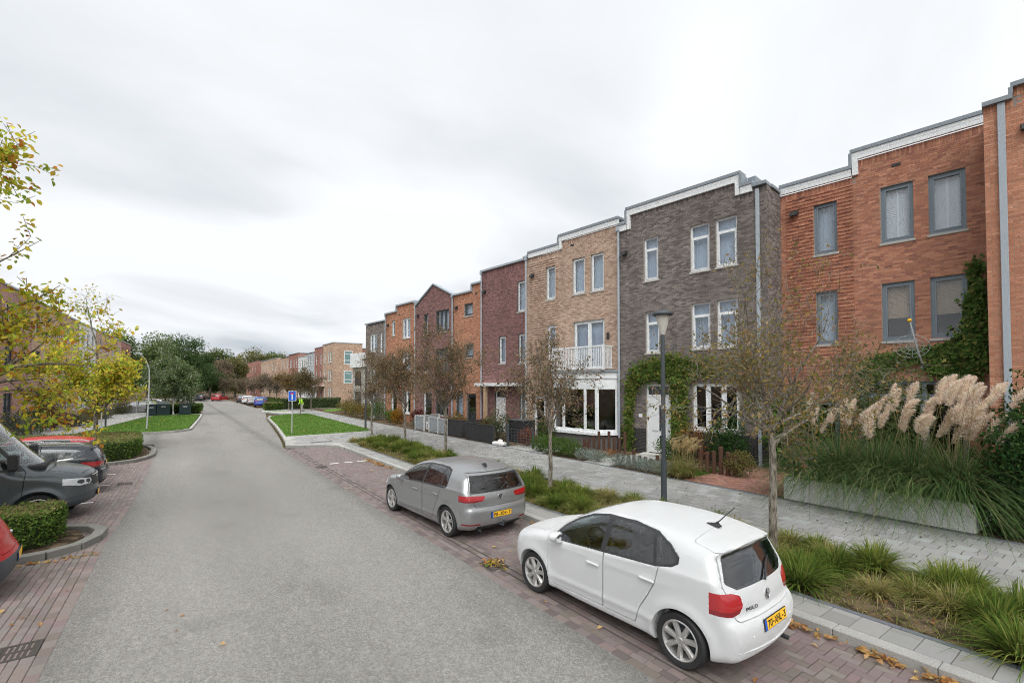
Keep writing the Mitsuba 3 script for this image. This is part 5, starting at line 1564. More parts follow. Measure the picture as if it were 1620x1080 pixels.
RMx = place(-2.1 - 0.74, 21.75, 0, 181)
rk = thing('parked_car', 'red car of which only the roof and rear window show behind the black estate', 'car', 'cars parked along the street')
rb = build_car(rk, RMx, hatch('paint_red', near=-1), h=0.04)
cabin(rk, RMx)
part(rk, 'aerial', MB().tube([(-0.2, 0, 1.40), (-0.34, 0, 1.62)], [0.012, 0.005], 6), 'black_plastic', RMx)
number_plate(rk, '', RMx @ rear_frame(rb, 0.0, 0.50, 0.006))

mini = dict(
    loop=[(3.10, 0.46), (3.09, 0.66), (2.98, 0.84), (2.6, 0.98), (2.25, 1.05), (1.9, 1.26), (1.5, 1.44), (1.1, 1.52), (0.6, 1.53), (0.1, 1.50), (-0.25, 1.44), (-0.35, 1.36), (-0.46, 1.15), (-0.55, 1.0), (-0.62, 0.86), (-0.66, 0.74), (-0.70, 0.66), (-0.74, 0.56), (-0.73, 0.40), (-0.66, 0.26), (-0.5, 0.2), (0.5, 0.19), (2.0, 0.19), (2.9, 0.2), (3.06, 0.3)],
    width=1.66, belt=[(-0.8, 1.02), (0.0, 1.06), (1.0, 1.0), (2.0, 0.96), (3.1, 0.78)], roof_in=0.30, wb=2.37, R=0.30, tyre_w=0.19, spokes=6, paint='paint_red', near=1,
    shape=dict(arches=(0.0, 2.37), arch_r=0.34, nose=0.66, tail=0.80, cf=0.26, cr=0.16, ridge=()), cab1=2.1)
mini['cuts'] = [('front_side_window', both(rounded([(1.9, 1.0), (1.7, 1.2), (1.3, 1.42), (0.9, 1.46), (0.9, 1.06)], 0.02)), 'car_glass'), ('rear_side_window', both(rounded([(0.8, 1.08), (0.8, 1.46), (0.2, 1.42), (0.0, 1.2), (0.05, 1.12)], 0.02)), 'car_glass_dark'),
                ('rear_window', prism(rounded([(-0.56, 1.06), (0.56, 1.06), (0.46, 1.38), (-0.46, 1.38)], 0.03), 'x', -1.2, -0.2), 'car_glass_dark'), ('windscreen', prism(rounded([(-0.66, 1.08), (0.66, 1.08), (0.5, 1.44), (-0.5, 1.44)], 0.03), 'x', 1.1, 2.6), 'car_glass'),
                ('tail_lamp', prism(rounded([(0.46, 1.0), (0.46, 0.86), (0.9, 0.80), (0.9, 1.02)], 0.04), 'x', -1.0, -0.40) + prism(rounded([(-0.46, 1.0), (-0.46, 0.86), (-0.9, 0.80), (-0.9, 1.02)], 0.04), 'x', -1.0, -0.40), 'lamp_dark_red'),
                ('bumper', prism(Polygon([(-1.0, 0.1), (1.0, 0.1), (1.0, 0.60), (-1.0, 0.60)]), 'x', -1.2, -0.36), 'steel_dark')]
mini['panels'] = mk_panels([('front_door', [(2.0, 0.3), (1.98, 1.0), (1.5, 1.4), (0.84, 1.5), (0.84, 0.3)])], tail=([(-0.52, 0.66), (0.52, 0.66), (0.58, 1.05), (0.46, 1.42), (-0.46, 1.42), (-0.58, 1.05)], -1.0, -0.1))
NM = place(-2.00 - 0.74, 10.45, 0, 184)
nk = thing('parked_car', 'small red car with a grey bumper cut off by the left edge', 'car', 'cars parked along the street')
nbod = build_car(nk, NM, mini, h=0.03)
cabin(nk, NM)
number_plate(nk, '', NM @ rear_frame(nbod, -0.18, 0.50, 0.006))
round_handle = part(nk, 'boot_handle', MB().tm(trimesh.creation.icosphere(2, 0.03).apply_translation([rear_edge(nbod, -0.44, 0.80) - 0.0, -0.44, 0.80])), 'chrome', NM, smooth=40)

# ---- cars far down the street: one plain shape in several paints, each a thing of its own
far_src = {}


def far_car(paint, label, x, y, deg, group='cars parked far down the street'):
    M = place(x, y, 0, deg)
    k = thing('parked_car', label, 'car', group)
    if not far_src:
        build_car('far_proto', np.eye(4), hatch('paint_blue', spokes=5, twin=False), h=0.07, detail=False)
        for q in [q for q in scene if q.startswith('far_proto__')]:
            far_src[q[len('far_proto__'):]] = scene.pop(q)
    for q, d in far_src.items():
        if 'brake' in q:
            continue
        d = dict(d)
        if q == 'body':
            d['bsdf'] = {'type': 'ref', 'id': 'mat_' + paint}
        d['to_world'] = tf(M)
        scene[f'{k}__{q}'] = d
    return k


far_car('paint_blue', 'blue car, nearest in the far row on the right of the road', 10.2, 79.5, 84)
far_car('paint_silver', 'silver car behind the blue one in the far right row', 9.9, 86.0, 84)
far_car('paint_white', 'white car third in the far right row', 9.8, 92.5, 84)
far_car('paint_black', 'black car last in the far right row', 9.6, 99.0, 84)
far_car('paint_red', 'red car parked where the road ends', 6.4, 112.5, 60)
far_car('paint_black', 'dark car left of the red one where the road ends', 3.6, 114.5, 70)
far_car('paint_white', 'pale car leftmost where the road ends', 1.6, 117.5, 70)
far_car('paint_silver', 'silver car parked behind the hedge beyond the left lawn', -2.6, 67.5, 178)
far_car('paint_black', 'dark car parked second behind the hedge beyond the left lawn', -2.4, 73.0, 178)
far_car('paint_white', 'white car parked third behind the hedge beyond the left lawn', -2.2, 76.5, 178)
# ------------------------------------------------------------------ vegetation
def rnd_dir(rng, n, up=0.0):
    d = rng.normal(size=(n, 3))
    d[:, 2] += up
    return d / (np.linalg.norm(d, axis=1, keepdims=True) + 1e-9)


def leaf_quads(mb, pos, along, normal, L, Wd, col, fold=0.25, oval=False):
    """Leaves as two folded triangles each: pos (n,3), along (n,3) leaf axis, normal, L and Wd (n,), col (n,3)."""
    n = len(pos)
    if n == 0:
        return
    a = along / (np.linalg.norm(along, axis=1, keepdims=True) + 1e-9)
    s = np.cross(normal, a)
    s /= np.linalg.norm(s, axis=1, keepdims=True) + 1e-9
    up = np.cross(a, s)
    L, Wd = np.broadcast_to(L, (n,))[:, None], np.broadcast_to(Wd, (n,))[:, None]
    if oval:                                                         # six corners, a rounder leaf
        v = np.stack([pos, pos + a * L * 0.28 + s * Wd * 0.45 + up * Wd * fold, pos + a * L * 0.68 + s * Wd * 0.42 + up * Wd * fold, pos + a * L, pos + a * L * 0.68 - s * Wd * 0.42 + up * Wd * fold, pos + a * L * 0.28 - s * Wd * 0.45 + up * Wd * fold], 1)
        f = np.array([[0, 1, 2], [0, 2, 3], [0, 3, 4], [0, 4, 5]])[None] + (np.arange(n) * 6)[:, None, None]
        mb.add(v.reshape(-1, 3), f.reshape(-1, 3), np.repeat(np.broadcast_to(col, (n, 3)), 6, 0))
        return
    v = np.stack([pos, pos + a * L * 0.45 + s * Wd / 2 + up * Wd * fold, pos + a * L, pos + a * L * 0.45 - s * Wd / 2 + up * Wd * fold], 1)
    f = np.array([[0, 1, 2], [0, 2, 3]])[None] + (np.arange(n) * 4)[:, None, None]
    mb.add(v.reshape(-1, 3), f.reshape(-1, 3), np.repeat(np.broadcast_to(col, (n, 3)), 4, 0))


def pick(rng, n, cols, w=None, var=0.14):
    cols = np.array(cols, float)
    k = rng.choice(len(cols), n, p=None if w is None else np.array(w) / np.sum(w))
    return np.clip(cols[k] * rng.normal(1, var, (n, 1)) * rng.normal(1, 0.05, (n, 3)), 0.004, 0.95)


def grow(rng, start, direc, length, radius, depth, spec, out, tips, twigs):
    """Recursive branching; out collects rods (a, b, ra, rb), tips the points that carry leaves."""
    n = max(3, int(length / spec['seg']))
    p, d = np.array(start, float), np.array(direc, float)
    step = length / n
    kids = spec['kids'][depth]
    for i in range(n):
        t = (i + 1) / n
        d = d + rng.normal(0, spec['wob'], 3) + np.array([0, 0, spec['up'][depth]])
        d /= np.linalg.norm(d)
        q = p + d * step
        r0, r1 = radius * (1 - 0.85 * i / n), radius * (1 - 0.85 * t)
        out.append((p, q, r0, r1))
        if depth >= spec['leaf_from']:
            tips.append((p, q, depth))
        if depth + 1 < len(spec['len']) and t >= spec['from'][depth]:
            for _ in range(rng.poisson(kids / n / max(1 - spec['from'][depth], 0.2))):
                az = rng.uniform(0, 2 * np.pi)
                perp = np.cross(d, [math.cos(az), math.sin(az), 0.3])
                perp /= np.linalg.norm(perp) + 1e-9
                ang = math.radians(rng.normal(spec['ang'][depth], 10))
                nd = d * math.cos(ang) + perp * math.sin(ang)
                L = spec['len'][depth + 1] * rng.uniform(0.6, 1.25) * (1.15 - 0.55 * t if depth == 0 else 1.0)
                grow(rng, q, nd, L, max(r1 * 0.6, spec['rmin']), depth + 1, spec, out, tips, twigs)
        p = q


def make_tree(key, M, seed, trunk_h, trunk_r, spec, leaf, bark='bark', lean=(0, 0), crown_name='crown', mirror_proto=None):
    """Trunk and limbs as one part, leaves as the crown. leaf: dict(n, L, W, cols, w, spread, droop, mat)."""
    rng = np.random.default_rng(seed)
    rods, tips = [], []
    pts = np.array([[lean[0] * t ** 1.5, lean[1] * t ** 1.5, trunk_h * t] for t in np.linspace(0, 1, 9)])
    pts[:, :2] += np.cumsum(rng.normal(0, 0.008, (9, 2)), 0)
    mb = MB()
    rr = trunk_r * (1 - 0.28 * np.linspace(0, 1, 9))
    rr[0] *= 1.35
    mb.tube(pts, rr, 10)
    top = pts[-1]
    for i in range(spec['limbs']):
        az = 2 * np.pi * (i + rng.uniform(-0.3, 0.3)) / spec['limbs']
        tilt = math.radians(rng.normal(spec['limb_tilt'], 8))
        d = np.array([math.cos(az) * math.sin(tilt), math.sin(az) * math.sin(tilt), math.cos(tilt)])
        base = top - np.array([0, 0, rng.uniform(0, spec.get('limb_drop', 0.25))])
        grow(rng, base, d, spec['len'][0] * rng.uniform(0.75, 1.15), rr[-1] * 0.62, 0, spec, rods, tips, None)
    if spec.get('leader'):
        grow(rng, top, [0.03, 0.02, 1], spec['leader'], rr[-1] * 0.85, 0, {**spec, 'from': [0.08] + spec['from'][1:], 'kids': [spec['kids'][0] * 2] + spec['kids'][1:]}, rods, tips, None)
    A = np.array([r[0] for r in rods])
    Bp = np.array([r[1] for r in rods])
    rod_batch(mb, A, Bp, np.array([[max(r[2], spec['rmin']), max(r[3], spec['rmin'] * 0.7)] for r in rods]), (0.5, 0.5, 0.5), sides=4)
    part(key, 'trunk', mb, bark, M, smooth=False)
    lb = MB()
    ta, tb = np.array([t[0] for t in tips]), np.array([t[1] for t in tips])
    n = leaf['n']
    k = rng.integers(0, len(ta), n)
    if leaf.get('bias'):
        hgt = np.clip((tb[:, 2] - trunk_h) / (tb[:, 2].max() - trunk_h), 0, 1)
        wgt = leaf['bias'](hgt)
        k = rng.choice(len(ta), n, p=wgt / wgt.sum())
    u = rng.random((n, 1))
    pos = ta[k] * (1 - u) + tb[k] * u
    al = rnd_dir(rng, n) + (tb[k] - ta[k]) / (np.linalg.norm(tb[k] - ta[k], axis=1, keepdims=True) + 1e-9) * 0.5
    al[:, 2] -= leaf.get('droop', 0.3)
    nm = rnd_dir(rng, n)
    nm[:, 2] = np.abs(nm[:, 2]) + leaf.get('flat', 0.4)
    pos = pos + rng.normal(0, leaf.get('spread', 0.03), (n, 3))
    clump = meshkit.noise(pos * leaf.get('clump', 1.6) + seed)[:, None]
    col = pick(rng, n, leaf['cols'], leaf.get('w')) * (0.78 + 0.44 * clump)
    s = rng.uniform(0.7, 1.25, n)
    leaf_quads(lb, pos, al, nm, leaf['L'] * s, leaf['W'] * s, np.clip(col, 0.004, 0.9), oval=leaf.get('oval', False))
    part(key, crown_name, lb, leaf.get('mat', 'v_leaf'), M, kind='stuff')


STREET = dict(seg=0.22, wob=0.12, up=[0.05, 0.02, 0.0, 0.0], kids=[7, 5, 3, 0], **{'from': [0.15, 0.15, 0.2, 1]}, ang=[42, 45, 50, 50], len=[2.6, 1.15, 0.55, 0.26], rmin=0.0035, leaf_from=1, limbs=6, limb_tilt=24, limb_drop=0.5)
BROWN = [(0.22, 0.145, 0.085), (0.30, 0.195, 0.11), (0.16, 0.115, 0.065), (0.18, 0.17, 0.07), (0.40, 0.28, 0.17)]
NEARL = dict(n=4300, L=0.078, W=0.042, cols=[(0.27, 0.20, 0.065), (0.20, 0.19, 0.06), (0.36, 0.25, 0.09), (0.30, 0.18, 0.09), (0.44, 0.33, 0.18)], w=[4, 3.5, 2, 2, 1], droop=0.15, spread=0.04, bias=lambda h: np.where(h < 0.45, 1.0, 0.42) + 0.05)
t = thing('street_tree', 'bare-twigged tree with sparse olive brown leaves behind the white car', 'tree', 'young street trees in the planting bed')
make_tree(t, place(8.92, 4.25, RZ - 0.03, 20), 11, 2.42, 0.075, {**STREET, 'limbs': 9, 'limb_tilt': 58, 'len': [2.05, 1.25, 0.6, 0.3], 'kids': [7, 6, 3, 0], 'up': [0.04, 0.03, 0.01, 0.0], 'leader': 2.6}, NEARL, lean=(0.03, 0.03))
SMALL = dict(n=8500, L=0.068, W=0.042, cols=BROWN, w=[4, 3, 3, 2.4, 1.2], droop=0.4, spread=0.07)
t = thing('street_tree', 'small tree with dry brown leaves beside the silver car', 'tree', 'young street trees in the planting bed')
make_tree(t, place(8.45, 10.0, RZ - 0.03, 60), 12, 2.15, 0.062, {**STREET, 'leader': 2.2, 'len': [1.95, 0.8, 0.42, 0.22], 'limb_tilt': 32, 'kids': [6, 4, 3, 0]}, {**SMALL, 'n': 4300})
for i, (x, y, lab) in enumerate(((9.55, 18.33, 'third brown-leaved street tree from the viewer, before the grey fence'), (9.54, 22.9, 'fourth brown-leaved street tree, before the orange brick house'), (9.75, 28.5, 'fifth brown-leaved street tree, at the far end of the planting bed'))):
    t = thing('street_tree', lab, 'tree', 'young street trees in the planting bed')
    make_tree(t, place(x, y, RZ - 0.03, 40 + 90 * i), 21 + i, 2.0, 0.066, {**STREET, 'leader': 2.6, 'len': [2.9, 1.05, 0.5, 0.24], 'limb_tilt': 30, 'kids': [8, 5, 3, 0]}, {**SMALL, 'n': 6800, 'L': 0.085, 'W': 0.055, 'spread': 0.09})
YEL = [(0.64, 0.57, 0.07), (0.72, 0.60, 0.11), (0.48, 0.55, 0.07), (0.33, 0.45, 0.065), (0.66, 0.44, 0.09)]
LAY = dict(seg=0.3, wob=0.10, up=[-0.004, 0.0, 0.0, 0.0], kids=[7, 5, 3, 0], **{'from': [0.2, 0.1, 0.1, 1]}, ang=[50, 45, 45, 45], len=[3.1, 1.25, 0.6, 0.3], rmin=0.005, leaf_from=1, limbs=7, limb_tilt=62, limb_drop=0.4, leader=5.4)
t = thing('broadleaf_tree', 'yellow green autumn tree standing in the hedge beyond the black estate', 'tree')
make_tree(t, place(-3.19, 29.5, 0.1, 15), 31, 2.0, 0.11, {**LAY, 'len': [2.4, 1.2, 0.6, 0.3], 'leader': 5.3, 'limb_tilt': 44, 'limbs': 6, 'kids': [8, 5, 3, 0], 'up': [0.03, -0.01, 0.0, 0.0]}, dict(oval=True, n=7600, L=0.15, W=0.10, cols=YEL, w=[4, 3, 3, 2.4, 1.5], droop=0.4, flat=1.0, spread=0.10, bias=lambda h: 0.10 + np.exp(-((h - 0.36) / 0.27) ** 2)))
t = thing('broadleaf_tree', 'large-leaved yellow and orange tree whose branches reach in from the left edge', 'tree')
make_tree(t, place(-3.40, 13.1, 0.1, 200), 33, 3.2, 0.13, {**LAY, 'len': [1.8, 1.55, 0.6, 0.3], 'leader': 3.6, 'limbs': 8, 'limb_tilt': 62, 'kids': [6, 4, 3, 0], 'up': [-0.004, 0.012, 0.0, 0.0]}, dict(oval=True, n=9800, L=0.105, W=0.07, cols=YEL + [(0.50, 0.22, 0.05)], w=[4, 2.4, 3, 3, 2, 2], droop=0.5, flat=0.8, spread=0.08))
BIR = dict(seg=0.3, wob=0.14, up=[0.03, -0.05, -0.10, -0.1], kids=[9, 6, 3, 0], **{'from': [0.1, 0.1, 0.1, 1]}, ang=[35, 45, 45, 45], len=[3.0, 1.6, 0.8, 0.4], rmin=0.006, leaf_from=1, limbs=7, limb_tilt=30, limb_drop=1.2, leader=5.6)
t = thing('birch_tree', 'pale green birch with a white trunk behind the left lawn', 'tree')
make_tree(t, place(-0.39, 60.9, RZ, 0), 41, 2.0, 0.09, BIR, dict(n=15000, L=0.20, W=0.13, cols=[(0.16, 0.22, 0.09), (0.21, 0.27, 0.115), (0.125, 0.18, 0.075)], droop=0.5, spread=0.16), bark='birch_bark')


def crown_tree(name, label, group, x, y, h, rad, cols, seed, n=8500, leafs=0.34, trunk=0.3, base=0.22, lobes=9):
    """A large tree far off: leaf clumps spread through several overlapping lobes, so that its outline is uneven and gaps show."""
    rng = np.random.default_rng(seed)
    key = thing(name, label, 'tree', group)
    mb = MB().tube([(0, 0, 0), (0.1, 0.05, h * 0.3), (0.0, 0.1, h * 0.62)], [trunk, trunk * 0.75, trunk * 0.25], 8)
    cs = []
    for i in range(lobes):
        a, t = rng.uniform(0, 2 * np.pi), rng.uniform(0, 1)
        z = h * (base + (0.86 - base) * t)
        r = rad * (0.75 - 0.55 * abs(t - 0.35)) * rng.uniform(0.3, 0.95)
        c = np.array([math.cos(a) * r, math.sin(a) * r, z])
        cs.append((c, rad * rng.uniform(0.34, 0.55)))
        mb.tube([(0.05, 0.05, h * rng.uniform(0.2, 0.45)), c * [0.6, 0.6, 0.9], c], [trunk * 0.35, trunk * 0.2, 0.03], 5)
    part(key, 'trunk', mb, 'bark', place(x, y, 0))
    k = rng.integers(0, lobes, n)
    d = rnd_dir(rng, n)
    rr = rng.random(n) ** 0.42
    pos = np.array([c for c, _ in cs])[k] + d * (np.array([r for _, r in cs])[k] * rr)[:, None] * [1, 1, 0.8]
    pos += (meshkit.fbm(pos * 0.8, 3, seed)[:, None] - 0.5) * d * rad * 0.5
    lb = MB()
    cl = meshkit.noise(pos * 0.9 + seed)[:, None]
    col = pick(rng, n, cols, None, 0.16) * (0.7 + 0.6 * cl)
    s = leafs * rng.uniform(0.6, 1.3, n)
    nm = d + rnd_dir(rng, n) * 0.7
    al = rnd_dir(rng, n) - [0, 0, 0.4]
    leaf_quads(lb, pos, al, nm, s, s * 0.7, np.clip(col, 0.004, 0.8))
    part(key, 'crown', lb, 'v_leaf', place(x, y, 0), kind='stuff')
    return key


DG, MG, OL, BRN, YG = [(0.085, 0.145, 0.058), (0.115, 0.18, 0.07), (0.07, 0.12, 0.048)], [(0.14, 0.195, 0.07), (0.175, 0.23, 0.088), (0.11, 0.165, 0.06)], [(0.20, 0.195, 0.085), (0.26, 0.235, 0.10), (0.15, 0.165, 0.07)], [(0.27, 0.21, 0.15), (0.33, 0.265, 0.19), (0.20, 0.16, 0.11)], [(0.27, 0.26, 0.09), (0.33, 0.29, 0.10), (0.20, 0.22, 0.075)]
BG = 'tall trees beyond the houses'
rngT = np.random.default_rng(77)
for i, (x, y, h, r, c, lab) in enumerate((
        (1.5, 128, 14.5, 6.5, DG, 'dark green broad tree where the road ends'), (-4.5, 112, 14.0, 6.0, MG, 'mid green tree left of the dark one'), (-8.0, 100, 12.5, 4.6, MG, 'green tree behind the birch'),
        (6.2, 134, 11.5, 4.2, DG, 'dark tree right of the broad dark one'), (-13.5, 112, 12.0, 5.0, OL, 'olive tree at the end of the left row'), (9.6, 142, 10.0, 4.2, BRN, 'brownish tree beyond the far cars'),
        (12.8, 150, 11.5, 4.6, OL, 'olive brown tree at the head of the far row'), (-2.0, 150, 15.0, 7.0, OL, 'tall olive tree rising behind the dark one'))):
    crown_tree('broadleaf_tree', lab, BG, x, y, h, r, c, 100 + i)
for i in range(15):                                                 # the wood behind the far row
    x, y = 5 + i * 5.4 + rngT.uniform(-2, 2), 232 - i * 2.2 + rngT.uniform(-5, 5)
    crown_tree('wood_tree', 'tree in the green and yellow wood behind the far right houses', 'trees of the far wood', x, y, rngT.uniform(17, 20), rngT.uniform(8, 10), (YG, OL, MG)[i % 3], 150 + i, n=6500, leafs=0.6, trunk=0.4, base=0.08, lobes=14)
for i in range(5):
    crown_tree('wood_tree', 'tree in the green and yellow wood behind the far right houses', 'trees of the far wood', -30 + i * 7.5, 170 + 6 * (i % 2), rngT.uniform(13, 15), 6.5, (OL, MG)[i % 2], 180 + i, n=4000, leafs=0.55)
# brown street trees along the far block: two shapes, copied
FT = 'small street trees along the far block'
protos = []
for i, c in enumerate((BRN + [(0.15, 0.115, 0.08)], [(0.30, 0.19, 0.06), (0.24, 0.165, 0.07), (0.17, 0.13, 0.06)])):
    k = thing('far_street_tree', ('brown far street tree nearest the blue car', 'orange yellow far street tree beside the lawn')[i], 'tree', FT)
    make_tree(k, np.eye(4), 61 + i, 1.9, 0.07, {**STREET, 'leader': 2.6, 'len': [2.5, 1.0, 0.5, 0.24], 'kids': [7, 4, 3, 0]}, dict(n=4600, L=0.13, W=0.09, cols=c, droop=0.3, spread=0.12))
    protos.append(k)
for k, (x, y) in zip(protos, ((12.4, 80.0), (11.4, 64.5))):
    for q in ('trunk', 'crown'):
        scene[f'{k}__{q}']['to_world'] = tf(place(x, y, RZ, 30))
for i, (x, y, w, lab) in enumerate(((13.1, 60.2, 0, 'brown far street tree right of the orange yellow one'), (12.6, 88, 0, 'brown far street tree second behind the blue car'), (12.4, 97, 0, 'brown far street tree third behind the blue car'), (12.0, 107, 0, 'brown far street tree fourth behind the blue car'), (11.4, 118, 0, 'brown far street tree last of the far block'), (9.5, 130, 0, 'brown far street tree before the wood'), (14.6, 74, 0, 'brown far street tree before the brown corner house'))):
    k = thing('far_street_tree', lab, 'tree', FT)
    for q in ('trunk', 'crown'):
        copy_shape(f'{k}__{q}', f'{protos[w]}__{q}', place(x, y, RZ, 70 * i + 10, 0.95 + 0.06 * (i % 3)))
        if q == 'crown':
            labels[f'{k}__{q}'] = {'kind': 'stuff'}
k = thing('young_tree', 'thin young tree with a slender stem on the right lawn', 'tree')
make_tree(k, place(10.2, 51.5, RZ, 0), 66, 2.4, 0.045, {**STREET, 'limbs': 5, 'leader': 2.2, 'len': [1.9, 0.8, 0.4, 0.2]}, dict(n=2600, L=0.15, W=0.10, cols=[(0.20, 0.145, 0.07), (0.15, 0.12, 0.06)], droop=0.3, spread=0.1))

# ------------------------------------------------------------------ hedges and shrubs
def hedge(name, label, poly, z0, z1, cols, topcols, seed, n=6000, L=0.055, cat='hedge', group=None, wob=0.06):
    rng = np.random.default_rng(seed)
    key = thing(name, label, cat, group)
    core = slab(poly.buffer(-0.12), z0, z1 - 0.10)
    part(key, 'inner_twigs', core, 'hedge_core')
    per, area = poly.exterior.length, poly.area
    side = int(n * per * (z1 - z0) / (per * (z1 - z0) + area * 1.1))
    u = rng.random(side) * per
    P0 = np.array([poly.exterior.interpolate(a).coords[0] for a in u])
    P1 = np.array([poly.exterior.interpolate((a + 0.01) % per).coords[0] for a in u])
    tg = P1 - P0
    tg /= np.linalg.norm(tg, axis=1, keepdims=True) + 1e-9
    sg = 1 if poly.exterior.is_ccw else -1
    out = np.column_stack([tg[:, 1] * sg, -tg[:, 0] * sg, np.zeros(side)])
    zz = z0 + 0.06 + (z1 - z0 - 0.06) * rng.random(side) ** 0.9
    rim = np.clip((zz - z1 + 0.12) / 0.12, 0, 1)
    pos = np.column_stack([P0, zz]) - out * (rng.uniform(0, 0.13, side) + 0.07 * rim)[:, None]
    bx = rng.random((int((n - side) * 2.2), 2)) * (np.array(poly.bounds[2:]) - poly.bounds[:2]) + poly.bounds[:2]
    bx = bx[shapely.contains_xy(poly.buffer(-0.02), bx[:, 0], bx[:, 1])][:n - side]
    ptop = np.column_stack([bx, z1 - rng.uniform(0, 0.09, len(bx))])
    pos = np.vstack([pos, ptop])
    nm = np.vstack([out + [0, 0, 0.35], np.tile([0, 0, 1.0], (len(bx), 1))])
    bump = (meshkit.fbm(pos * 2.6, 3, seed) - 0.5)[:, None]
    pos = pos + nm * bump * wob * 2.6
    m = len(pos)
    col = np.where((np.arange(m) < side)[:, None], pick(rng, m, cols), pick(rng, m, topcols)) * (0.7 + 0.6 * meshkit.noise(pos * 3.2 + seed)[:, None])
    s = L * rng.uniform(0.7, 1.3, m)
    lb = MB()
    leaf_quads(lb, pos, rnd_dir(rng, m) + nm * 0.5, nm + rnd_dir(rng, m) * 0.8, s, s * 0.6, np.clip(col, 0.004, 0.8))
    part(key, 'foliage', lb, 'v_leaf', kind='stuff')
    return key


HG, HT = [(0.15, 0.25, 0.05), (0.11, 0.20, 0.045), (0.20, 0.29, 0.065), (0.08, 0.135, 0.038)], [(0.24, 0.28, 0.09), (0.30, 0.27, 0.12), (0.20, 0.27, 0.075), (0.31, 0.23, 0.13)]
isl1 = Polygon([(-1.5, 13.3), (-1.42, 12.9), (-1.6, 12.3), (-2.0, 12.0), (-2.8, 11.85), (-7, 11.9), (-7, 13.9), (-2.0, 13.9), (-1.65, 13.65)])
structure('island_bed', slab(isl1.buffer(-0.1), -0.05, 0.07), 'soil', 'earth of the near hedge island')
kerb_path('island_kerb', [(-7, 11.85), (-2.8, 11.8), (-2.0, 11.92), (-1.55, 12.2), (-1.32, 12.7), (-1.28, 13.2), (-1.45, 13.65), (-1.9, 13.92), (-3, 14.0), (-7, 14.0)], 0.2, 'rounded grey kerb around the near left hedge', h=0.13, step=0.5, mat='concrete_old')
hedge('hedge', 'low clipped hedge between the small red car and the grey van', Polygon([(-1.95, 13.55), (-1.8, 13.0), (-2.0, 12.5), (-2.3, 12.32), (-6.8, 12.3), (-6.8, 13.7), (-2.2, 13.72)]), 0.06, 0.76, HG, HT, 201, n=19000, L=0.055)
isl2 = Polygon([(-1.0, 28.4), (-0.95, 26.4), (-1.3, 24.9), (-2.2, 24.35), (-8, 24.3), (-8, 30.9), (-2.0, 30.8), (-1.2, 30.0)])
structure('island_bed', slab(isl2.buffer(-0.1), -0.05, 0.07), 'soil', 'earth of the far hedge island')
kerb_path('island_kerb', [(-8, 24.3), (-2.2, 24.3), (-1.3, 24.85), (-0.9, 26.2), (-0.9, 28.6), (-1.2, 30.1), (-2.0, 30.95), (-8, 31)], 0.2, 'rounded grey kerb around the hedge beyond the black estate', h=0.13, step=0.6, mat='concrete_old')
hedge('hedge', 'broad clipped hedge around the yellow tree left of the road', Polygon([(-1.35, 28.2), (-1.3, 26.6), (-1.6, 25.3), (-2.3, 24.75), (-7.8, 24.7), (-7.8, 30.6), (-2.2, 30.5), (-1.5, 29.7)]), 0.06, 0.86, HG, HT, 202, n=21000, L=0.075)
hedge('hedge', 'dark hedge behind the containers beyond the left lawn', Polygon([(-2.6, 62.0), (2.0, 62.0), (2.0, 63.4), (-2.6, 63.4)]), 0.05, 1.0, HG, HG, 203, n=2600, L=0.16)
hedge('hedge', 'second hedge between the cars beyond the left lawn', Polygon([(-1.5, 69.3), (2.5, 69.3), (2.5, 70.8), (-1.5, 70.8)]), 0.05, 0.9, HG, HG, 204, n=2000, L=0.16)
hedge('hedge', 'low hedge right of the road beside the blue car', Polygon([(8.9, 66.2), (11.0, 66.0), (11.0, 68.0), (9.0, 68.0)]), 0.05, 0.95, HG, HT, 205, n=2000, L=0.16)
hedge('hedge', 'long loose hedge before the far right houses', Polygon([(11.4, 68.8), (19.2, 69.6), (19.2, 71.4), (11.4, 70.6)]), 0.05, 1.35, [(0.10, 0.14, 0.06), (0.13, 0.16, 0.08)], [(0.14, 0.17, 0.085)], 206, n=3200, L=0.18)
hedge('hedge', 'green shrubs between the far street trees', Polygon([(10.9, 74.5), (13.8, 74.5), (13.8, 96), (10.9, 96)]), 0.05, 1.0, HG, [(0.10, 0.14, 0.04), (0.08, 0.12, 0.035)], 207, n=3200, L=0.2, cat='shrubs', wob=0.12)


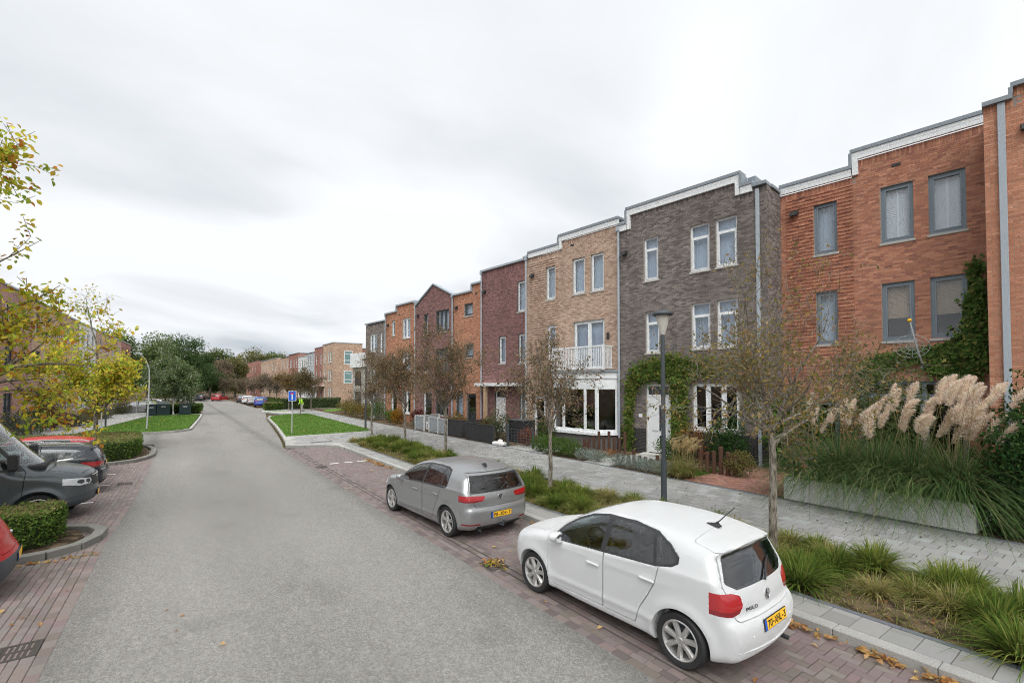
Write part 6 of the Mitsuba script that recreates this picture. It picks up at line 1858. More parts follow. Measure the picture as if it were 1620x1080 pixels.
def shrub(name, label, x, y, z, rx, ry, h, cols, seed, n=1500, L=0.08, cat='shrub', group=None, M=None, dens=0.5, ratio=0.5, stems=True):
    rng = np.random.default_rng(seed)
    key = thing(name, label, cat, group)
    M = place(x, y, z) if M is None else M
    if stems:
        mb = MB()
        for _ in range(9):
            a = rng.uniform(0, 2 * np.pi)
            e = np.array([math.cos(a) * rx * 0.6, math.sin(a) * ry * 0.6, h * rng.uniform(0.55, 0.85)])
            mb.tube([(0, 0, -0.02), e * [0.4, 0.4, 0.55], e], [0.016, 0.012, 0.005], 5)
        part(key, 'stem', mb, 'bark', M)
    d = rnd_dir(rng, n)
    d[:, 2] = np.abs(d[:, 2]) if False else d[:, 2]
    r = rng.random(n) ** dens
    pos = np.column_stack([d[:, 0] * rx * r, d[:, 1] * ry * r, h * 0.52 + d[:, 2] * h * 0.5 * r])
    pos *= (0.8 + 0.42 * meshkit.fbm(pos * (1.6 / max(rx, 0.2)) + seed, 3, seed))[:, None]
    pos = pos[pos[:, 2] > 0.01]
    m = len(pos)
    col = pick(rng, m, cols) * (0.7 + 0.6 * meshkit.noise(pos * 3.5 + seed)[:, None])
    s = L * rng.uniform(0.6, 1.3, m)
    lb = MB()
    leaf_quads(lb, pos, rnd_dir(rng, m) + d[:m] * 0.5, rnd_dir(rng, m) + [0, 0, 0.6], s, s * ratio, np.clip(col, 0.004, 0.8))
    part(key, 'foliage', lb, 'v_leaf', M, kind='stuff')
    return key


# ------------------------------------------------------------------ grasses
def blades(rng, n, rad, L, width, out, cols, segs=4, droop=0.55, jitter=0.3, var=0.16, basecol=None):
    """Arching grass blades from a tuft of radius rad."""
    mb = MB()
    az = rng.uniform(0, 2 * np.pi, n)
    r0 = rad * np.sqrt(rng.random(n))
    base = np.column_stack([np.cos(az) * r0, np.sin(az) * r0, np.zeros(n)])
    az2 = az + rng.normal(0, 0.5, n)
    l = L * rng.uniform(0.55, 1.1, n)
    o = out * rng.uniform(0.35, 1.25, n) * (0.35 + 0.8 * r0 / max(rad, 1e-6))
    t = np.linspace(0, 1, segs + 1)
    hx = l[:, None] * o[:, None] * (t[None] ** 1.3)
    dz = l[:, None] * (t[None] * (1.0 - 0.25 * o[:, None]) - droop * np.clip(o[:, None], 0.2, 1.4) * t[None] ** 2.4)
    p = np.stack([base[:, :1] + np.cos(az2)[:, None] * hx, base[:, 1:2] + np.sin(az2)[:, None] * hx, dz], -1)
    side = np.stack([-np.sin(az2), np.cos(az2), 0 * az2], -1)[:, None]
    w = width * rng.uniform(0.7, 1.3, n)[:, None, None] * (1 - 0.92 * t[None, :, None] ** 1.6) * 0.5
    v = np.concatenate([p - side * w, p + side * w], 1)
    k = segs + 1
    f0 = np.array([[i, i + 1, k + i + 1, k + i] for i in range(segs)])
    f0 = np.vstack([f0[:, [0, 1, 2]], f0[:, [0, 2, 3]]])
    f = (f0[None] + (np.arange(n) * 2 * k)[:, None, None]).reshape(-1, 3)
    c = pick(rng, n, cols, None, var)
    cc = np.repeat(c[:, None], 2 * k, 1)
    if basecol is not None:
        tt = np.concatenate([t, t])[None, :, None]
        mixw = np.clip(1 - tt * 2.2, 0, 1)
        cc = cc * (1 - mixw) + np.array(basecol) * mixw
    mb.add(v.reshape(-1, 3), f, cc.reshape(-1, 3))
    return mb


SG = [(0.17, 0.225, 0.045), (0.235, 0.275, 0.06), (0.30, 0.32, 0.085), (0.11, 0.18, 0.035)]
SD = [(0.12, 0.18, 0.036), (0.165, 0.22, 0.045), (0.08, 0.145, 0.028), (0.25, 0.28, 0.07)]
SY = [(0.33, 0.31, 0.10), (0.42, 0.36, 0.15), (0.24, 0.26, 0.07), (0.50, 0.43, 0.23)]
rng = np.random.default_rng(91)
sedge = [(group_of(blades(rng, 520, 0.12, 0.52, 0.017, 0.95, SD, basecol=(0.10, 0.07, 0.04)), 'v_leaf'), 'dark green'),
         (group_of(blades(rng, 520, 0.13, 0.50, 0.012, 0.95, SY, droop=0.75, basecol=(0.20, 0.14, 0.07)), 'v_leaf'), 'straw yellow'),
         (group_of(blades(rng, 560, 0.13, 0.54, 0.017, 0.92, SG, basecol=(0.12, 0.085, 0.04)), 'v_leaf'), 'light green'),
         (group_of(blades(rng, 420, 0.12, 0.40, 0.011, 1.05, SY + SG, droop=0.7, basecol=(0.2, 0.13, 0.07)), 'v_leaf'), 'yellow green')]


def sedge_tuft(x, y, kind, s, label, group):
    k = thing('sedge_tuft', label, 'grass tuft', group)
    inst(k, sedge[kind][0], place(x, y, RZ - 0.03, float(RNG.uniform(0, 360)), s))


SGROUP = 'sedge tufts in the planting bed'
named = [(9.0, 3.3, 0, 1.15, 'tall dark green sedge tuft right of the near tree trunk'), (8.35, 2.55, 1, 0.9, 'straw yellow sedge tuft at the bed edge nearest the white car'), (8.55, 1.75, 1, 1.1, 'large straw coloured sedge tuft in the middle of the near bed'), (9.2, 1.95, 2, 1.2, 'tall light green sedge tuft in the near bed'), (8.2, 0.95, 1, 0.95, 'straw yellow sedge tuft near the lower right corner'), (9.05, 1.2, 0, 1.2, 'dense dark sedge tuft towards the lower right corner')]
for x, y, kd, s, lab in named:
    sedge_tuft(x, y, kd, s, lab, SGROUP)
pos = []
rs = np.random.default_rng(5)
while len(pos) < 120:
    x, y = rs.uniform(7.65, 9.65), rs.uniform(-0.6, 25.6)
    if all((x - a) ** 2 + (y - b) ** 2 > 0.35 ** 2 for a, b in pos) and all((x - q[0]) ** 2 + (y - q[1]) ** 2 > 0.3 ** 2 for q in named):
        pos.append((x, y))
for x, y in pos:
    kd = int(rs.choice(4, p=[0.32, 0.16, 0.32, 0.20]))
    where = 'beside the white car' if y < 6.5 else 'beside the silver car' if y < 13 else 'in the far part of the bed'
    sedge_tuft(x, y, kd, rs.uniform(0.85, 1.3), f'{sedge[kd][1]} sedge tuft in the planting bed {where}', f'{sedge[kd][1]} sedge tufts {where}')
# litter of thin low blades between the tufts
rl = np.random.default_rng(6)
n = 20000
mbg = blades(rl, n, 0.001, 0.18, 0.008, 1.2, SY + SG, segs=2, droop=0.6)
v, f, c = mbg.arrays()
offs = np.column_stack([rl.uniform(7.5, 9.75, n), rl.uniform(-1.5, 25.9, n), np.full(n, RZ - 0.03)])
v = v + np.repeat(offs, 6, 0)
k = thing('ground_grass', 'thin dry grass covering the soil between the sedge tufts', 'grass', None, 'stuff')
put(k, MB().add(v, f, c), 'v_straw')


def lawn_blades(poly, seed, n, h, label, near):
    r = np.random.default_rng(seed)
    b = poly.bounds
    p = r.random((n * 2, 2)) * [b[2] - b[0], b[3] - b[1]] + [b[0], b[1]]
    p = p[shapely.contains_xy(poly.buffer(-0.03), p[:, 0], p[:, 1])][:n]
    m = len(p)
    mbl = blades(r, m, 0.001, h, 0.016, 0.8, [(0.075, 0.17, 0.026), (0.11, 0.22, 0.04), (0.06, 0.135, 0.022), (0.17, 0.24, 0.065)], segs=1)
    v, f, c = mbl.arrays()
    v = v + np.repeat(np.column_stack([p, np.full(m, RZ + 0.008)]), 4, 0)
    k = thing('lawn_grass', label, 'grass', None, 'stuff')
    put(k, MB().add(v, f, c), 'v_leaf')


lawn_blades(lawn_r, 301, 42000, 0.075, 'short bright green grass of the lawn right of the road', True)
lawn_blades(lawn_l, 302, 36000, 0.075, 'short bright green grass of the lawn left of the road', True)
# ------------------------------------------------------------------ far buildings
def far_house(name, label, M, s0, s1, h, brick, wins, depth=9.0, cap='zinc_light', group=None, frame_m='white_paint', door=None, glass='far_glass', roof='roof_felt', w=0.0, step=None):
    """wins: (s0, z0, s1, z1). Wall with openings, framed windows with panes, sides, roof, parapet cap."""
    k = thing(name, label, 'house', group)
    segs = [(s0, s1, h)] if step is None else [(s0, step[0], h), (step[0], s1, step[1])]
    holes = wins + ([door] if door else [])
    part(k, 'wall', wall_mesh(stepped(segs), holes, w, w + 0.25), brick, M)
    mb = MB()
    hs, he = segs[0][2], segs[-1][2]
    mb.box(s0, s0 + 0.25, w + 0.252, w + depth, 0, hs).box(s1 - 0.25, s1, w + 0.252, w + depth, 0, he).box(s0 + 0.252, s1 - 0.252, w + depth - 0.25, w + depth, 0, min(hs, he))
    part(k, 'side_wall', mb, brick, M)
    part(k, 'roof', MB().box(s0 + 0.252, s1 - 0.252, w + 0.252, w + depth - 0.252, min(hs, he) - 0.5, min(hs, he) - 0.3), roof, M)
    cm = MB()
    for a, b, z in segs:
        cm.box(a - 0.06, b + 0.06, w - 0.10, w + depth + 0.05, z + 0.002, z + 0.13, ch=0.02)
    part(k, 'parapet_cap', cm, cap, M)
    for q in wins + ([door] if door else []):
        isd = door is not None and q is door
        f = MB()
        a, z0, b, z1 = q
        f.box(a, a + 0.09, w + 0.06, w + 0.14, z0, z1).box(b - 0.09, b, w + 0.06, w + 0.14, z0, z1).box(a + 0.09, b - 0.09, w + 0.06, w + 0.14, z1 - 0.09, z1).box(a + 0.09, b - 0.09, w + 0.06, w + 0.14, z0, z0 + 0.1)
        if z1 - z0 > 1.5:
            f.box(a + 0.09, b - 0.09, w + 0.061, w + 0.139, z0 + (z1 - z0) * 0.3, z0 + (z1 - z0) * 0.3 + 0.07)
        if b - a > 1.3:
            f.box((a + b) / 2 - 0.05, (a + b) / 2 + 0.05, w + 0.062, w + 0.138, z0 + 0.1, z1 - 0.09)
        wk = part(k, 'door' if isd else 'window', f, frame_m, M)
        part(wk, 'pane', MB().box(a + 0.05, b - 0.05, w + 0.10, w + 0.11, z0 + 0.05, z1 - 0.05), glass if not isd else 'dark_frame', M)
        if not isd:
            part(wk, 'sill', MB().box(a - 0.05, b + 0.05, w - 0.06, w + 0.058, z0 - 0.1, z0 - 0.005), 'sill_stone', M)
    return k


def rows(cols, levels):
    return [(a, z0, b, z1) for a, b in cols for z0, z1 in levels]


FB = 'houses of the far block'
LV = [(1.0, 2.9), (3.9, 5.8), (6.9, 8.7)]
fo, fd = np.array([20.1, 77.1, 0.0]), np.array([2.8, -97.9, 0.0]) / np.linalg.norm([2.8, 97.9])
FMX = frame(fo, fd, [-fd[1], fd[0], 0])
corner = far_house('corner_house', 'tan brick corner house with tall white windows and a projecting flat roof', FMX, -6.2, 0.0, 10.0, 'far_tan', rows([(-1.9, -1.1), (-3.2, -2.4), (-5.2, -4.5)], LV), depth=4.6, cap='zinc_light', group=FB, glass='green_glass')
SMX = FMX @ frame([0.0, 0, 0], [0, 1, 0], [-1, 0, 0])               # its gable end faces the viewer
for z0, z1 in ((3.5, 5.6), (6.6, 8.8)):
    f = MB().box(1.6, 1.72, -0.03, 0.05, z0, z1).box(2.88, 3.0, -0.03, 0.05, z0, z1).box(1.72, 2.88, -0.03, 0.05, z1 - 0.12, z1).box(1.72, 2.88, -0.03, 0.05, z0, z0 + 0.12).box(1.72, 2.88, -0.029, 0.05, z0 + 0.6, z0 + 0.7).box(1.72, 2.88, -0.029, 0.05, z1 - 0.5, z1 - 0.42)
    wk = part(corner, 'window', f, 'white_paint', SMX)
    part(wk, 'pane', MB().box(1.7, 2.9, -0.012, 0.04, z0 + 0.05, z1 - 0.05), 'green_glass', SMX)
far_house('terrace_house', 'dark red brick terrace house beside the tan corner house', FMX, -11.4, -6.22, 9.75, 'far_red', rows([(-7.6, -6.9), (-10.4, -9.5)], LV[1:]) + [(-7.8, 0.9, -6.9, 2.8)], group=FB, door=(-10.2, 0.1, -9.3, 2.7))
far_house('terrace_house', 'pale grey terrace house with white windows in the far block', FMX, -17.2, -11.42, 9.1, 'far_grey', rows([(-13.2, -12.3), (-15.0, -14.1), (-16.6, -15.7)], LV[1:]) + [(-16.5, 0.9, -15.0, 2.8)], group=FB, door=(-13.4, 0.1, -12.4, 2.7), step=None, cap='slate')
far_house('terrace_house', 'white rendered terrace house in the middle of the far block', FMX, -23.5, -17.22, 8.7, 'far_white', rows([(-19.0, -18.0), (-21.0, -20.0), (-22.9, -21.9)], [(1.0, 2.8), (3.9, 5.7), (6.7, 8.2)]), group=FB)
far_house('terrace_house', 'red brick terrace house with a dark slate bay further along the far block', FMX, -32.0, -23.52, 9.6, 'far_red', rows([(-25.5, -24.6), (-27.6, -26.7), (-31.0, -29.6)], LV), group=FB, cap='slate')
far_house('terrace_house', 'tan terrace house left of the red one in the far block', FMX, -40.5, -32.02, 9.3, 'far_tan', rows([(-34.0, -33.1), (-36.5, -35.6), (-39.3, -38.4)], LV), group=FB, cap='slate')
far_house('terrace_house', 'tan brick end house with a flat overhanging roof near the wood', FMX, -66.0, -44.0, 9.6, 'far_tan', rows([(-46.5, -45.5), (-50.0, -49.0), (-55.0, -54.0), (-60.0, -59.0), (-64.0, -63.0)], LV), group=FB)
far_house('terrace_house', 'last red brick house with a dark roof before the wood', FMX, -92.0, -72.0, 10.2, 'far_red', rows([(-75.0, -74.0), (-80.0, -79.0), (-85.0, -84.0), (-90.0, -89.0)], LV), group=FB, cap='slate')
part('corner_house', 'porch_roof', MB().box(-11.2, -5.0, -1.5, -0.01, 3.05, 3.2, ch=0.02), 'white_paint', FMX)
part('corner_house', 'porch_post', MB().box(-5.3, -5.1, -1.45, -1.25, 0.1, 3.04), 'white_paint', FMX)

LB = 'row houses on the left side of the street'
lo = np.array([-8.57, 45.88, 0.0])
ld = np.array([2.7, 44.17, 0.0]) / np.linalg.norm([2.7, 44.17])
LMX = frame(lo, ld, [-ld[1], ld[0], 0])
LL = [(0.9, 2.7), (4.35, 5.6), (6.95, 8.4)]
far_house('terrace_house', 'pinkish red brick house at the left edge behind the yellow leaves', LMX, -13.0, -0.02, 9.25, 'far_pink', [(-1.85, 6.85, -1.25, 8.0), (-1.85, 4.2, -1.25, 5.4), (-4.9, 6.9, -3.5, 8.3), (-4.9, 4.2, -3.5, 5.6), (-8.0, 6.9, -6.8, 8.3), (-8.0, 4.2, -6.8, 5.6), (-4.9, 0.9, -3.5, 2.7)], group=LB, frame_m='dark_frame', w=-0.25)
far_house('terrace_house', 'tan brick house with narrow dark windows on the left', LMX, 0.0, 6.2, 9.25, 'far_tan', [(1.63, 6.95, 2.6, 8.4), (3.9, 6.95, 5.35, 8.4), (1.8, 4.4, 2.8, 5.7), (3.9, 4.4, 5.35, 5.7), (2.0, 0.9, 4.6, 2.7)], group=LB, frame_m='dark_frame')
far_house('terrace_house', 'tan brick house with white windows behind the yellow tree', LMX, 6.22, 14.0, 9.15, 'far_tan', rows([(7.2, 8.3), (9.6, 10.7), (12.2, 13.2)], LL), group=LB)
far_house('terrace_house', 'white rendered house behind the crown of the yellow tree', LMX, 14.02, 21.0, 9.1, 'far_white', rows([(15.2, 16.3), (17.2, 18.2), (19.2, 20.2)], LL), group=LB)
far_house('terrace_house', 'tan house with long white window bands right of the yellow tree', LMX, 21.02, 36.0, 9.1, 'far_tan', rows([(23.0, 24.2), (26.5, 27.7), (30.0, 31.5), (33.0, 35.0)], LL), group=LB)
far_house('terrace_house', 'dark red brick house that ends the left row', LMX, 36.02, 44.2, 9.15, 'far_red', rows([(37.2, 38.2), (40.0, 41.0), (42.2, 43.2)], LL), group=LB, frame_m='dark_frame')

# ------------------------------------------------------------------ street furniture
lamp = thing('street_lamp', 'dark grey street lamp with a flat hat and frosted cone on the right pavement', 'street lamp')
LM = place(10.3, 7.65, RZ)
part(lamp, 'pole', MB().tube([(0, 0, 0), (0, 0, 1.1), (0, 0, 1.12), (0, 0, 4.38)], [0.075, 0.075, 0.058, 0.05], 14), 'steel_dark', LM, smooth=40)
part(lamp, 'base_collar', MB().tube([(0, 0, 0), (0, 0, 0.04)], 0.10, 14), 'steel_dark', LM, smooth=40)
part(lamp, 'sticker', MB().box(-0.0605, -0.058, -0.03, 0.03, 2.42, 2.52), 'steel_galv', LM @ place(0, 0, 0, 20))
B['frosted'] = pr(rgb(0.55, 0.53, 0.48), 0.3, 0.6)
part(lamp, 'diffuser', MB().tube([(0, 0, 4.36), (0, 0, 4.42), (0, 0, 4.62), (0, 0, 4.86)], [0.055, 0.075, 0.125, 0.165], 20), 'frosted', LM, smooth=40)
part(lamp, 'hat', MB().tube([(0, 0, 4.86), (0, 0, 4.89), (0, 0, 4.93), (0, 0, 4.99), (0, 0, 5.0)], [0.24, 0.27, 0.265, 0.12, 0.02], 24), 'steel_dark', LM, smooth=30)
sg = thing('road_sign', 'blue dead end road sign on a grey pole at the right lawn', 'road sign')
SM = place(5.85, 32.0, RZ, -108)
part(sg, 'pole', MB().tube([(0, 0, 0), (0, 0, 2.72)], 0.03, 12), 'steel_galv', SM, smooth=40)
B['sign_blue'] = pr(rgb(0.015, 0.10, 0.52), 0.4, 0.5)
B['sign_red'] = pr(rgb(0.50, 0.04, 0.06), 0.4, 0.5)
pl_ = part(sg, 'panel', MB().box(0.034, 0.044, -0.23, 0.23, 2.08, 2.70, ch=0.004), 'white_paint', SM)
part(pl_, 'blue_field', MB().box(0.0445, 0.047, -0.21, 0.21, 2.10, 2.68), 'sign_blue', SM)
part(pl_, 'white_stem', MB().box(0.0475, 0.0495, -0.035, 0.035, 2.16, 2.50), 'white_paint', SM)
part(pl_, 'red_bar', MB().box(0.0475, 0.0495, -0.10, 0.10, 2.502, 2.585).box(0.0475, 0.049, -0.115, -0.102, 2.49, 2.60), 'sign_red', SM)
fl = thing('street_lamp', 'thin dark lamp post between the right lawn and the orange shrubs', 'street lamp')
FLM = place(10.95, 33.4, RZ)
part(fl, 'pole', MB().tube([(0, 0, 0), (0, 0, 1.1), (0, 0, 4.4)], [0.075, 0.06, 0.05], 10), 'steel_dark', FLM, smooth=40)
part(fl, 'diffuser', MB().tube([(0, 0, 4.4), (0, 0, 4.86)], [0.06, 0.16], 12), 'frosted', FLM, smooth=40)
part(fl, 'hat', MB().tube([(0, 0, 4.86), (0, 0, 4.93), (0, 0, 5.0)], [0.24, 0.26, 0.04], 14), 'steel_dark', FLM, smooth=30)
cl = thing('street_lamp', 'slender pale lamp post with a curved top on the left lawn', 'street lamp')
CM = place(-1.77, 41.8, RZ)
part(cl, 'pole', MB().tube([(0, 0, 0), (0.06, 0.04, 1.6), (0.10, 0.07, 3.2), (0.08, 0.05, 4.2), (-0.10, -0.07, 4.85), (-0.42, -0.30, 5.25)], [0.055, 0.05, 0.042, 0.035, 0.03, 0.022], 10), 'steel_galv', CM, smooth=40)
part(cl, 'lamp_head', MB().tube([(-0.36, -0.26, 5.2), (-0.62, -0.44, 5.28)], [0.05, 0.07], 10), 'steel_galv', CM, smooth=40)
for nm, x, y, h, r, lab in (('post', -4.31, 45.4, 2.45, 0.06, 'dark post standing on the left pavement'), ('post', -4.24, 42.4, 2.1, 0.035, 'thin grey post at the edge of the left lawn')):
    k = thing(nm, lab, 'post')
    part(k, 'shaft', MB().tube([(0, 0, 0), (0, 0, h)], r, 10), 'steel_dark' if r > 0.05 else 'steel_galv', place(x, y, RZ), smooth=40)
    part(k, 'cap', MB().tube([(0, 0, h), (0, 0, h + 0.04)], r * 1.2, 10), 'steel_dark', place(x, y, RZ), smooth=40)
og = thing('orange_sign', 'small orange sign on a post beyond the left lawn', 'sign')
part(og, 'panel', MB().box(-0.3, 0.3, -0.015, 0.015, 2.3, 2.75, ch=0.006), 'plate_yellow', place(-3.7, 66, RZ, 35))
part(og, 'post', MB().tube([(0, 0.05, 0), (0, 0.05, 2.7)], 0.03, 8), 'steel_galv', place(-3.7, 66, RZ, 35))
B['bin_green'] = pr(rgb(0.012, 0.032, 0.034), 0.4, 0.5)
for x, y, w, h, lid, lab in ((-2.2, 60.75, 0.42, 1.05, False, 'leftmost low dark waste container behind the left lawn'), (-1.2, 60.7, 0.56, 1.15, True, 'tallest dark waste container with a pale domed lid behind the left lawn'), (0.62, 60.75, 0.52, 1.1, False, 'right dark waste container beyond the birch')):
    k = thing('waste_container', lab, 'container', 'waste containers behind the left lawn')
    Mx = place(x, y, RZ)
    part(k, 'body', rbox(-w, w, -0.45, 0.45, 0, h, 0.05), 'bin_green', Mx, smooth=40)
    if lid:
        a = np.linspace(0, np.pi, 12)
        pts = np.array([(w * 1.02 * math.cos(t), y0, h + 0.28 * math.sin(t)) for t in a for y0 in (-0.47, 0.47)])
        part(k, 'lid', trimesh.convex.convex_hull(pts), 'zinc_light', Mx, smooth=30)
    else:
        part(k, 'lid', rbox(-w - 0.02, w + 0.02, -0.47, 0.47, h - 0.03, h + 0.08, 0.03), 'bin_green', Mx, smooth=40)
    part(k, 'drum_handle', MB().box(-0.2, 0.2, -0.49, -0.452, h * 0.72, h * 0.8), 'steel_galv', Mx)


def grate(x, y, deg, label):
    k = thing('drain_grate', label, 'drain')
    Mx = place(x, y, 0.003, deg)
    part(k, 'frame', MB().box(-0.19, -0.15, -0.22, 0.22, -0.05, 0.006).box(0.15, 0.19, -0.22, 0.22, -0.05, 0.006).box(-0.15, 0.15, -0.22, -0.18, -0.05, 0.006).box(-0.15, 0.15, 0.18, 0.22, -0.05, 0.006).box(-0.15, 0.15, -0.015, 0.015, -0.05, 0.006), 'cast_iron', Mx)
    for i in range(6):
        part(k, 'bar', MB().box(-0.145 + i * 0.052, -0.118 + i * 0.052, -0.18, 0.18, -0.03, 0.004), 'cast_iron', Mx)
    part(k, 'shaft', MB().box(-0.148, 0.148, -0.178, 0.178, -0.0495, -0.045), 'letter_black', Mx)


grate(4.56, 6.95, 0, 'leaf strewn drain grate in the gutter beside the white car')
grate(-1.50, 7.97, 0, 'rusty drain grate in the paving at the lower left corner')
grate(4.56, 19.1, 0, 'drain grate in the gutter far along the right parking strip')
grate(-1.35, 19.5, 0, 'drain grate in the gutter beside the black estate')
mc = thing('manhole_cover', 'dark rectangular cover in the paved corner by the parking strip', 'manhole cover')
part(mc, 'lid', MB().box(-0.55, 0.55, -0.18, 0.18, -0.02, 0.012, ch=0.004), 'steel_dark', place(6.35, 26.6, RZ, 5))

# ------------------------------------------------------------------ front gardens on the right
pw = thing('planter', 'long low white planter wall at the edge of the right pavement', 'planter')
wm = MB().box(13.38, 13.56, 2.35, 6.10, 0.06, 0.70, ch=0.015).box(13.562, 15.2, 5.92, 6.10, 0.06, 0.69, ch=0.015).box(13.562, 15.2, 2.35, 2.53, 0.06, 0.69, ch=0.015)
part(pw, 'wall', wm, 'white_render')
part(pw, 'soil', MB().box(13.562, 15.2, 2.532, 5.918, 0.06, 0.58), 'soil')

rp = np.random.default_rng(410)
PG = [(0.085, 0.155, 0.05), (0.115, 0.19, 0.065), (0.15, 0.22, 0.085), (0.065, 0.12, 0.04), (0.26, 0.27, 0.13)]
PL = [(0.88, 0.76, 0.64), (0.92, 0.82, 0.71), (0.80, 0.65, 0.53), (0.93, 0.86, 0.77)]


def plume(rng, base, tip, ln, wd, n=560, cols=PL):
    """A feathery plume: many hairs along the last stretch of its stalk."""
    axis = tip - base
    axis /= np.linalg.norm(axis)
    mb = MB().tube([base, base * 0.4 + tip * 0.6, tip - axis * ln * 0.5, tip], [0.006, 0.005, 0.004, 0.001], 4, c=(0.42, 0.36, 0.20))
    t = rng.random(n)
    bend = np.array([0.10, -0.16, -0.10]) * (t[:, None] ** 2) * 0.9
    p = tip - axis * ln * (1 - t)[:, None] + bend
    prof = np.sin(np.pi * np.clip(t * 0.86 + 0.12, 0, 1)) ** 0.7
    d = rnd_dir(rng, n) * 0.95 + axis * 1.1 + np.array([0.05, -0.25, -0.2]) * rng.uniform(0.2, 1.8)
    d /= np.linalg.norm(d, axis=1, keepdims=True)
    L = wd * 1.2 * prof * rng.uniform(0.6, 1.2, n) + 0.02
    off = rnd_dir(rng, n) * (wd * 0.16 * prof * rng.random(n))[:, None]
    leaf_quads(mb, p + off, d, rnd_dir(rng, n), L, 0.011 + 0 * L, pick(rng, n, cols, None, 0.08), fold=0.1)
    return mb


clumps = [(13.95, 5.6, 1000, 1.9, 'leftmost pampas grass with a few thin plumes, rooted in the white planter'), (14.05, 4.95, 1200, 2.1, 'second pampas grass from the left in the white planter'), (14.0, 4.2, 1300, 2.15, 'middle pampas grass drooping over the white planter'), (14.05, 3.45, 1400, 2.2, 'pampas grass with dense pale plumes right of the middle of the planter'), (13.95, 2.75, 1500, 2.2, 'rightmost pampas grass with the tallest leaning plumes')]
nplumes = [5, 6, 7, 19, 24]
for ci, ((x, y, n, L, lab), npl) in enumerate(zip(clumps, nplumes)):
    k = thing('pampas_grass', lab, 'pampas grass', 'pampas grasses in the white planter')
    Mx = place(x, y, 0.56)
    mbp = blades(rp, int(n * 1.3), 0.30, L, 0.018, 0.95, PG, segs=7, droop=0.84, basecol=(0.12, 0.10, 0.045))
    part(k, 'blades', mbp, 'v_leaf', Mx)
    for j in range(npl):
        a = rp.uniform(0, 2 * np.pi)
        b = np.array([0.15 * math.cos(a), 0.15 * math.sin(a), 0.2])
        hgt = rp.uniform(1.7, 2.3) if ci < 3 else rp.uniform(1.75, 2.75)
        lean = np.array([rp.normal(-0.10, 0.34), rp.normal(-0.10 if ci < 3 else -0.28, 0.34), 0])
        part(k, 'plume', plume(rp, b, b + lean * 1.15 + [0, 0, hgt], rp.uniform(0.45, 0.78), rp.uniform(0.075, 0.125)), 'v_straw', Mx)
# the tuft of fountain grass before the dark house
k = thing('fountain_grass', 'straw coloured fountain grass tuft with upright plumes beside the brick path', 'ornamental grass')
Mx = place(13.55, 9.35, RZ)
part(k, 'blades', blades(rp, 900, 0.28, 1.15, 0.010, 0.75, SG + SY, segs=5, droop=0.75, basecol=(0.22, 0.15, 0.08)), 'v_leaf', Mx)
for j in range(34):
    a, r = rp.uniform(0, 2 * np.pi), rp.uniform(0, 0.25)
    b = np.array([r * math.cos(a), r * math.sin(a), 0.2])
    part(k, 'plume', plume(rp, b, b * [1.9, 1.9, 1] + [rp.normal(0, 0.08), rp.normal(0, 0.08), rp.uniform(0.9, 1.25)], rp.uniform(0.26, 0.36), 0.055, n=130, cols=[(0.62, 0.50, 0.28), (0.70, 0.58, 0.36), (0.55, 0.42, 0.22)]), 'v_straw', Mx)
k = thing('dry_grass', 'low tuft of rusty orange grass by the wooden posts', 'ornamental grass')
part(k, 'blades', blades(rp, 500, 0.35, 0.42, 0.010, 0.9, [(0.36, 0.17, 0.06), (0.44, 0.24, 0.09), (0.28, 0.13, 0.05)], droop=0.7), 'v_leaf', place(15.3, 14.2, RZ))

LAV = [(0.28, 0.34, 0.30), (0.36, 0.41, 0.37), (0.21, 0.26, 0.22)]
for i, (x, y) in enumerate([(13.62, 13.95), (13.62, 13.2), (13.55, 12.05), (13.58, 11.35), (13.5, 10.7), (13.55, 10.05), (13.42, 9.0 + 0.55)][:6]):
    shrub('lavender_bush', ('left grey green lavender bush by the tan house garden', 'second grey green lavender bush by the tan house garden', 'grey green lavender bush left of the lamp post', 'grey green lavender bush just behind the lamp post', 'grey green lavender bush right of the lamp post', 'grey green lavender bush beside the fountain grass')[i], x, y, RZ, 0.46, 0.46, 0.48, LAV, 500 + i, n=2600, L=0.05, ratio=0.22, dens=0.4)
GRN = [(0.095, 0.17, 0.04), (0.13, 0.22, 0.05), (0.07, 0.125, 0.032)]
for i, y in enumerate((14.75, 15.45, 16.15, 16.85)):
    shrub('box_bush', f'{("nearest", "second", "third", "farthest")[i]} of the dark green bushes before the bay window', 13.62, y, RZ, 0.46, 0.48, 0.80, GRN, 520 + i, n=2200, L=0.055, dens=0.4)
BRN2 = [(0.085, 0.045, 0.030), (0.11, 0.06, 0.04), (0.065, 0.036, 0.026)]
B['old_wood'] = pr(rgb(0.092, 0.048, 0.033), 0.85, 0.2)


def post_row(pts, label, r=0.062):
    k = thing('post_fence', label, 'post fence')
    for i, (x, y, h) in enumerate(pts):
        part(k, 'post', MB().tube([(x, y, 0.05), (x, y, RZ + h), (x, y, RZ + h + 0.012)], [r, r, r * 0.7], 10), 'old_wood', smooth=35)
    return k


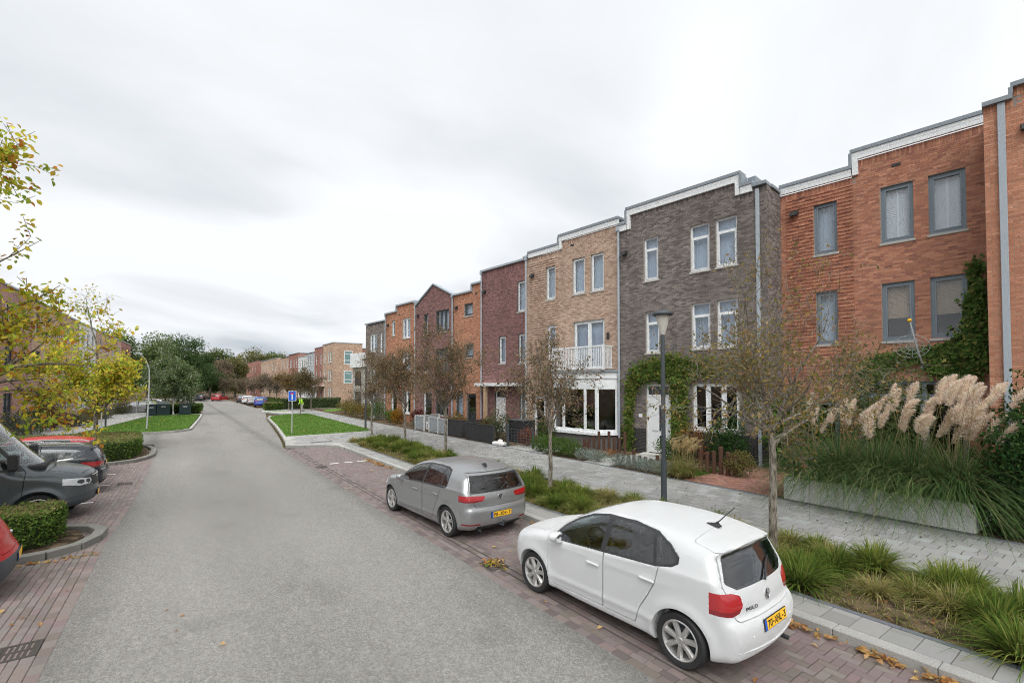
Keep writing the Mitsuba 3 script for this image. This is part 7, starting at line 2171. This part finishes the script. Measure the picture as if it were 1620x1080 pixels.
rq = np.random.default_rng(55)
post_row([(14.55 - 0.035 * i, 13.0 - 0.30 * i, (0.42, 0.36, 0.30, 0.55, 0.36, 0.34, 0.32, 0.48, 0.34)[i]) for i in range(9)], 'row of short brown timber posts behind the lavender left of the lamp post')
post_row([(14.6, 16.4 - 0.26 * i, (0.55, 0.42, 0.40, 0.46, 0.34, 0.38, 0.60)[i]) for i in range(7)], 'row of short brown timber posts in front of the bay window')
post_row([(15.5 + 0.04 * i, 15.9 - 0.27 * i, (0.55, 0.6, 0.75, 0.95, 0.70, 0.98, 0.72, 0.74, 1.0)[i]) for i in range(9)], 'taller row of brown timber posts at the foot of the tan house')
post_row([(15.0 + 0.02 * i, 9.6 - 0.24 * i, (0.9, 0.72, 0.78, 0.95, 0.8, 0.7)[i]) for i in range(6)], 'row of brown timber posts right of the fountain grass', 0.075)
shrub('shrub', 'yellowing green shrub at the end of the posts beside the brick path', 15.2, 8.3, RZ, 0.5, 0.5, 0.85, [(0.20, 0.18, 0.06), (0.14, 0.15, 0.05), (0.26, 0.20, 0.09)], 531, n=1800, L=0.07)
shrub('shrub', 'dark green bush against the dark house right of its window', 16.9, 9.7, RZ, 0.8, 0.8, 1.7, [(0.04, 0.085, 0.028), (0.06, 0.115, 0.035)], 532, n=3600, L=0.09)
shrub('shrub', 'orange and red leaved shrub below the white window of the dark house', 16.7, 11.0, RZ, 0.55, 0.9, 1.55, [(0.30, 0.12, 0.04), (0.20, 0.13, 0.05), (0.12, 0.12, 0.04), (0.36, 0.10, 0.05)], 533, n=1400, L=0.08)
shrub('shrub', 'low green plants under the white window of the dark house', 16.6, 11.8, RZ, 0.5, 1.0, 1.0, GRN + [(0.16, 0.14, 0.05)], 534, n=2200, L=0.08)
shrub('climber_shrub', 'broad leaved light green plant between the near tree and the red house', 17.6, 7.6, RZ, 1.0, 1.0, 2.7, [(0.10, 0.19, 0.04), (0.14, 0.24, 0.05), (0.07, 0.13, 0.03)], 535, n=2200, L=0.17, ratio=0.75)
shrub('evergreen_shrub', 'tall olive green evergreen rising behind the pampas grass', 16.4, 5.0, RZ, 1.15, 1.35, 4.0, [(0.12, 0.155, 0.06), (0.155, 0.19, 0.075), (0.085, 0.115, 0.045)], 536, n=6500, L=0.13, ratio=0.3)
shrub('laurel_bush', 'large dark green bush right of the white planter at the picture edge', 13.95, 1.45, RZ - 0.04, 0.9, 0.98, 2.6, [(0.045, 0.10, 0.032), (0.07, 0.135, 0.042), (0.032, 0.07, 0.025)], 537, n=9000, L=0.11, ratio=0.45)
shrub('laurel_bush', 'low dark green bush closing the right end of the white planter', 13.72, 1.85, RZ - 0.05, 0.62, 0.62, 1.25, [(0.045, 0.10, 0.032), (0.07, 0.135, 0.042)], 539, n=4200, L=0.09, ratio=0.45)
shrub('climber_shrub', 'dark climbing bush against the pier of the rightmost house', 17.6, 1.6, RZ, 0.8, 1.2, 3.3, [(0.035, 0.07, 0.022), (0.055, 0.10, 0.03)], 538, n=5000, L=0.11)
k = thing('ground_grass', 'patch of green grass beside the brick path', 'grass', None, 'stuff')
mg = blades(rp, 2600, 0.001, 0.13, 0.012, 0.8, [(0.06, 0.14, 0.02), (0.09, 0.18, 0.03)], segs=1)
v, f, c = mg.arrays()
put(k, MB().add(v + np.repeat(np.column_stack([rp.uniform(14.0, 15.8, 2600), rp.uniform(9.2, 9.9, 2600), np.full(2600, RZ)]), 4, 0), f, c), 'v_leaf')


def climber(name, label, blobs, w, cols, seed, n, L=0.12):
    """Climbing plant on a facade of the near row: blobs are (s, z, half width, half height)."""
    rng = np.random.default_rng(seed)
    k = thing(name, label, 'climbing plant')
    bb = np.array(blobs)
    a = bb[:, 2] * bb[:, 3]
    i = rng.choice(len(bb), n, p=a / a.sum())
    q = rng.normal(0, 0.48, (n, 2))
    s, z = bb[i, 0] + q[:, 0] * bb[i, 2], bb[i, 1] + q[:, 1] * bb[i, 3]
    puff = meshkit.fbm(np.column_stack([s * 1.8, z * 1.8, s * 0 + seed]), 3, seed)
    d = w - 0.03 - rng.random(n) ** 0.7 * (0.05 + 0.42 * np.clip(puff - 0.25, 0, 1))
    pos = np.column_stack([s, d, z])
    lb = MB()
    nm = np.column_stack([rng.normal(0, 0.5, n), -np.ones(n), rng.normal(0.5, 0.4, n)])
    al = np.column_stack([rng.normal(0, 0.6, n), rng.normal(-0.3, 0.3, n), rng.normal(-0.8, 0.4, n)])
    col = pick(rng, n, cols) * (0.7 + 0.6 * meshkit.noise(pos * 3.0 + seed)[:, None])
    sz = L * rng.uniform(0.6, 1.3, n)
    leaf_quads(lb, pos, al, nm, sz, sz * 0.75, np.clip(col, 0.005, 0.8))
    part(k, 'foliage', lb, 'v_leaf', RM, kind='stuff')
    sm = MB()
    for b in blobs[::2]:
        sm.tube([(b[0], w - 0.03, max(b[1] - b[3], 0.1)), (b[0] + 0.05, w - 0.04, b[1]), (b[0] - 0.03, w - 0.03, b[1] + b[3] * 0.8)], [0.014, 0.011, 0.006], 5)
    part(k, 'stem', sm, 'bark', RM)


IV = [(0.12, 0.19, 0.045), (0.16, 0.235, 0.055), (0.085, 0.14, 0.035), (0.26, 0.25, 0.07)]
blobs = [(-1.5, 0.8, 0.3, 0.6), (-1.45, 1.7, 0.2, 0.7), (-1.4, 2.6, 0.25, 0.7), (-1.25, 3.3, 0.35, 0.5), (-0.9, 3.75, 0.5, 0.45), (-0.2, 3.9, 0.6, 0.5), (0.5, 4.0, 0.6, 0.5), (1.1, 3.9, 0.6, 0.55), (1.05, 3.2, 0.4, 0.6), (1.05, 2.5, 0.38, 0.6), (1.05, 1.8, 0.38, 0.6), (1.05, 1.1, 0.4, 0.6), (1.8, 3.95, 0.6, 0.42), (2.6, 3.9, 0.6, 0.38), (3.4, 3.8, 0.6, 0.35), (4.0, 3.5, 0.35, 0.5), (4.0, 2.6, 0.2, 0.6)]
climber('climbing_plant', 'green climber around the white door of the dark brick house', blobs, 0.0, IV, 601, 9500, 0.13)
IV2 = [(0.11, 0.195, 0.05), (0.145, 0.245, 0.062), (0.08, 0.145, 0.04), (0.25, 0.26, 0.085)]
blobs = [(9.98, 6.75, 0.15, 0.32), (10.0, 6.3, 0.18, 0.45), (9.95, 5.7, 0.24, 0.5), (9.95, 5.0, 0.28, 0.5), (9.8, 4.4, 0.45, 0.45), (9.2, 4.15, 0.6, 0.35), (8.5, 4.2, 0.5, 0.24), (7.8, 4.0, 0.5, 0.26), (7.3, 3.7, 0.4, 0.3), (9.7, 3.75, 0.5, 0.3), (9.2, 3.7, 0.45, 0.26)]
climber('climbing_plant', 'dark green climber on the right half of the red house', blobs, S, IV2, 602, 5200, 0.13)
# the wire dish on the red house
dk = thing('dish_aerial', 'round wire mesh dish aerial with a yellow tip on the red house', 'aerial')
dm = MB().tube([(8.74, S - 0.02, 3.80), (8.72, S - 0.35, 3.9), (8.62, S - 0.5, 4.4), (8.48, S - 0.62, 5.2)], 0.022, 8)
part(dk, 'mast', dm, 'steel_galv', RM, smooth=40)
part(dk, 'bracket', MB().box(8.66, 8.82, S - 0.05, S - 0.012, 3.7, 3.92), 'steel_galv', RM)
part(dk, 'tip', MB().tm(trimesh.creation.icosphere(2, 0.06).apply_translation([8.47, S - 0.63, 5.26])), 'plate_yellow', RM, smooth=40)
wm = MB()
c0 = np.array([8.5, S - 0.5, 4.42])
for rr in (0.15, 0.3, 0.45):
    a = np.linspace(0, 2 * np.pi, 33)
    wm.tube(np.column_stack([c0[0] + rr * np.cos(a), c0[1] - 0.35 * rr ** 2 - 0.25 * rr * np.sin(a), c0[2] + 0.8 * rr * np.sin(a)]), 0.006, 4)
for t in np.linspace(0, 2 * np.pi, 16, endpoint=False):
    r_ = np.linspace(0.02, 0.45, 5)
    wm.tube(np.column_stack([c0[0] + r_ * math.cos(t), c0[1] - 0.35 * r_ ** 2 - 0.25 * r_ * math.sin(t), c0[2] + 0.8 * r_ * math.sin(t)]), 0.005, 4)
part(dk, 'wire_mesh', wm, 'steel_galv', RM)


def board_fence(label, pts, h, mat, capmat, boards=6, t=0.04, gap=0.012):
    k = thing('garden_fence', label, 'fence')
    for i, (x, y) in enumerate(pts):
        part(k, 'post', MB().box(x - 0.05, x + 0.05, y - 0.05, y + 0.05, 0.05, RZ + h + 0.03, ch=0.006), capmat)
    for (x0, y0), (x1, y1) in zip(pts[:-1], pts[1:]):
        d = np.array([x1 - x0, y1 - y0])
        L = np.linalg.norm(d)
        M = place(x0, y0, RZ, math.degrees(math.atan2(d[1], d[0])))
        for j in range(boards):
            z = 0.03 + j * (h - 0.03) / boards
            part(k, 'board', MB().box(0.052, L - 0.052, -t / 2, t / 2, z, z + (h - 0.03) / boards - gap, ch=0.005), mat, M)
        part(k, 'cap', MB().box(0.052, L - 0.052, -0.045, 0.045, h + 0.002, h + 0.03, ch=0.005), capmat, M)
    return k


B['fence_grey'] = pr(rgb(0.30, 0.325, 0.345), 0.7, 0.3)
B['fence_cap'] = pr(rgb(0.56, 0.56, 0.55), 0.6, 0.3)
B['fence_dark'] = pr(rgb(0.045, 0.045, 0.048), 0.8, 0.3)
board_fence('short grey board fence with pale caps left of the garden gap', [(15.4, 30.7), (13.5, 30.5), (13.5, 29.1)], 0.95, 'fence_grey', 'fence_cap')
board_fence('longer grey board fence with pale caps along the pavement', [(13.5, 28.3), (13.5, 27.0), (13.5, 25.75)], 0.95, 'fence_grey', 'fence_cap')
board_fence('dark fence corner right of the grey boards', [(13.5, 25.6), (13.5, 24.0), (15.4, 24.0)], 0.98, 'fence_dark', 'fence_dark', 8)
board_fence('low black board fence before the purple brick house', [(15.2, 23.4), (13.45, 23.3), (13.45, 21.9), (13.45, 20.5)], 0.92, 'fence_dark', 'fence_dark', 8)
sk = thing('house_sign', 'white sign with dark strokes leaning in the gap of the grey fence', 'sign')
part(sk, 'board', MB().box(-0.02, 0.02, -0.25, 0.25, 0.12, 0.62, ch=0.006), 'white_paint', place(13.62, 28.7, RZ, 4))
part(sk, 'strokes', MB().box(-0.024, -0.0205, -0.13, -0.06, 0.22, 0.52).box(-0.024, -0.0205, 0.05, 0.12, 0.22, 0.52), 'letter_black', place(13.62, 28.7, RZ, 4))
st = thing('stone_block', 'white stone block lying at the end of the black fence', 'stone')
part(st, 'block', rbox(-0.16, 0.16, -0.42, 0.42, 0.0, 0.16, 0.05), 'white_render', place(13.4, 19.9, RZ, 8), smooth=40)
part(st, 'cobble', trimesh.creation.icosphere(2, 0.12).apply_transform(np.diag([1, 1.4, 0.7, 1])), 'white_render', place(13.5, 19.95, RZ + 0.2), smooth=40)
wf = thing('wire_fence', 'rusty wire mesh fence with a gate post before the purple house yard', 'fence')
part(wf, 'post', MB().box(13.42, 13.52, 19.2, 19.3, 0.05, 1.25), 'steel_dark')
part(wf, 'post', MB().box(13.85, 13.93, 17.7, 17.78, 0.05, 1.1), 'steel_dark')
wb_ = MB()
for i in range(9):
    t = i / 8
    x, y = 13.47 + 0.42 * t, 19.2 - 1.42 * t
    wb_.tube([(x, y, 0.15), (x, y, 1.02)], 0.008, 4)
for j in range(7):
    z = 0.18 + j * 0.135
    wb_.tube([(13.47, 19.2, z), (13.89, 17.78, z)], 0.007, 4)
part(wf, 'mesh_panel', wb_, 'steel_dark')
shrub('shrub', 'rust red shrub behind the wire fence', 14.4, 18.8, RZ, 0.5, 0.7, 0.9, [(0.24, 0.07, 0.05), (0.30, 0.14, 0.06), (0.16, 0.06, 0.05)], 540, n=1300, L=0.08)
shrub('shrub', 'green pot shrub behind the wire fence near the tan house', 14.9, 17.9, RZ, 0.5, 0.5, 1.5, [(0.08, 0.12, 0.04), (0.12, 0.14, 0.05)], 541, n=1500, L=0.09)
bx = thing('storage_box', 'black storage box standing left of the bay window', 'storage box')
part(bx, 'body', MB().box(-8.2, -6.95, -1.5, -0.7, 0.13, 1.25, ch=0.01), 'black_plastic', RM)
part(bx, 'lid', MB().box(-8.24, -6.91, -1.54, -0.68, 1.252, 1.31, ch=0.01), 'steel_dark', RM)
gsh = [(14.5, 21.6, 0.8, 0.9, 1.55, [(0.10, 0.13, 0.07), (0.15, 0.17, 0.09)], 'grey green shrub above the black fence'), (14.7, 22.9, 0.6, 0.7, 1.2, [(0.22, 0.13, 0.04), (0.16, 0.12, 0.05)], 'brownish orange shrub above the black fence'),
       (14.6, 26.6, 0.7, 0.8, 1.3, [(0.26, 0.16, 0.04), (0.18, 0.14, 0.05)], 'golden brown shrub behind the grey fence'), (14.3, 31.6, 0.5, 0.6, 0.85, [(0.17, 0.19, 0.15), (0.22, 0.23, 0.19)], 'pale grey green shrub left of the grey fence'),
       (14.9, 33.2, 0.6, 0.6, 1.25, [(0.17, 0.05, 0.045), (0.12, 0.05, 0.04)], 'dark red shrub left of the grey fence'), (14.3, 35.8, 0.6, 0.6, 1.2, [(0.36, 0.20, 0.03), (0.30, 0.15, 0.03)], 'bright orange shrub beside the far lamp post'),
       (14.6, 37.8, 0.7, 0.9, 1.1, GRN, 'green shrub in the garden of the orange house'), (14.1, 40.2, 0.9, 1.1, 1.9, GRN, 'tall green shrub before the grey house'), (14.0, 42.8, 0.8, 1.0, 1.5, [(0.26, 0.17, 0.04), (0.20, 0.15, 0.05)], 'orange brown shrub before the white terrace wing'),
       (13.9, 45.2, 0.9, 1.2, 1.6, [(0.30, 0.23, 0.05), (0.22, 0.18, 0.05), (0.15, 0.15, 0.05)], 'yellow orange shrub left of the grey house'), (14.4, 48.2, 1.0, 1.3, 1.7, [(0.24, 0.17, 0.05), (0.15, 0.14, 0.05)], 'olive brown shrub beyond the yellow orange one'), (14.6, 51.2, 1.0, 1.3, 1.5, [(0.30, 0.22, 0.05), (0.12, 0.14, 0.05)], 'yellow green shrub farthest along the right gardens'),
       (16.5, 16.9, 0.4, 0.5, 1.2, GRN, 'small green bush at the left corner of the bay window')]
for i, (x, y, rx, ry, h, c, lab) in enumerate(gsh):
    shrub('shrub', lab, x, y, RZ, rx, ry, h, c, 550 + i, n=1500, L=0.11)
lsh = [(-7.6, 38.2, 1.2, 1.3, 1.5, [(0.16, 0.18, 0.14), (0.20, 0.21, 0.17), (0.10, 0.13, 0.08)], 'grey green shrub behind the red car on the left'), (-7.4, 41.2, 0.9, 1.0, 1.6, GRN, 'green shrub in the left gardens'), (-6.9, 43.8, 1.0, 1.1, 1.7, [(0.24, 0.11, 0.05), (0.30, 0.17, 0.07), (0.16, 0.10, 0.06)], 'reddish brown shrub beside the left pavement'),
       (-6.3, 47.5, 0.9, 1.6, 0.9, [(0.15, 0.15, 0.09), (0.20, 0.19, 0.12)], 'low olive shrub along the left pavement'), (-5.9, 52.0, 0.8, 1.3, 1.2, [(0.33, 0.25, 0.05), (0.24, 0.19, 0.05)], 'yellow shrub along the left pavement'), (-5.6, 57.0, 0.8, 1.8, 0.9, [(0.16, 0.16, 0.10), (0.21, 0.19, 0.13)], 'low grey olive shrub farther along the left pavement'), (-4.9, 65.0, 0.9, 2.2, 1.2, [(0.16, 0.15, 0.09), (0.12, 0.13, 0.07)], 'olive shrub near the end of the left pavement'),
       (-8.0, 48.6, 0.8, 1.2, 3.6, [(0.05, 0.09, 0.03), (0.07, 0.11, 0.04)], 'tall dark green climber shrub against the left houses')]
for i, (x, y, rx, ry, h, c, lab) in enumerate(lsh):
    shrub('shrub', lab, x, y, RZ, rx, ry, h, c, 580 + i, n=1700, L=0.13)

# ------------------------------------------------------------------ the person in the lime jacket, far along the right path
B['jacket_lime'] = pr(rgb(0.38, 0.80, 0.03), 0.75, 0.3)
B['trousers'] = pr(rgb(0.42, 0.40, 0.37), 0.85, 0.2)
B['skin'] = pr(rgb(0.50, 0.32, 0.24), 0.6, 0.4)
B['hair'] = pr(rgb(0.09, 0.06, 0.045), 0.7, 0.3)
pk_ = thing('person', 'person in a lime green jacket leaning forward on the path beyond the right lawn', 'person')


def limbs(bones, res=0.03, it=6):
    m = None
    for a, ra, b, rb_ in bones:
        q = MF.batch_hull([MF.sphere(ra, 14).translate(list(map(float, a))), MF.sphere(rb_, 14).translate(list(map(float, b)))])
        m = q if m is None else m + q
    m = m.refine_to_length(res).to_mesh()
    t = trimesh.Trimesh(np.array(m.vert_properties[:, :3]), np.array(m.tri_verts))
    trimesh.smoothing.filter_taubin(t, iterations=it)
    return t


J = dict(hipL=(-0.02, 0.09, 0.90), hipR=(0.02, -0.09, 0.90), kL=(0.16, 0.10, 0.50), kR=(-0.08, -0.10, 0.48), aL=(0.12, 0.10, 0.09), aR=(-0.26, -0.10, 0.12), pel=(0, 0, 0.95), chest=(0.20, 0, 1.28), neck=(0.27, 0, 1.44), shL=(0.22, 0.19, 1.38), shR=(0.22, -0.19, 1.38), eL=(0.36, 0.26, 1.13), eR=(0.12, -0.28, 1.13), wL=(0.56, 0.20, 1.02), wR=(0.28, -0.30, 0.92))
PMt = place(12.02, 59.74, RZ - 0.03, 205)
legs = limbs([(J['pel'], 0.13, J['hipL'], 0.105), (J['pel'], 0.13, J['hipR'], 0.105), (J['hipL'], 0.10, J['kL'], 0.068), (J['kL'], 0.068, J['aL'], 0.048), (J['hipR'], 0.10, J['kR'], 0.068), (J['kR'], 0.068, J['aR'], 0.048)])
body_ = part(pk_, 'body', limbs([(J['neck'], 0.055, (0.31, 0, 1.50), 0.055), ((0.33, 0, 1.56), 0.088, (0.345, 0, 1.64), 0.095), ((0.40, 0, 1.57), 0.03, (0.42, 0, 1.575), 0.018), (J['wL'], 0.03, (0.64, 0.19, 0.99), 0.036), (J['wR'], 0.03, (0.32, -0.30, 0.84), 0.036), (J['neck'], 0.055, J['shL'], 0.05), (J['shL'], 0.05, J['eL'], 0.04), (J['eL'], 0.04, J['wL'], 0.03), (J['neck'], 0.055, J['shR'], 0.05), (J['shR'], 0.05, J['eR'], 0.04), (J['eR'], 0.04, J['wR'], 0.03)], 0.025, 3), 'skin', PMt, smooth=True)
part(pk_, 'jacket', limbs([(J['pel'], 0.165, J['chest'], 0.185), (J['chest'], 0.17, J['neck'], 0.10), (J['chest'], 0.15, J['shL'], 0.095), (J['chest'], 0.15, J['shR'], 0.095), (J['shL'], 0.095, J['eL'], 0.072), (J['eL'], 0.072, J['wL'], 0.052), (J['shR'], 0.095, J['eR'], 0.072), (J['eR'], 0.072, J['wR'], 0.052)]), 'jacket_lime', PMt, smooth=True)
part(pk_, 'trousers', legs, 'trousers', PMt, smooth=True)
part(pk_, 'hair', limbs([((0.315, 0, 1.62), 0.098, (0.325, 0, 1.665), 0.094)], 0.03, 2), 'hair', PMt, smooth=True)
for a in ('aL', 'aR'):
    x, y, z = J[a]
    part(pk_, 'shoe', limbs([((x - 0.04, y, z - 0.03), 0.05, (x + 0.14, y, z - 0.05), 0.036)], 0.03, 2), 'black_rubber', PMt, smooth=True)

# ------------------------------------------------------------------ fallen leaves
LC = [(0.52, 0.30, 0.11), (0.60, 0.38, 0.17), (0.42, 0.21, 0.08), (0.66, 0.46, 0.22)]


def curled(rng, n, L):
    mb = MB()
    az = rng.uniform(0, 2 * np.pi, n)
    al = np.column_stack([np.cos(az), np.sin(az), rng.normal(0.1, 0.2, n)])
    nm = np.column_stack([rng.normal(0, 0.35, n), rng.normal(0, 0.35, n), np.ones(n)])
    s = L * rng.uniform(0.6, 1.3, n)
    return mb, al, nm, s


def litter(name, label, pos, seed, L=0.085, cols=LC):
    rng = np.random.default_rng(seed)
    n = len(pos)
    mb, al, nm, s = curled(rng, n, L)
    leaf_quads(mb, pos, al, nm, s, s * 0.62, pick(rng, n, cols), fold=0.35)
    k = thing(name, label, 'fallen leaves', None, 'stuff')
    put(k, mb, 'v_straw')


rf = np.random.default_rng(700)


def band(n, y0, y1, x0=6.69, sd=0.07, clump=3.0):
    y = rf.uniform(y0, y1, n * 3)
    y = y[rf.random(n * 3) < np.clip(meshkit.noise(np.column_stack([y * clump, y * 0, y * 0 + 3])) * 1.8 - 0.45, 0.03, 1)][:n]
    return np.column_stack([x0 - np.abs(rf.normal(0, sd, len(y))) - 0.02, y, rf.uniform(0.008, 0.045, len(y))])


litter('leaf_litter', 'orange brown leaves heaped along the right kerb behind the white car', np.vstack([band(260, -0.6, 3.4), band(120, -0.6, 1.6, sd=0.12)]), 701)
litter('leaf_litter', 'orange leaves along the kerb between the silver car and the paved corner', band(420, 12.4, 20.5, sd=0.12), 702)
litter('leaf_litter', 'a few leaves along the kerb between the two parked cars', band(50, 6.2, 9.2), 703)
litter('leaf_litter', 'leaves lying along the kerb of the near left hedge', np.column_stack([rf.uniform(-2.6, -1.15, 46), 11.75 + np.abs(rf.normal(0, 0.07, 46)) * -1 + 0.55 * np.clip((rf.uniform(0, 1, 46)) - 0.5, 0, 1) * 0, np.full(46, 0.012)]), 704, cols=LC + [(0.62, 0.42, 0.06), (0.2, 0.24, 0.06)])
litter('leaf_litter', 'yellow leaves and moss on the drain beside the white car', np.column_stack([rf.normal(4.60, 0.10, 60), rf.normal(6.98, 0.12, 60), np.full(60, 0.018)]), 705, cols=LC + [(0.5, 0.42, 0.06), (0.16, 0.2, 0.05)])
litter('leaf_litter', 'dark bits of leaves scattered over the right pavement', np.column_stack([rf.uniform(10.0, 13.1, 420), rf.uniform(0.5, 32, 420), np.full(420, RZ + 0.010)]), 706, L=0.05, cols=[(0.13, 0.10, 0.07), (0.22, 0.16, 0.10), (0.08, 0.07, 0.05)])
litter('leaf_litter', 'brown leaves between the sedge tufts of the bed', np.column_stack([rf.uniform(7.5, 9.7, 900), rf.uniform(-1, 25, 900), rf.uniform(RZ - 0.02, RZ + 0.03, 900)]), 707, cols=[(0.30, 0.16, 0.08), (0.38, 0.21, 0.10), (0.22, 0.13, 0.07)])
litter('leaf_litter', 'brown leaves fallen on the right lawn', np.column_stack([rf.uniform(5.9, 10.4, 90), rf.uniform(31.5, 48, 90), np.full(90, RZ + 0.06)]), 708, L=0.11)
litter('leaf_litter', 'yellow leaves fallen on the left lawn', np.column_stack([rf.uniform(-3.8, 0.2, 80), rf.uniform(41, 55, 80), np.full(80, RZ + 0.06)]), 709, L=0.11, cols=YEL)
singles = [(0.12, 7.9), (0.0, 7.45), (0.45, 6.75), (-0.1, 8.2), (-1.72, 8.9), (-1.95, 9.4), (-1.45, 8.75), (-1.35, 9.9), (-2.3, 10.0), (-2.45, 9.2), (-1.7, 9.05), (4.45, 4.35), (4.38, 5.35), (5.0, 2.6), (5.55, 2.15), (6.05, 1.6), (5.35, 1.9), (6.3, 2.5), (5.2, 7.3), (5.7, 7.0), (5.0, 7.7), (-1.6, 26.9), (-1.9, 24.0), (-2.6, 23.9), (4.42, 16.4), (5.4, 15.0), (5.8, 17.2)]
gl = []
for i in range(3):
    mb, al, nm, s = curled(rf, 1, 0.095)
    leaf_quads(mb, np.array([[0, 0, 0.012]]), al, nm, s, s * 0.62, pick(rf, 1, LC), fold=0.3)
    mb.add(np.array([[0, 0, 0.012], [-0.02, -0.015, 0.014], [-0.018, -0.018, 0.014]]), np.array([[0, 1, 2]]), (0.35, 0.22, 0.1))
    gl.append(group_of(mb, 'v_straw'))
for i, (x, y) in enumerate(singles):
    k = thing('fallen_leaf', 'single dry leaf lying on the road or the paving', 'leaf', 'single leaves on road and paving')
    inst(k, gl[i % 3], place(x, y, 0.004, float(rf.uniform(0, 360)), float(rf.uniform(0.8, 1.3))))
for x, y, L, lab in ((2.9, 12.5, 0.35, 'small dark crack mark in the asphalt'),):
    pass
# moss and weeds where the kerbs meet the road
mw = blades(rf, 1500, 0.001, 0.07, 0.010, 1.0, [(0.10, 0.14, 0.03), (0.20, 0.19, 0.07), (0.15, 0.11, 0.05)], segs=1)
v, f, c = mw.arrays()
tt = rf.random(1500)
kp = np.column_stack([np.interp(tt, [0, 0.3, 0.5, 1], [4.62, 4.85, 5.2, 6.9]), np.interp(tt, [0, 0.3, 0.5, 1], [26.2, 28, 31, 49]), np.full(1500, 0.0)])
kp[:, 0] -= 0.10 + np.abs(rf.normal(0, 0.07, 1500))
k = thing('weeds', 'weeds growing along the kerb of the right lawn', 'weeds', None, 'stuff')
put(k, MB().add(v + np.repeat(kp, 4, 0), f, c), 'v_leaf')
